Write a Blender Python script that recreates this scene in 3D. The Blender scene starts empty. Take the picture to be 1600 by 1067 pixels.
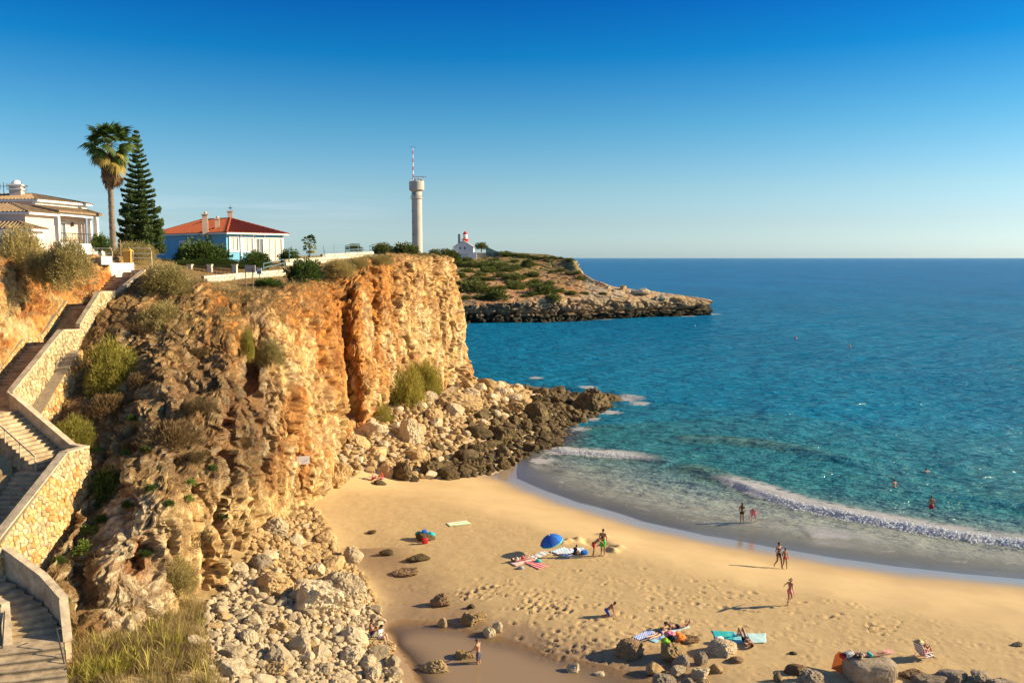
import bpy, bmesh, math, random
import numpy as np
from mathutils import Vector, Matrix, Quaternion
random.seed(7); RNG = np.random.default_rng(11)
SC = bpy.context.scene
COL = SC.collection
R = math.radians
# ------------------------------------------------------------------ camera, sky, sun, exposure
F = 1300.0; CAMZ = 21.0; PITCH = math.atan(130.5 / F)
cam = bpy.data.cameras.new('camera'); co = bpy.data.objects.new('camera', cam); COL.objects.link(co)
co.location = (0, 0, CAMZ); co.rotation_euler = (math.pi / 2 - PITCH, 0, 0)
cam.sensor_width = 36; cam.lens = 36 * F / 1600; cam.clip_start = 0.5; cam.clip_end = 200000
SC.camera = co
SUN_EL = 23.0; SUN_AZ = 5.0        # degrees up; degrees from +X towards +Y
sdir = Vector((math.cos(R(SUN_AZ)) * math.cos(R(SUN_EL)), math.sin(R(SUN_AZ)) * math.cos(R(SUN_EL)), math.sin(R(SUN_EL))))
sun = bpy.data.lights.new('sun', 'SUN'); so = bpy.data.objects.new('sun', sun); COL.objects.link(so)
sun.energy = 5.0; sun.angle = R(0.5); sun.color = (1.0, 0.80, 0.52)
so.rotation_euler = sdir.to_track_quat('Z', 'Y').to_euler(); so.location = (120, 20, 80)
W = bpy.data.worlds.new('World'); SC.world = W; W.use_nodes = True
def build_sky():
    nt = W.node_tree; N = nt.nodes; L = nt.links; N.clear()
    out = N.new('ShaderNodeOutputWorld'); bg = N.new('ShaderNodeBackground'); bg.inputs[1].default_value = 0.084
    sky = N.new('ShaderNodeTexSky'); sky.sky_type = 'NISHITA'; sky.sun_disc = False
    sky.sun_elevation = R(SUN_EL); sky.sun_rotation = R(90 - SUN_AZ)
    sky.air_density = 1.0; sky.dust_density = 0.6; sky.ozone_density = 3.0; sky.altitude = 20
    # deepen the blue with height above the horizon, everywhere round the sky
    tc = N.new('ShaderNodeTexCoord'); sp = N.new('ShaderNodeSeparateXYZ'); L.new(tc.outputs['Generated'], sp.inputs[0])
    rp = N.new('ShaderNodeValToRGB'); L.new(sp.outputs['Z'], rp.inputs[0])
    e = rp.color_ramp.elements
    e[0].position = 0.0; e[0].color = SKY_RAMP[0][1] + (1,)
    e[1].position = SKY_RAMP[-1][0]; e[1].color = SKY_RAMP[-1][1] + (1,)
    for p, c in SKY_RAMP[1:-1]:
        q = e.new(p); q.color = c + (1,)
    mx = N.new('ShaderNodeMix'); mx.data_type = 'RGBA'; mx.blend_type = 'MULTIPLY'; mx.inputs[0].default_value = 1
    L.new(sky.outputs[0], mx.inputs[6]); L.new(rp.outputs[0], mx.inputs[7])
    # thin streaks of cloud low over the horizon
    mp = N.new('ShaderNodeMapping'); mp.inputs['Scale'].default_value = (3.2, 3.2, 60); L.new(tc.outputs['Generated'], mp.inputs[0])
    nz = N.new('ShaderNodeTexNoise'); nz.inputs['Scale'].default_value = 1.3; nz.inputs['Detail'].default_value = 5; L.new(mp.outputs[0], nz.inputs[0])
    cr = N.new('ShaderNodeValToRGB'); L.new(nz.outputs[0], cr.inputs[0]); cr.color_ramp.elements[0].position = .44; cr.color_ramp.elements[1].position = .8
    bd = N.new('ShaderNodeValToRGB'); L.new(sp.outputs['Z'], bd.inputs[0]); b = bd.color_ramp.elements
    b[0].position = .02; b[0].color = (0, 0, 0, 1); b[1].position = .09; b[1].color = (0, 0, 0, 1); q = b.new(.05); q.color = (.5, .5, .5, 1)
    mm = N.new('ShaderNodeMath'); mm.operation = 'MULTIPLY'; L.new(cr.outputs[0], mm.inputs[0]); L.new(bd.outputs[0], mm.inputs[1]); ax = N.new('ShaderNodeValToRGB'); x01 = N.new('ShaderNodeMath'); x01.operation = 'MULTIPLY_ADD'; x01.inputs[1].default_value = .5; x01.inputs[2].default_value = .5; L.new(sp.outputs['X'], x01.inputs[0]); L.new(x01.outputs[0], ax.inputs[0]); ax.color_ramp.elements[0].position = .38; ax.color_ramp.elements[0].color = (1, 1, 1, 1); ax.color_ramp.elements[1].position = .44; ax.color_ramp.elements[1].color = (0, 0, 0, 1); mq = N.new('ShaderNodeMath'); mq.operation = 'MULTIPLY'; L.new(mm.outputs[0], mq.inputs[0]); L.new(ax.outputs[0], mq.inputs[1]); mm = mq
    m2 = N.new('ShaderNodeMix'); m2.data_type = 'RGBA'; L.new(mm.outputs[0], m2.inputs[0]); L.new(mx.outputs[2], m2.inputs[6]); m2.inputs[7].default_value = CLOUD + (1,)
    L.new(m2.outputs[2], bg.inputs[0]); L.new(bg.outputs[0], out.inputs[0])
SKY_RAMP = [(0.0, (.80, 1.06, 1.45)), (0.041, (.68, .82, 1.02)), (.079, (.61, .79, .89)), (.155, (.27, .67, .82)), (.227, (.03, .48, .79)), (.29, (.012, .32, .74)), (.45, (.38, .55, .78)), (1.0, (.80, .84, .92))]
CLOUD = (4.6, 5.2, 5.9)
build_sky()
SC.view_settings.view_transform = 'Standard'; SC.view_settings.look = 'None'
SC.view_settings.exposure = 1.0; SC.view_settings.gamma = 1.0; SC.view_settings.use_curve_mapping = False
SC.render.engine = 'CYCLES'
SC.render.resolution_x = 1024; SC.render.resolution_y = 682

# ------------------------------------------------------------------ placing helpers
cP, sP = math.cos(PITCH), math.sin(PITCH)
def ray(px, py):
    xc = (px - 800) / F; yc = (533.5 - py) / F
    return xc, cP + yc * sP, -sP + yc * cP
def A(px, py, Y):
    r = ray(px, py); t = Y / r[1]
    return Vector((r[0] * t, Y, CAMZ + r[2] * t))
def ZP(px, py, z):
    r = ray(px, py); t = (z - CAMZ) / r[2]
    return Vector((r[0] * t, r[1] * t, z))
# ------------------------------------------------------------------ noise (numpy)
def _h(ix, iy, iz, seed):
    h = (ix.astype(np.uint32) * np.uint32(374761393) + iy.astype(np.uint32) * np.uint32(668265263) + iz.astype(np.uint32) * np.uint32(2147483647 - 5) + np.uint32((seed * 1274126177) & 0xffffffff))
    h = (h ^ (h >> np.uint32(13))) * np.uint32(1274126177)
    h = (h ^ (h >> np.uint32(16))) * np.uint32(2246822519)
    return h ^ (h >> np.uint32(15))
def perlin(p, seed=0):
    p = np.asarray(p, float); i = np.floor(p).astype(np.int64); f = p - i
    u = f * f * f * (f * (f * 6 - 15) + 10)
    res = 0
    for dx in (0, 1):
        wx = u[:, 0] if dx else 1 - u[:, 0]
        for dy in (0, 1):
            wy = u[:, 1] if dy else 1 - u[:, 1]
            for dz in (0, 1):
                wz = u[:, 2] if dz else 1 - u[:, 2]
                h = _h(i[:, 0] + dx, i[:, 1] + dy, i[:, 2] + dz, seed)
                gx = (h & np.uint32(1023)).astype(float) / 511.5 - 1
                gy = ((h >> np.uint32(10)) & np.uint32(1023)).astype(float) / 511.5 - 1
                gz = ((h >> np.uint32(20)) & np.uint32(1023)).astype(float) / 511.5 - 1
                res = res + wx * wy * wz * (gx * (f[:, 0] - dx) + gy * (f[:, 1] - dy) + gz * (f[:, 2] - dz))
    return res * 1.3
def fbm(p, oct=4, seed=0, gain=.5, ridged=False):
    p = np.asarray(p, float); a = 1; s = 0; t = 0
    for k in range(oct):
        n = perlin(p * (2 ** k) + k * 17.3, seed + k)
        if ridged: n = 1 - 2 * np.abs(n)
        s = s + a * n; t += a; a *= gain
    return s / t
def worley(p, seed=0):
    p = np.asarray(p, float); i = np.floor(p).astype(np.int64)
    f1 = np.full(len(p), 9.); f2 = np.full(len(p), 9.); cid = np.zeros(len(p))
    for dx in (-1, 0, 1):
        for dy in (-1, 0, 1):
            for dz in (-1, 0, 1):
                h = _h(i[:, 0] + dx, i[:, 1] + dy, i[:, 2] + dz, seed)
                cx = i[:, 0] + dx + (h & np.uint32(1023)).astype(float) / 1023
                cy = i[:, 1] + dy + ((h >> np.uint32(10)) & np.uint32(1023)).astype(float) / 1023
                cz = i[:, 2] + dz + ((h >> np.uint32(20)) & np.uint32(1023)).astype(float) / 1023
                d = np.sqrt((cx - p[:, 0]) ** 2 + (cy - p[:, 1]) ** 2 + (cz - p[:, 2]) ** 2)
                m = d < f1
                f2 = np.where(m, f1, np.minimum(f2, d)); cid = np.where(m, (h % np.uint32(997)).astype(float) / 997, cid); f1 = np.where(m, d, f1)
    return f1, f2, cid
def sstep(a, b, x):
    t = np.clip((x - a) / (b - a), 0, 1); return t * t * (3 - 2 * t)
def mixc(c, d, m):
    return c * (1 - m[:, None]) + np.asarray(d, float)[None, :] * m[:, None]
class RBF:
    def __init__(s, pts, vals):
        s.p = np.array(pts, float)[:, :2]; n = len(s.p)
        K = np.linalg.norm(s.p[:, None] - s.p[None], axis=2); P = np.c_[np.ones(n), s.p]
        M = np.zeros((n + 3, n + 3)); M[:n, :n] = K + np.eye(n) * -0.6; M[:n, n:] = P; M[n:, :n] = P.T
        s.w = np.linalg.solve(M, np.r_[np.array(vals, float), 0, 0, 0])
    def __call__(s, q):
        q = np.asarray(q, float)[:, :2]; o = np.empty(len(q)); n = len(s.p)
        for k in range(0, len(q), 20000):
            c = q[k:k + 20000]; d = np.sqrt((c[:, None, 0] - s.p[None, :, 0]) ** 2 + (c[:, None, 1] - s.p[None, :, 1]) ** 2)
            o[k:k + 20000] = d @ s.w[:n] + s.w[n] + c @ s.w[n + 1:]
        return o
def polydist(q, poly):
    """distance to a polyline, signed side (+ to the left of its direction), fraction along"""
    q = np.asarray(q, float)[:, :2]; P = np.array([tuple(v)[:2] for v in poly], float)
    best = np.full(len(q), 1e9); side = np.zeros(len(q)); al = np.zeros(len(q))
    for k in range(len(P) - 1):
        a, b = P[k], P[k + 1]; d = b - a; l2 = d @ d
        t = np.clip(((q - a) @ d) / l2, 0, 1); c = a + t[:, None] * d
        dd = np.hypot(*(q - c).T); m = dd < best
        e0 = e1 = d / math.sqrt(l2)                       # at a shared corner the side is judged with the mean direction
        if k > 0: w = a - P[k - 1]; e0 = e0 + w / np.hypot(*w)
        if k < len(P) - 2: w = P[k + 2] - b; e1 = e1 + w / np.hypot(*w)
        sg = np.sign(d[0] * (q[:, 1] - a[1]) - d[1] * (q[:, 0] - a[0]))
        sg = np.where(t <= 0, np.sign(e0[0] * (q[:, 1] - a[1]) - e0[1] * (q[:, 0] - a[0])), sg)
        sg = np.where(t >= 1, np.sign(e1[0] * (q[:, 1] - b[1]) - e1[1] * (q[:, 0] - b[0])), sg)
        best = np.where(m, dd, best); side = np.where(m, sg, side); al = np.where(m, (k + t) / (len(P) - 1), al)
    return best, side, al
def inpoly(q, poly):
    q = np.asarray(q, float); P = [tuple(v)[:2] for v in poly]; r = np.zeros(len(q), bool); j = len(P) - 1
    for i in range(len(P)):
        xi, yi = P[i]; xj, yj = P[j]
        c = ((yi > q[:, 1]) != (yj > q[:, 1])) & (q[:, 0] < (xj - xi) * (q[:, 1] - yi) / ((yj - yi) or 1e-9) + xi)
        r ^= c; j = i
    return r
# ------------------------------------------------------------------ objects
def tag(o, label=None, cat=None, group=None, kind=None):
    if label: o['label'] = label
    if cat: o['category'] = cat
    if group: o['group'] = group
    if kind: o['kind'] = kind
    return o
def link(name, me, parent=None, mat=None, loc=None):
    o = bpy.data.objects.new(name, me); COL.objects.link(o)
    if mat is not None and me is not None and len(me.materials) == 0: me.materials.append(mat)
    if parent is not None: o.parent = parent
    if loc is not None: o.location = loc
    return o
def thing(name, label, cat, loc=(0, 0, 0), rz=0, group=None):
    o = bpy.data.objects.new(name, None); COL.objects.link(o); o.location = loc; o.rotation_euler = (0, 0, rz); o.empty_display_size = .3
    return tag(o, label, cat, group)
def mesh_np(name, V, Fc, smooth=True, mat=None):
    V = np.ascontiguousarray(V, np.float32); Fc = np.ascontiguousarray(Fc, np.int32); k = Fc.shape[1]
    me = bpy.data.meshes.new(name); me.vertices.add(len(V)); me.vertices.foreach_set('co', V.ravel())
    me.loops.add(Fc.size); me.loops.foreach_set('vertex_index', Fc.ravel())
    me.polygons.add(len(Fc)); me.polygons.foreach_set('loop_start', np.arange(0, Fc.size, k, dtype=np.int32))
    me.update(calc_edges=True)
    me.polygons.foreach_set('use_smooth', np.full(len(Fc), smooth, bool))
    if mat is not None: me.materials.append(mat)
    return me
def vcol(me, name, C):
    C = np.asarray(C, np.float32)
    if C.ndim == 1: C = np.repeat(C[:, None], 3, 1)
    a = me.color_attributes.new(name, 'FLOAT_COLOR', 'POINT'); a.data.foreach_set('color', np.ascontiguousarray(np.c_[C, np.ones(len(C))], np.float32).ravel())
def gridfaces(nu, nv):
    i = np.arange(nu * nv).reshape(nu, nv)
    return np.stack([i[:-1, :-1], i[1:, :-1], i[1:, 1:], i[:-1, 1:]], -1).reshape(-1, 4)
class MB:
    """collects shapes; build() links ONE mesh object"""
    def __init__(s): s.v = []; s.f = []; s.m = []; s.mi = 0
    def add(s, vs, fs):
        o = len(s.v); s.v += [tuple(v) for v in vs]; s.f += [tuple(i + o for i in f) for f in fs]; s.m += [s.mi] * len(fs); return s
    def box(s, c, d, rz=0, ax=None):
        c = Vector(c); x, y, z = d[0] / 2, d[1] / 2, d[2] / 2; M = Matrix.Rotation(rz, 3, 'Z') if ax is None else ax
        vs = [c + M @ Vector((i * x, j * y, k * z)) for k in (-1, 1) for j in (-1, 1) for i in (-1, 1)]
        return s.add(vs, [(0, 2, 3, 1), (4, 5, 7, 6), (0, 1, 5, 4), (2, 6, 7, 3), (0, 4, 6, 2), (1, 3, 7, 5)])
    def prism(s, bot, top):
        n = len(bot); fs = [tuple(range(n))[::-1], tuple(range(n, 2 * n))]
        for i in range(n): j = (i + 1) % n; fs.append((i, j, n + j, n + i))
        return s.add(list(bot) + list(top), fs)
    def tube(s, pts, rad, n=8, cap=True):
        pts = [Vector(p) for p in pts]; o = []; N = len(pts)
        if not hasattr(rad, '__len__'): rad = [rad] * N
        fs = []
        for i, p in enumerate(pts):
            d = (pts[min(i + 1, N - 1)] - pts[max(i - 1, 0)]).normalized()
            a = d.cross(Vector((0, 0, 1)));
            if a.length < .1: a = d.cross(Vector((1, 0, 0)))
            a.normalize(); b = d.cross(a)
            for k in range(n):
                t = 2 * math.pi * k / n; o.append(p + (a * math.cos(t) + b * math.sin(t)) * rad[i])
        for i in range(N - 1):
            for k in range(n):
                j = (k + 1) % n; fs.append((i * n + k, i * n + j, (i + 1) * n + j, (i + 1) * n + k))
        if cap: fs += [tuple(range(n))[::-1], tuple(range((N - 1) * n, N * n))]
        return s.add(o, fs)
    def lathe(s, prof, c=(0, 0, 0), n=24):
        c = Vector(c); o = []; fs = []
        for r, z in prof:
            for k in range(n):
                t = 2 * math.pi * k / n; o.append(c + Vector((r * math.cos(t), r * math.sin(t), z)))
        for i in range(len(prof) - 1):
            for k in range(n): j = (k + 1) % n; fs.append((i * n + k, i * n + j, (i + 1) * n + j, (i + 1) * n + k))
        fs += [tuple(range(n))[::-1], tuple(range((len(prof) - 1) * n, len(prof) * n))]
        return s.add(o, fs)
    def mesh(s, name, mat, smooth=False):
        me = bpy.data.meshes.new(name); me.from_pydata(s.v, [], s.f); 
        for x in (mat if isinstance(mat, (list, tuple)) else [mat]): me.materials.append(x)
        me.polygons.foreach_set('material_index', s.m); me.polygons.foreach_set('use_smooth', [smooth] * len(s.f)); me.update()
        return me
    def build(s, name, mat, parent=None, smooth=False): return link(name, s.mesh(name, mat, smooth), parent)
# ------------------------------------------------------------------ materials
def nodes(name):
    m = bpy.data.materials.new(name); m.use_nodes = True; nt = m.node_tree; b = nt.nodes['Principled BSDF']; return m, nt, b
def nd(nt, t, **kw):
    n = nt.nodes.new(t)
    for k, v in kw.items():
        if k in n.inputs: n.inputs[k].default_value = v
        else: setattr(n, k, v)
    return n
def noise(nt, scale, detail=5, rough=.55, vec=None, coord='Object'):
    tc = nt.nodes.new('ShaderNodeTexCoord'); n = nd(nt, 'ShaderNodeTexNoise', Scale=scale, Detail=detail, Roughness=rough)
    if vec:
        mp = nd(nt, 'ShaderNodeMapping'); mp.inputs['Scale'].default_value = vec; nt.links.new(tc.outputs[coord], mp.inputs[0]); nt.links.new(mp.outputs[0], n.inputs['Vector'])
    else: nt.links.new(tc.outputs[coord], n.inputs['Vector'])
    return n.outputs['Fac']
def ramp(nt, fac, stops):
    r = nt.nodes.new('ShaderNodeValToRGB'); nt.links.new(fac, r.inputs[0]); e = r.color_ramp.elements
    e[0].position, e[0].color = stops[0][0], tuple(stops[0][1]) + (1,); e[1].position, e[1].color = stops[-1][0], tuple(stops[-1][1]) + (1,)
    for p, c in stops[1:-1]: q = e.new(p); q.color = tuple(c) + (1,)
    return r.outputs[0]
def mixn(nt, fac, a, b, mode='MIX'):
    m = nt.nodes.new('ShaderNodeMix'); m.data_type = 'RGBA'; m.blend_type = mode
    for i, x in ((0, fac), (6, a), (7, b)):
        if isinstance(x, bpy.types.NodeSocket): nt.links.new(x, m.inputs[i])
        else: m.inputs[i].default_value = x if i == 0 else tuple(x) + (1,)
    return m.outputs[2]
def bump(nt, b, h, strength=.5, dist=.05):
    n = nd(nt, 'ShaderNodeBump', Strength=strength, Distance=dist); nt.links.new(h, n.inputs['Height']); nt.links.new(n.outputs[0], b.inputs['Normal']); return n
def math_(nt, op, a, b=0.0):
    m = nt.nodes.new('ShaderNodeMath'); m.operation = op
    for i, x in ((0, a), (1, b)):
        if isinstance(x, bpy.types.NodeSocket): nt.links.new(x, m.inputs[i])
        else: m.inputs[i].default_value = x
    return m.outputs[0]
def simple(name, c, rough=.7, var=.25, scale=6, bmp=.15, spec=.3, metal=0.):
    m, nt, b = nodes(name); b.inputs['Roughness'].default_value = rough; b.inputs['Metallic'].default_value = metal; b.inputs['Specular IOR Level'].default_value = spec
    n = noise(nt, scale, 6, .6); d = [x * (1 - var) for x in c]; l = [min(1, x * (1 + var * .6)) for x in c]
    nt.links.new(ramp(nt, n, [(.3, d), (.7, l)]), b.inputs['Base Color'])
    if bmp: bump(nt, b, noise(nt, scale * 4, 4), bmp, .02)
    return m
def leafmat(name, c, c2, trans=.3):
    """leaves: colour varies leaf by leaf (point attribute tint) and plant by plant"""
    m, nt, b = nodes(name); b.inputs['Roughness'].default_value = .6; b.inputs['Specular IOR Level'].default_value = .25
    at = nd(nt, 'ShaderNodeAttribute', attribute_name='tint'); base = mixn(nt, at.outputs['Fac'], c, c2)
    oi = nt.nodes.new('ShaderNodeObjectInfo'); v = ramp(nt, oi.outputs['Random'], [(0, (.8, .82, .8)), (1, (1.15, 1.1, 1.05))])
    base = mixn(nt, 1.0, base, v, 'MULTIPLY'); nt.links.new(base, b.inputs['Base Color'])
    tr = nt.nodes.new('ShaderNodeBsdfTranslucent'); nt.links.new(base, tr.inputs[0]); ms = nt.nodes.new('ShaderNodeMixShader'); ms.inputs[0].default_value = trans
    out = nt.nodes['Material Output']; nt.links.new(b.outputs[0], ms.inputs[1]); nt.links.new(tr.outputs[0], ms.inputs[2]); nt.links.new(ms.outputs[0], out.inputs[0])
    return m
def rockmat(name, stops, stain, sc=1.0, wet=0):
    m, nt, b = nodes(name); b.inputs['Roughness'].default_value = .85 - wet; b.inputs['Specular IOR Level'].default_value = .2 + wet
    n = noise(nt, 2.2 * sc, 7, .62); c = ramp(nt, n, stops)
    n2 = noise(nt, 5.5 * sc, 6, .65); c = mixn(nt, ramp(nt, n2, [(.52, (0, 0, 0)), (.72, (.75, .75, .75))]), c, stain)
    oi = nt.nodes.new('ShaderNodeObjectInfo'); v = ramp(nt, oi.outputs['Random'], [(0, (.72, .7, .66)), (.5, (1, .97, .93)), (1, (1.12, 1.1, 1.08))])
    c = mixn(nt, 1.0, c, v, 'MULTIPLY'); nt.links.new(c, b.inputs['Base Color'])
    h = math_(nt, 'ADD', noise(nt, 9 * sc, 8, .7), math_(nt, 'MULTIPLY', noise(nt, 30 * sc, 5, .7), .4)); bump(nt, b, h, .9, .12)
    return m
M = {}
M['lime'] = rockmat('pale_limestone', [(.25, (.40, .31, .18)), (.45, (.60, .49, .31)), (.75, (.74, .64, .45))], (.32, .24, .13))
M['ochre'] = rockmat('ochre_limestone', [(.25, (.34, .22, .09)), (.5, (.54, .38, .18)), (.75, (.66, .50, .27))], (.20, .13, .06))
M['dark'] = rockmat('weathered_dark_rock', [(.25, (.05, .035, .015)), (.5, (.13, .09, .035)), (.8, (.23, .17, .075))], (.035, .028, .012), wet=.1)
M['greyrock'] = rockmat('grey_rock', [(.25, (.24, .19, .13)), (.5, (.37, .30, .21)), (.8, (.50, .42, .31))], (.17, .13, .09))
M['brownrock'] = rockmat('brown_rock', [(.25, (.21, .13, .07)), (.5, (.35, .23, .12)), (.8, (.48, .35, .20))], (.14, .085, .045))
# ------------------------------------------------------------------ the ground: sand, rubble apron, lower slope (one height function)
SHORE_PX = [(690, 730), (760, 738), (800, 748), (850, 768), (900, 786), (1000, 816), (1100, 838), (1200, 856), (1300, 873), (1400, 887), (1500, 898), (1600, 907), (1700, 914), (1900, 925), (2300, 940)]
SHORE = [ZP(x, y, 0.0) for x, y in SHORE_PX]
_g = []
def g(px, py, z): _g.append(ZP(px, py, z))
for v in SHORE[2:]: _g.append(v + Vector((0, 0, .02)))
for q in [(1000, 770, -.45), (1150, 795, -.45), (1300, 820, -.45), (1450, 840, -.45), (1600, 862, -.45), (1900, 880, -.45), (900, 700, -.7), (1000, 725, -.7), (1200, 700, -2), (1600, 750, -2), (1900, 760, -2), (1100, 640, -3), (1600, 650, -4), (1200, 560, -5), (960, 560, -5), (800, 540, -5), (1600, 560, -6), (850, 740, -.12),
          (690, 775, 1.2), (760, 795, 1.25), (840, 818, 1.3), (900, 835, 1.35), (950, 848, 1.4), (1050, 876, 1.4), (1150, 902, 1.4), (1300, 925, 1.4), (1450, 942, 1.4), (1600, 956, 1.4), (1900, 980, 1.4),
          (850, 795, .55), (1000, 842, .5), (1200, 882, .5), (1400, 914, .5), (1600, 934, .5), (1900, 952, .5), (760, 762, .55),
          (560, 785, 1.35), (600, 830, 1.25), (640, 800, 1.3), (640, 855, 1.2), (700, 880, 1.2), (800, 920, 1.25), (900, 900, 1.3), (950, 985, 1.2), (1100, 960, 1.25), (1300, 1000, 1.25), (1500, 1040, 1.3), (1600, 1067, 1.3), (1150, 1060, 1.1), (1350, 1100, 1.2),
          (640, 1010, .62), (720, 1005, .62), (800, 1030, .62), (860, 1045, .66), (700, 1067, .62), (940, 1050, .72), (610, 985, .7), (1000, 1055, .8),
          (590, 925, 1.05), (660, 955, 1.02), (760, 972, 1.05), (860, 1003, 1.03), (960, 1026, 1.03), (620, 960, .95), (545, 862, .88), (530, 880, .95),
          (800, 1160, .7), (1000, 1160, .9), (1200, 1160, 1.3), (1600, 1160, 1.3), (600, 1160, 1.0), (1900, 1160, 1.3),
          (618, 1050, 1.0), (600, 1000, 1.0), (575, 950, 1.15), (550, 900, 1.15), (510, 850, 1.25), (495, 800, 1.4), (480, 788, 1.5), (530, 772, 1.4),
          (500, 1000, 2.1), (530, 1060, 1.9), (480, 930, 2.4), (450, 880, 2.8), (430, 830, 3.2), (480, 830, 1.9), (330, 935, 3.1), (380, 900, 3.3), (400, 830, 4), (300, 965, 3.4), (350, 1020, 3.3), (420, 1060, 2.7), (250, 980, 3.9), (200, 1010, 4.3), (150, 1060, 4.5), (110, 1064, 4.7), (0, 1100, 4.7), (400, 1150, 2.5), (200, 1200, 3.8), (0, 1200, 4),
          (620, 751, 1.1), (690, 747, .9), (760, 730, .3), (820, 712, -.3), (865, 708, -.5), (900, 680, -.7), (970, 640, -.7), (990, 625, -.9), (950, 600, -1.5), (880, 580, -1.5), (800, 565, -3), (770, 575, -3), (830, 578, -3), (880, 583, -3), (740, 560, -3),
          (600, 710, 2.2), (680, 700, 1.7), (750, 690, 1.4), (800, 660, 1.7), (850, 640, 1.1), (900, 625, .4), (700, 660, 3.1), (760, 640, 2.4), (820, 610, 1.2), (550, 702, 3.3), (585, 665, 4.1), (655, 627, 4.9), (735, 597, 4.2), (780, 600, 2.6)]: g(*q)
_u = []
for v in _g:
    if all((v.x - w.x) ** 2 + (v.y - w.y) ** 2 > .2 for w in _u): _u.append(v)
_GR = RBF([(v.x, v.y) for v in _u], [v.z for v in _u])
CREST = [ZP(*q) for q in [(690, 606, 5.0), (745, 596, 3.6), (800, 594, 2.0), (850, 600, 1.2), (905, 612, .5), (975, 628, -.3)]]
def GR(q):
    """height of the ground; it drops into the sea behind the crest of the rock spit"""
    z = _GR(q); d, s, _ = polydist(q, CREST); return np.where((np.asarray(q, float)[:, 1] > 100) & (s > 0), np.minimum(z, z - np.clip(d - 1.0, 0, 12) * .9), z)
CASTLE = ZP(925, 848, 1.3)
def G(x, y): return float(GR(np.array([[x, y]]))[0])
def gp(px, py, dz=0.0):
    z = 1.2
    for _ in range(8):
        p = ZP(px, py, z); z = .5 * z + .5 * G(p.x, p.y)
    p = ZP(px, py, z); p.z += dz; return p
NEAR_RUB = [ZP(*q) for q in [(322, 950, 3.1), (362, 908, 3.3), (388, 855, 3.9), (418, 812, 3.6), (446, 795, 2.8), (490, 788, 1.6), (505, 815, 1.4), (525, 850, 1.3), (562, 890, 1.2), (592, 950, 1.1), (604, 1000, 1), (622, 1055, 1), (640, 1125, 1), (400, 1130, 2.6), (325, 1075, 3.3), (300, 990, 3.5)]]
FAR_RUB = [ZP(*q) for q in [(565, 750, 1.2), (528, 768, 1.4), (520, 720, 3.2), (532, 690, 4.3), (575, 652, 4.8), (650, 618, 5.2), (735, 597, 4.4), (790, 598, 3.0), (850, 600, 1.6), (905, 612, .8), (975, 632, -.3), (905, 665, -.3), (870, 706, -.2), (815, 716, .1), (770, 738, .5), (690, 749, .9)]]
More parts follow.
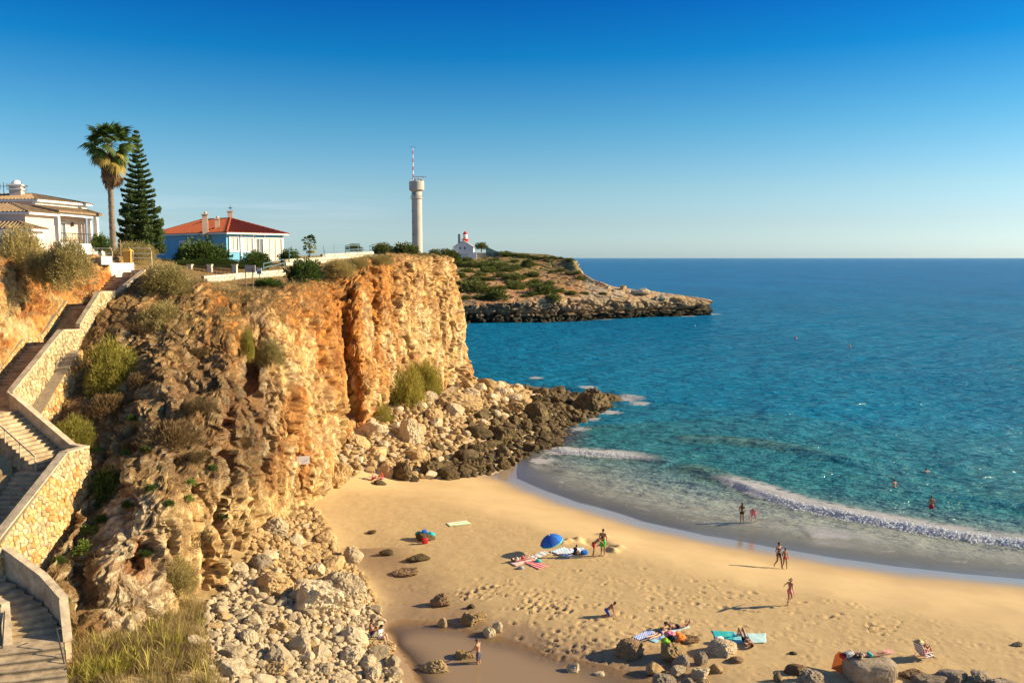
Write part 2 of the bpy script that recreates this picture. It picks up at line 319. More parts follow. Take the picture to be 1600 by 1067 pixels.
def build_ground():
    xs = np.arange(-26, 60, .125); ys = [30.0]
    while ys[-1] < 165: ys.append(ys[-1] + .11 * max(1, (ys[-1] / 45) ** 1.35))
    ys = np.array(ys); nx, ny = len(xs), len(ys)
    X, Y = np.meshgrid(xs, ys, indexing='ij'); P = np.c_[X.ravel(), Y.ravel()]
    z = GR(P); P3 = np.c_[P, np.zeros(len(P))]
    dS, sS, _ = polydist(P, SHORE); s = dS * -np.sign(sS + 1e-9)      # + landward
    berm = [ZP(*q) for q in [(520, 768, 1.3), (640, 772, 1.25), (700, 783, 1.25), (780, 806, 1.3), (860, 826, 1.3), (950, 852, 1.35), (1060, 884, 1.4), (1150, 908, 1.4), (1260, 924, 1.4), (1400, 948, 1.4), (1600, 985, 1.4), (2000, 1010, 1.4)]]
    dB, sB, _ = polydist(P, berm); back = sstep(-.6, 1.2, dB * -sB + fbm(P3 * .5, 2, 3) * 1.0)   # trodden, behind the berm line
    rub = np.maximum(inpoly(P, NEAR_RUB), inpoly(P, FAR_RUB)).astype(float)
    n1 = fbm(P3 * .25, 3, 21); n2 = fbm(P3 * 1.3, 3, 5); n3 = fbm(P3 * 4.5, 3, 9)
    churn = sstep(-.25, .3, fbm(P3 * .18, 3, 44)) * back
    z = z + back * (.05 * n1 + .025 * n2 + .014 * n3 * (.3 + churn))
    z = z + back * sstep(.1, -.15, dB) * .0
    # footprints: small dents, each with a low rim, in the trodden sand
    Zg = z.reshape(nx, ny); bk = back.reshape(nx, ny)
    rg = np.random.default_rng(5)
    def dent(x, y, r, d, el=1.6, ang=0):
        i0 = int((x - xs[0]) / .125); j0 = int(np.searchsorted(ys, y)); k = int(r * 3 / .125) + 2
        a, b = max(0, i0 - k), min(nx, i0 + k); c, e = max(0, j0 - k), min(ny, j0 + k)
        if a >= b or c >= e: return
        u = X[a:b, c:e] - x; v = Y[a:b, c:e] - y; p = u * math.cos(ang) + v * math.sin(ang); q = -u * math.sin(ang) + v * math.cos(ang)
        rr = (p / (r * el)) ** 2 + (q / r) ** 2
        Zg[a:b, c:e] += bk[a:b, c:e] * d * (-np.exp(-rr) + .45 * np.exp(-((np.sqrt(rr) - 1.5) / .5) ** 2))
    for _ in range(3800):
        px = rg.uniform(540, 1640); py = rg.uniform(800, 1090)
        p = ZP(px, py, 1.25)
        if rg.random() < .35 + .65 * float(fbm(np.array([[p.x * .22, p.y * .22, 3.3]]), 2, 8)[0] > -.02): dent(p.x, p.y, rg.uniform(.05, .10), rg.uniform(.018, .045), rg.uniform(1.2, 2.2), rg.uniform(0, 3.1))
    for (cx, cy, n, sx) in [(770, 914, 45, 18), (738, 925, 30, 12), (850, 945, 70, 26), (828, 940, 40, 22), (1045, 990, 40, 30), (1380, 985, 25, 14), (1300, 960, 30, 40), (930, 985, 90, 60), (1000, 945, 60, 70), (880, 1010, 90, 40), (1110, 930, 60, 60)]:
        for _ in range(n):
            p = ZP(cx + rg.normal() * sx, cy + rg.normal() * sx * .35, 1.25); dent(p.x, p.y, rg.uniform(.06, .14), rg.uniform(.04, .10), rg.uniform(1, 2), rg.uniform(0, 3))
    for k in range(3):                        # tracks of feet in lines
        a = ZP(*[(1260, 890, 1.2), (900, 905, 1.2), (1000, 970, 1.2)][k]); b = ZP(*[(1640, 985, 1.3), (1220, 950, 1.3), (1560, 1020, 1.3)][k])
        for t in np.linspace(0, 1, 90):
            p = a.lerp(b, t); dent(p.x + rg.normal() * .15, p.y + (.15 if int(t * 89) % 2 else -.15) + math.sin(t * 9) * .6, .08, .045, 1.8, 0)
    # the dug pit and its heaps beside the family
    for (px, py, r, d) in [(930, 846, .95, .42), (916, 843, .6, .25), (950, 851, .5, .3), (888, 845, .35, -.28), (905, 842, .4, -.3), (955, 859, .5, -.25), (968, 854, .35, -.2), (880, 848, .3, -.2), (960, 862, .3, -.2), (940, 836, .5, -.2)]:
        p = gp(px, py); i = (X - p.x) ** 2 + (Y - p.y) ** 2; Zg -= d * np.exp(-i / (r * r * .55)) * (1 + .5 * np.clip(fbm(np.c_[X.ravel() * 3, Y.ravel() * 3, np.zeros(X.size)], 2, 4).reshape(X.shape), -1, 1))
    z = Zg.ravel()
    z = z + rub * (.25 * n2 + .1 * n3) 
    me = mesh_np('beach_sand', np.c_[P, z], gridfaces(nx, ny), True, M_sand())
    wet = np.clip(sstep(3.2, .3, s + n1 * .8), 0, 1) * (1 - rub) * (sS != 0)
    lag = sstep(1.16, .93, z + n2 * .03) * (s > 9) * (P[:, 1] < 56)                       # damp sand round the lagoon
    drygrass = sstep(-13.2, -15.5, P[:, 0] + n1 * 2.5) * sstep(52, 44, P[:, 1])
    damp = np.maximum(lag, .45 * sstep(6, 1.5, s + n1 * 1.2) * (s > 0))
    vcol(me, 'zone', np.c_[np.maximum(wet, lag * .25), damp, drygrass]); vcol(me, 'zone2', np.c_[back, rub, churn])
    o = link('beach_sand', me); tag(o, kind='structure'); return o
def M_sand():
    m, nt, b = nodes('sand')
    at = nd(nt, 'ShaderNodeAttribute', attribute_name='zone'); sp = nt.nodes.new('ShaderNodeSeparateColor'); nt.links.new(at.outputs['Color'], sp.inputs[0])
    a2 = nd(nt, 'ShaderNodeAttribute', attribute_name='zone2'); s2 = nt.nodes.new('ShaderNodeSeparateColor'); nt.links.new(a2.outputs['Color'], s2.inputs[0])
    n = noise(nt, .35, 6, .6); c = ramp(nt, n, [(.3, (.53, .375, .175)), (.7, (.62, .45, .215))])
    c = mixn(nt, s2.outputs[0], c, ramp(nt, noise(nt, 1.8, 6, .65), [(.3, (.46, .325, .15)), (.7, (.55, .395, .185))]))
    c = mixn(nt, sp.outputs[1], c, (.30, .19, .085)); c = mixn(nt, sp.outputs[0], c, (.30, .23, .16))
    c = mixn(nt, sp.outputs[2], c, ramp(nt, noise(nt, 2.2, 6, .7), [(.3, (.19, .125, .05)), (.5, (.30, .21, .09)), (.7, (.42, .31, .15))]))
    c = mixn(nt, s2.outputs[1], c, ramp(nt, noise(nt, 3, 5), [(.3, (.34, .25, .14)), (.7, (.52, .40, .24))]))
    sk = ramp(nt, noise(nt, 3.1, 8, .75), [(.66, (0, 0, 0)), (.74, (.8, .8, .8))]); c = mixn(nt, math_(nt, 'MULTIPLY', sk, s2.outputs[2]), c, (.16, .10, .05))
    nt.links.new(c, b.inputs['Base Color'])
    rr = nd(nt, 'ShaderNodeMapRange'); nt.links.new(sp.outputs[0], rr.inputs['Value']); rr.inputs['To Min'].default_value = .9; rr.inputs['To Max'].default_value = .22; nt.links.new(rr.outputs[0], b.inputs['Roughness'])
    b.inputs['Specular IOR Level'].default_value = .35; nt.links.new(math_(nt, 'MULTIPLY', sp.outputs[0], .7), b.inputs['Coat Weight']); b.inputs['Coat Roughness'].default_value = .08
    h = math_(nt, 'ADD', math_(nt, 'MULTIPLY', noise(nt, 2.5, 8, .7), s2.outputs[0]), math_(nt, 'MULTIPLY', noise(nt, 14, 4, .6), .25)); bump(nt, b, h, .45, .06)
    return m
build_ground()
# ------------------------------------------------------------------ the cliff: a sheet through profile lines, then weathered with noise
def catmull(P, t):
    P = np.asarray(P, float); n = len(P); t = np.clip(t, 0, n - 1 - 1e-6); i = np.floor(t).astype(int); f = (t - i)[:, None] if P.ndim == 2 else (t - i)[:, None, None]
    g_ = lambda k: P[np.clip(k, 0, n - 1)]
    a, b, c, d = g_(i - 1), g_(i), g_(i + 1), g_(i + 2)
    return .5 * (2 * b + (c - a) * f + (2 * a - 5 * b + 4 * c - d) * f ** 2 + (3 * b - a - 3 * c + d) * f ** 3)
def resample(pts, n):
    d = catmull(np.array([tuple(p) for p in pts]), np.linspace(0, len(pts) - 1, 240)); s = np.r_[0, np.cumsum(np.linalg.norm(np.diff(d, axis=0), axis=1))]
    q = np.linspace(0, s[-1], n); return np.stack([np.interp(q, s, d[:, k]) for k in range(3)], 1)
def sheet(stations, du, dv, nvc=90):
    S = np.stack([resample(s, nvc) for s in stations]); mid = S[:, nvc // 3]
    seg = np.linalg.norm(np.diff(mid, axis=0), axis=1); t = []
    for k, l in enumerate(seg):
        n = max(4, int(l / (du * max(1, S[k, 30, 1] / 48)))); t += list(k + np.arange(n) / n)
    t = np.array(t + [len(seg)]); U = catmull(S, t)
    n = int(max(np.linalg.norm(np.diff(s, axis=0), axis=1).sum() for s in S) / dv)
    V = np.stack([catmull(u, np.linspace(0, nvc - 1, n)) for u in U]); return V
def gnormals(V):
    a = np.gradient(V, axis=0); b = np.gradient(V, axis=1); n = np.cross(a, b); return n / (np.linalg.norm(n, axis=2, keepdims=True) + 1e-9)
def px_st(*q): return [A(*w) for w in q]
def foot(s, drop=4.0):
    f = s[0]; return [f + Vector((.6, -.6, -drop))] + s
def inland(s, dx, dy, dz=-.6):
    t = s[-1]; return s + [t + Vector((dx * .5, dy * .5, dz * .2)), t + Vector((dx, dy, dz))]
ST = [
 px_st((-60, 1150, 29), (60, 1090, 31.5), (108, 1003, 34.3), (100, 935, 36.0), (75, 890, 37.6), (130, 815, 40.5), (150, 760, 43), (120, 690, 46.5), (60, 650, 48), (95, 600, 50.2), (125, 545, 52.3), (150, 500, 55), (190, 462, 58), (222, 432, 61)),
 px_st((110, 1067, 33), (118, 960, 36.4), (128, 870, 39.4), (156, 800, 42.0), (166, 720, 45.0), (166, 680, 46.6), (150, 650, 48), (142, 570, 51.5), (160, 505, 54.5), (200, 462, 57.5), (230, 432, 60)),
 px_st((200, 1015, 35), (190, 925, 36.9), (200, 850, 38.8), (205, 780, 41.4), (197, 700, 44.8), (190, 620, 49), (190, 540, 52.5), (220, 480, 56), (250, 436, 59)),
 px_st((250, 970, 37.6), (248, 880, 38.9), (255, 800, 40.4), (265, 720, 42.9), (260, 640, 46.2), (258, 560, 50.5), (258, 500, 54.5), (272, 446, 59)),
 px_st((290, 940, 40.6), (292, 850, 41.6), (296, 760, 42.9), (290, 690, 45.8), (285, 610, 49), (288, 540, 52.6), (290, 480, 56.2), (300, 445, 60)),
 px_st((330, 935, 43.4), (330, 850, 44), (334, 760, 45.2), (338, 680, 47), (330, 600, 50.2), (330, 530, 54), (328, 475, 57.5), (318, 444, 61.5)),
 px_st((362, 915, 45.5), (370, 820, 46.6), (378, 720, 48), (385, 640, 49.6), (372, 580, 52.2), (358, 525, 55), (350, 480, 58.5), (336, 450, 63)),
 px_st((400, 850, 52), (398, 780, 52.3), (400, 710, 53.5), (400, 640, 55), (394, 585, 57), (388, 535, 58.5), (380, 485, 61), (362, 455, 65)),
 px_st((425, 800, 56), (420, 730, 56), (420, 660, 56.5), (418, 600, 57.5), (412, 550, 59), (405, 500, 61), (396, 470, 63), (380, 452, 67)),
 px_st((465, 788, 62), (462, 720, 61.5), (456, 650, 61), (448, 590, 61.5), (442, 535, 62.5), (436, 498, 63.5), (430, 470, 65.5), (418, 452, 69)),
 px_st((520, 772, 68), (510, 710, 68.5), (502, 650, 68.6), (496, 590, 69), (490, 540, 69.5), (482, 495, 70), (476, 468, 71), (464, 446, 75)),
 px_st((540, 725, 75), (528, 690, 74), (518, 640, 73.5), (512, 580, 73.5), (506, 530, 74), (500, 485, 74), (496, 462, 75), (488, 440, 80)),
 px_st((548, 705, 80), (542, 655, 82.0), (536, 600, 82.5), (532, 550, 82.5), (530, 505, 82), (528, 465, 82), (526, 440, 83), (520, 424, 88)),
 px_st((580, 668, 84.2), (574, 620, 83), (568, 570, 83), (562, 520, 83), (560, 475, 83.5), (566, 438, 85), (572, 418, 87.5), (562, 407, 94)),
 px_st((612, 648, 91), (608, 600, 91), (606, 550, 91.5), (604, 500, 92), (606, 460, 92.5), (606, 430, 93), (608, 411, 94.5), (600, 402, 100)),
 px_st((658, 627, 98.5), (655, 580, 99), (650, 540, 99), (650, 500, 99.5), (650, 460, 100), (652, 430, 100.5), (654, 409, 101.5), (646, 400, 107)),
 px_st((700, 610, 108), (696, 570, 108), (692, 530, 108.5), (690, 490, 109), (688, 455, 109), (686, 425, 109), (682, 404, 109.5), (672, 399, 114)),
 px_st((738, 596, 115.5), (731, 560, 115.5), (727, 520, 116), (723, 480, 116.2), (716, 450, 116.2), (710, 425, 116.2), (703, 404, 116.5), (690, 400, 118)),
 [Vector(v) for v in [(-8.5, 124, 2.5), (-8.7, 124, 6), (-9, 124, 10), (-9.5, 124, 14), (-10, 124, 17), (-10.5, 124, 19.3), (-11, 124, 20.9), (-13, 122, 21.2)]],
 [Vector(v) for v in [(-16, 136, 0), (-16.5, 135, 5), (-17, 135, 10), (-17.5, 134, 14), (-18, 134, 17), (-18.5, 133, 19.3), (-19, 132, 20.9), (-20, 129, 21.2)]],
 [Vector(v) for v in [(-45, 150, -1), (-45, 149, 5), (-45, 149, 10), (-45, 148, 14), (-45, 148, 17), (-45, 147, 19.3), (-45, 146, 20.9), (-45, 142, 21.2)]],
]
TOP = [s[-2] for s in ST]; EDGE = [s[-1] for s in ST]
FOOTS = [s[0] for s in ST]
ST = [inland(foot(s), *((-2.5, 2) if k < 12 else (-4, 1) if k < 18 else (-2, -6))) for k, s in enumerate(ST)]
def rock_displace(V, amp=1.0, seed=0, vert=.45, fade=None, along=1.0):
    sh = V.shape; N = gnormals(V); P = V.reshape(-1, 3).copy(); P[:, 1] = np.minimum(P[:, 1], 54) + along * np.maximum(P[:, 1] - 54, 0); Q = P * np.array([1, 1, vert])
    k1, k2, kid = worley((P + np.stack([fbm(P * .35, 2, seed + 60 + k) for k in range(3)], 1) * 1.2) * np.array([.30, .30, .22]), seed + 9)
    d = 1.1 * (kid - .5) - .45 * sstep(.12, 0, k2 - k1) + .9 * fbm(Q * .16, 3, seed + 1) + .4 * (fbm(Q * np.array([.5, .5, .5]), 4, seed + 7, ridged=True) - .2)
    warp = np.stack([fbm(P * .7, 3, seed + 30 + k) for k in range(3)], 1); vs = vert / .5
    k1, k2, kid = worley((P + warp * 1.6) * np.array([.30, .30, .10 * vs]), seed + 9)
    d = 1.25 * (kid - .5) * sstep(0, .40, k2 - k1) - .45 * sstep(.16, 0, k2 - k1) + .8 * fbm(P * np.array([.2, .2, .07 * vs]), 3, seed + 1)
    d += .45 * (fbm(P * np.array([.55, .55, .16 * vs]), 3, seed + 7, ridged=True) - .2)                  # flutes running down the face
    v1, v2, vid = worley((P + warp * np.array([.55, .55, .3])) * np.array([.72, .72, .05 * vs]), seed + 8); groove = sstep(.11, .0, v2 - v1) * sstep(-.25, .15, fbm(P * .35, 2, seed + 66))
    d += .55 * (vid - .5) * sstep(0, .3, v2 - v1) - .45 * groove                                        # long upright cracks
    f1, f2, cid = worley((P + warp * .9) * np.array([.75, .75, .36 * vs]), seed + 3); crack = sstep(.0, .16, f2 - f1)
    d += .36 * (cid - .5) * sstep(0, .35, f2 - f1) - .20 * (1 - crack)
    g1, g2, cid2 = worley((P + warp * .5) * np.array([1.9, 1.9, 1.1 * vs]), seed + 4); crack2 = sstep(.0, .2, g2 - g1)
    d += .20 * (cid2 - .5) * sstep(0, .35, g2 - g1) - .07 * (1 - crack2) - .10 * sstep(.4, .1, g1) * (cid2 > .7)        # joints and dissolved hollows
    h1, h2, cid3 = worley((P + warp * .2) * np.array([4.2, 4.2, 3.0]), seed + 5)
    d += .06 * (cid3 - .5) * sstep(0, .3, h2 - h1) - .05 * sstep(.5, .1, h1) * (cid3 > .5)
    d += .07 * (fbm(P * np.array([1.8, 1.8, 1.1]), 3, seed + 11, ridged=True) - .1) + .03 * fbm(P * 4.6, 2, seed + 17)
    D = (amp * d).reshape(sh[:2])
    if fade is not None: D = D * fade
    Nn = N.copy(); Nn[..., 2] *= .45
    return V + Nn * D[..., None], d.reshape(sh[:2]), (crack * crack2 * (1 - .85 * groove) * sstep(.0, .3, g1 + .6 * (cid2 <= .62))).reshape(sh[:2]), cid.reshape(sh[:2])
def imgx(P): return 800 + F * P[:, 0] / P[:, 1]          # only to place zones of colour along the cliff's length
def M_rockface():
    m, nt, b = nodes('cliff_rock'); b.inputs['Roughness'].default_value = .92; b.inputs['Specular IOR Level'].default_value = .12
    at = nd(nt, 'ShaderNodeAttribute', attribute_name='rock'); n = noise(nt, 1.6, 8, .7); v = ramp(nt, n, [(.3, (.62, .55, .46)), (.47, (1.03, 1.02, 1)), (.7, (1.32, 1.3, 1.26))])
    c = mixn(nt, 1.0, at.outputs['Color'], v, 'MULTIPLY')
    v2 = ramp(nt, noise(nt, 7, 7, .7), [(.33, (.66, .6, .53)), (.48, (1.02, 1.02, 1.02)), (.7, (1.18, 1.18, 1.18))]); c = mixn(nt, 1.0, c, v2, 'MULTIPLY')
    nt.links.new(c, b.inputs['Base Color'])
    h = math_(nt, 'ADD', noise(nt, 3.5, 9, .72), math_(nt, 'MULTIPLY', noise(nt, 14, 6, .7), .35)); bump(nt, b, h, 1.0, .22)
    return m
MROCK = M_rockface()
PALE = np.array([.68, .47, .195]); CREAM = np.array([.74, .58, .32]); ORANGE = np.array([.56, .25, .06]); RED = np.array([.36, .115, .03]); GREY = np.array([.42, .345, .235]); DKGREY = np.array([.17, .135, .085]); DRY = np.array([.27, .19, .08]); SOIL = np.array([.33, .19, .08])
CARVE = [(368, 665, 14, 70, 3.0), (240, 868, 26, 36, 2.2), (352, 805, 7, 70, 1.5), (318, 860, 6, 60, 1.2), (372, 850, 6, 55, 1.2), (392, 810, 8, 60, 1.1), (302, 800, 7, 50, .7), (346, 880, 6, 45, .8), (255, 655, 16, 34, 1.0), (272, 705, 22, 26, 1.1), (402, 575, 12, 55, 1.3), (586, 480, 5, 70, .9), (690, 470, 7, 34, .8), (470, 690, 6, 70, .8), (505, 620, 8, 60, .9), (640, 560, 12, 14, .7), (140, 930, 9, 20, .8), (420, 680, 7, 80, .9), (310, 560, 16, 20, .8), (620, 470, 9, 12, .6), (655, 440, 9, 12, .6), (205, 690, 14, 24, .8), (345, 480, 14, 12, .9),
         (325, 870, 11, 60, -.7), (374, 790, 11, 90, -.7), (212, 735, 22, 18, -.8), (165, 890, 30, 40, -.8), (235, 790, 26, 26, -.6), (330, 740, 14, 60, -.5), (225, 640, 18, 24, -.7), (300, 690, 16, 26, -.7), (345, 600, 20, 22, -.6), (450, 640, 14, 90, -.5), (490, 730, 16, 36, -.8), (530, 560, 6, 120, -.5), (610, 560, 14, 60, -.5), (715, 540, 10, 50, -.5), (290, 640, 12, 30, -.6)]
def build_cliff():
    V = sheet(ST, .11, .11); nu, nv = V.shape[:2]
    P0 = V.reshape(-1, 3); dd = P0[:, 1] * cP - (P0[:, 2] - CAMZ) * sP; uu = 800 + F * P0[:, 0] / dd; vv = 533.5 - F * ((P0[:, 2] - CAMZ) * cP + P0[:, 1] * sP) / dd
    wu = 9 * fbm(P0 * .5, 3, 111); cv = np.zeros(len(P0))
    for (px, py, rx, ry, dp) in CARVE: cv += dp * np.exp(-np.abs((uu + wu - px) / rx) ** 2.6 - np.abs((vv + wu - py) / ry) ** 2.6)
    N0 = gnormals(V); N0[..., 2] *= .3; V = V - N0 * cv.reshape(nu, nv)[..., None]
    fu = np.linspace(0, 1, nv)[None, :]; fade = np.clip((1 - fu) / .12, .15, 1) * np.ones((nu, 1))
    ix0 = imgx(V[:, nv // 2])
    calm = sstep(60, 180, ix0)[:, None] * .7 + .3
    V2, d, crack, cid = rock_displace(V, 1.0, 3, .5, fade * calm, .58)
    # the two deep vertical recesses and the gully at the promontory are in the profile lines; extra flutes between them
    N = gnormals(V2); P = V2.reshape(-1, 3); n = N.reshape(-1, 3); z = P[:, 2]; u = imgx(P)
    if np.mean(n[:, 2]) < 0: n = -n
    a = fbm(P * np.array([.22, .22, .16]), 4, 50); b_ = fbm(P * np.array([.5, .5, .3]), 4, 60); c_ = fbm(P * np.array([1.2, 1.2, .9]), 4, 70); st = fbm(P * np.array([.9, .9, .12]), 4, 80)
    C = np.repeat(PALE[None], len(P), 0); C = mixc(C, CREAM, sstep(-.1, .35, b_))
    far = sstep(400, 470, u)
    C = mixc(C, [.80, .66, .42], sstep(.04, .3, -st + .3 * c_) * .55)
    # iron-stained upper rock
    org = sstep(.0, .28, a * .8 + c_ * .35 + st * .35 + (z - 12.0) * .075 + .02) * (.35 + .65 * far) * (1 - .8 * sstep(600, 655, u))
    org2 = sstep(.12, .35, a + st * .5 + .1) * sstep(380, 410, u) * .85 * (1 - .4 * sstep(600, 650, u))
    orz = np.maximum(org, org2)
    band = np.exp(-((u - 535) / 34) ** 2) * sstep(7, 10, z + st * 4)
    orz = np.maximum(orz, band * .95)
    left = np.exp(-((u - 350) / 42) ** 2) * sstep(13.6, 15.2, z + c_ * 2); orz = np.maximum(orz, left * .95)
    C = mixc(C, ORANGE, orz); C = mixc(C, RED, orz * sstep(.05, .4, c_ + b_ * .5) * .8)
    # old grey weathered skin on the near promontory, dark streaks
    gy = sstep(-.1, .3, b_ + st * .4 + .08) * sstep(120, 200, u) * sstep(440, 395, u) * sstep(7, 9.5, z + c_ * 3 + a * 3) * (1 - left)
    C = mixc(C, GREY, gy); C = mixc(C, DKGREY, gy * sstep(.05, .4, st + c_ * .6) * .8)
    stk = sstep(.22, .45, st) * far * .35; C = mixc(C, DKGREY * 1.6, stk)
    C = mixc(C, [.44, .36, .24], sstep(655, 700, u) * sstep(.1, .4, c_ + .2 * st) * .6)
    # dry plants and soil where the face lies back
    up = n[:, 2]
    dd_ = P[:, 1] * cP - (P[:, 2] - CAMZ) * sP; w_ = 533.5 - F * ((P[:, 2] - CAMZ) * cP + P[:, 1] * sP) / dd_
    ws = w_ + 45 * b_ + 30 * c_; us = u + 25 * b_ + 15 * st
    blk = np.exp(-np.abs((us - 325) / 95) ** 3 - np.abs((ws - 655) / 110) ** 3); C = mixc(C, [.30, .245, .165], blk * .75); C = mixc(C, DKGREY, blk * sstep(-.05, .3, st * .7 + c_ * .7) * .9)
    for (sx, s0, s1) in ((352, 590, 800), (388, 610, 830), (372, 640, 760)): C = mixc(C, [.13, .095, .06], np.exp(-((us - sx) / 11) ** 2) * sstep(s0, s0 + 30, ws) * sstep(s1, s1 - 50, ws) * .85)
    og = np.exp(-np.abs((us - 352) / 34) ** 3 - np.abs((ws - 500) / 62) ** 3); C = mixc(C, ORANGE, og); C = mixc(C, RED, og * sstep(.0, .3, c_))
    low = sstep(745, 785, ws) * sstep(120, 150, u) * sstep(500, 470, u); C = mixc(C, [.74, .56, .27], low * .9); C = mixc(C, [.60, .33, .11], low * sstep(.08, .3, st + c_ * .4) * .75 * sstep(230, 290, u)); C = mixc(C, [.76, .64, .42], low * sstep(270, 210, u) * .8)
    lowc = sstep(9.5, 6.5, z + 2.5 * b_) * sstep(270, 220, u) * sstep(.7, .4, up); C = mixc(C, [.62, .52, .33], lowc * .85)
    veg = sstep(.38, .68, up + c_ * .35) * sstep(440, 400, u); C = mixc(C, DRY, veg * .85 * (1 - .95 * low))
    hill = sstep(.2, .5, up + c_ * .3) * sstep(215, 150, u); C = mixc(C, [.25, .17, .075], hill * .7 * (1 - .9 * low))
    top = sstep(.55, .85, up + c_ * .25) * sstep(400, 440, u) * sstep(14, 17, z); C = mixc(C, SOIL, top * .9); C = mixc(C, [.20, .17, .06], top * sstep(.0, .3, b_) * .8)
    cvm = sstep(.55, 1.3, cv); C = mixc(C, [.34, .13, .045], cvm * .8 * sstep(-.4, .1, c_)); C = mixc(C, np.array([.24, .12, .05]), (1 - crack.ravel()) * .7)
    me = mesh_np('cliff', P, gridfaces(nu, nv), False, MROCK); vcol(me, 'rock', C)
    o = link('cliff', me); tag(o, kind='structure'); return V2, n.reshape(V2.shape)
CLV, CLN = build_cliff()
# ------------------------------------------------------------------ plateau behind the cliff edge
_pz = [tuple(v) for v in TOP[:18]] + [tuple(v) for v in EDGE[:21]] + [(-30.5, 62, 20.2), (-32, 50, 21), (-34, 45, 21), (-33, 58, 20.9), (-40, 60, 21.5), (-45, 75, 21.8), (-60, 75, 21.8), (-60, 60, 21.8), (-36, 80, 21), (-30, 70, 20),
   (-35, 97, 20.6), (-28, 103, 20.7), (-42, 100, 20.8), (-20, 97, 20.5), (-40, 130, 20.8), (-80, 150, 20.6), (-60, 250, 20.4), (-40, 350, 20.8), (-100, 400, 20.4), (-100, 100, 21.0), (-24, 262, 8), (-28, 300, 14), (-34, 385, 21.3), (-60, 200, 20.5)]
for q in [(330, 449, 74), (380, 447, 75), (430, 441, 77)]: _pz.append(tuple(A(*q)))
for q in [(300, 412, 86), (350, 410, 88), (420, 412, 92)]: _pz.append(tuple(A(*q)))
PLZ = RBF(_pz, [p[2] for p in _pz])
def PZ(x, y): return float(PLZ(np.array([[x, y]]))[0])
def hit(px, py, lo=48, hi=140):
    """where the line of sight through a pixel meets the plateau"""
    b = None
    for Y in np.arange(lo, hi, .5):
        p = A(px, py, Y)
        if p.z <= PZ(p.x, p.y): return Vector((p.x, p.y, PZ(p.x, p.y)))
    return None
def at(px, Y): p = A(px, 403, Y); return Vector((p.x, Y, PZ(p.x, Y)))
def build_plateau():
    poly = [(-30.6, 40), (-30.6, 62.0)] + [tuple(A(222, 432, 62.5))[:2]] + [tuple(v)[:2] for v in EDGE[1:20]] + [(-45, 144), (-40, 175), (-25, 240), (-22.6, 262), (-33, 420), (-170, 420), (-170, 40)]
    xs = np.r_[np.arange(-170, -62, 3.0), np.arange(-62, -4, .4)]; ys = [40.0]
    while ys[-1] < 425: ys.append(ys[-1] + .3 * max(1, ys[-1] / 60) ** 1.3)
    ys = np.array(ys); nx, ny = len(xs), len(ys); X, Y = np.meshgrid(xs, ys, indexing='ij'); P = np.c_[X.ravel(), Y.ravel()]
    P3 = np.c_[P, np.zeros(len(P))]; z = PLZ(P) - .05 + .12 * fbm(P3 * .35, 3, 5)
    ins = inpoly(P, poly); fc = gridfaces(nx, ny); fc = fc[ins[fc].all(1)]
    used = np.unique(fc); rem = np.full(len(P), -1); rem[used] = np.arange(len(used))
    C = np.repeat(np.array([[.26, .17, .075]]), len(P), 0); n = fbm(P3 * .3, 4, 8); C = mixc(C, [.22, .18, .06], sstep(0, .25, n)); C = mixc(C, [.36, .21, .10], sstep(.05, .3, fbm(P3 * .2, 3, 18)) * .8)
    me = mesh_np('plateau', np.c_[P, z][used], rem[fc], True, MROCK); vcol(me, 'rock', C[used]); tag(link('plateau', me), kind='structure')
build_plateau()
def stepz(Y): return float(np.interp(Y, [42.5, 45.7, 50.5, 52.5, 55.4, 58, 63.2], [12.2, 12.75, 15.7, 15.7, 17.8, 17.8, 20.1]))
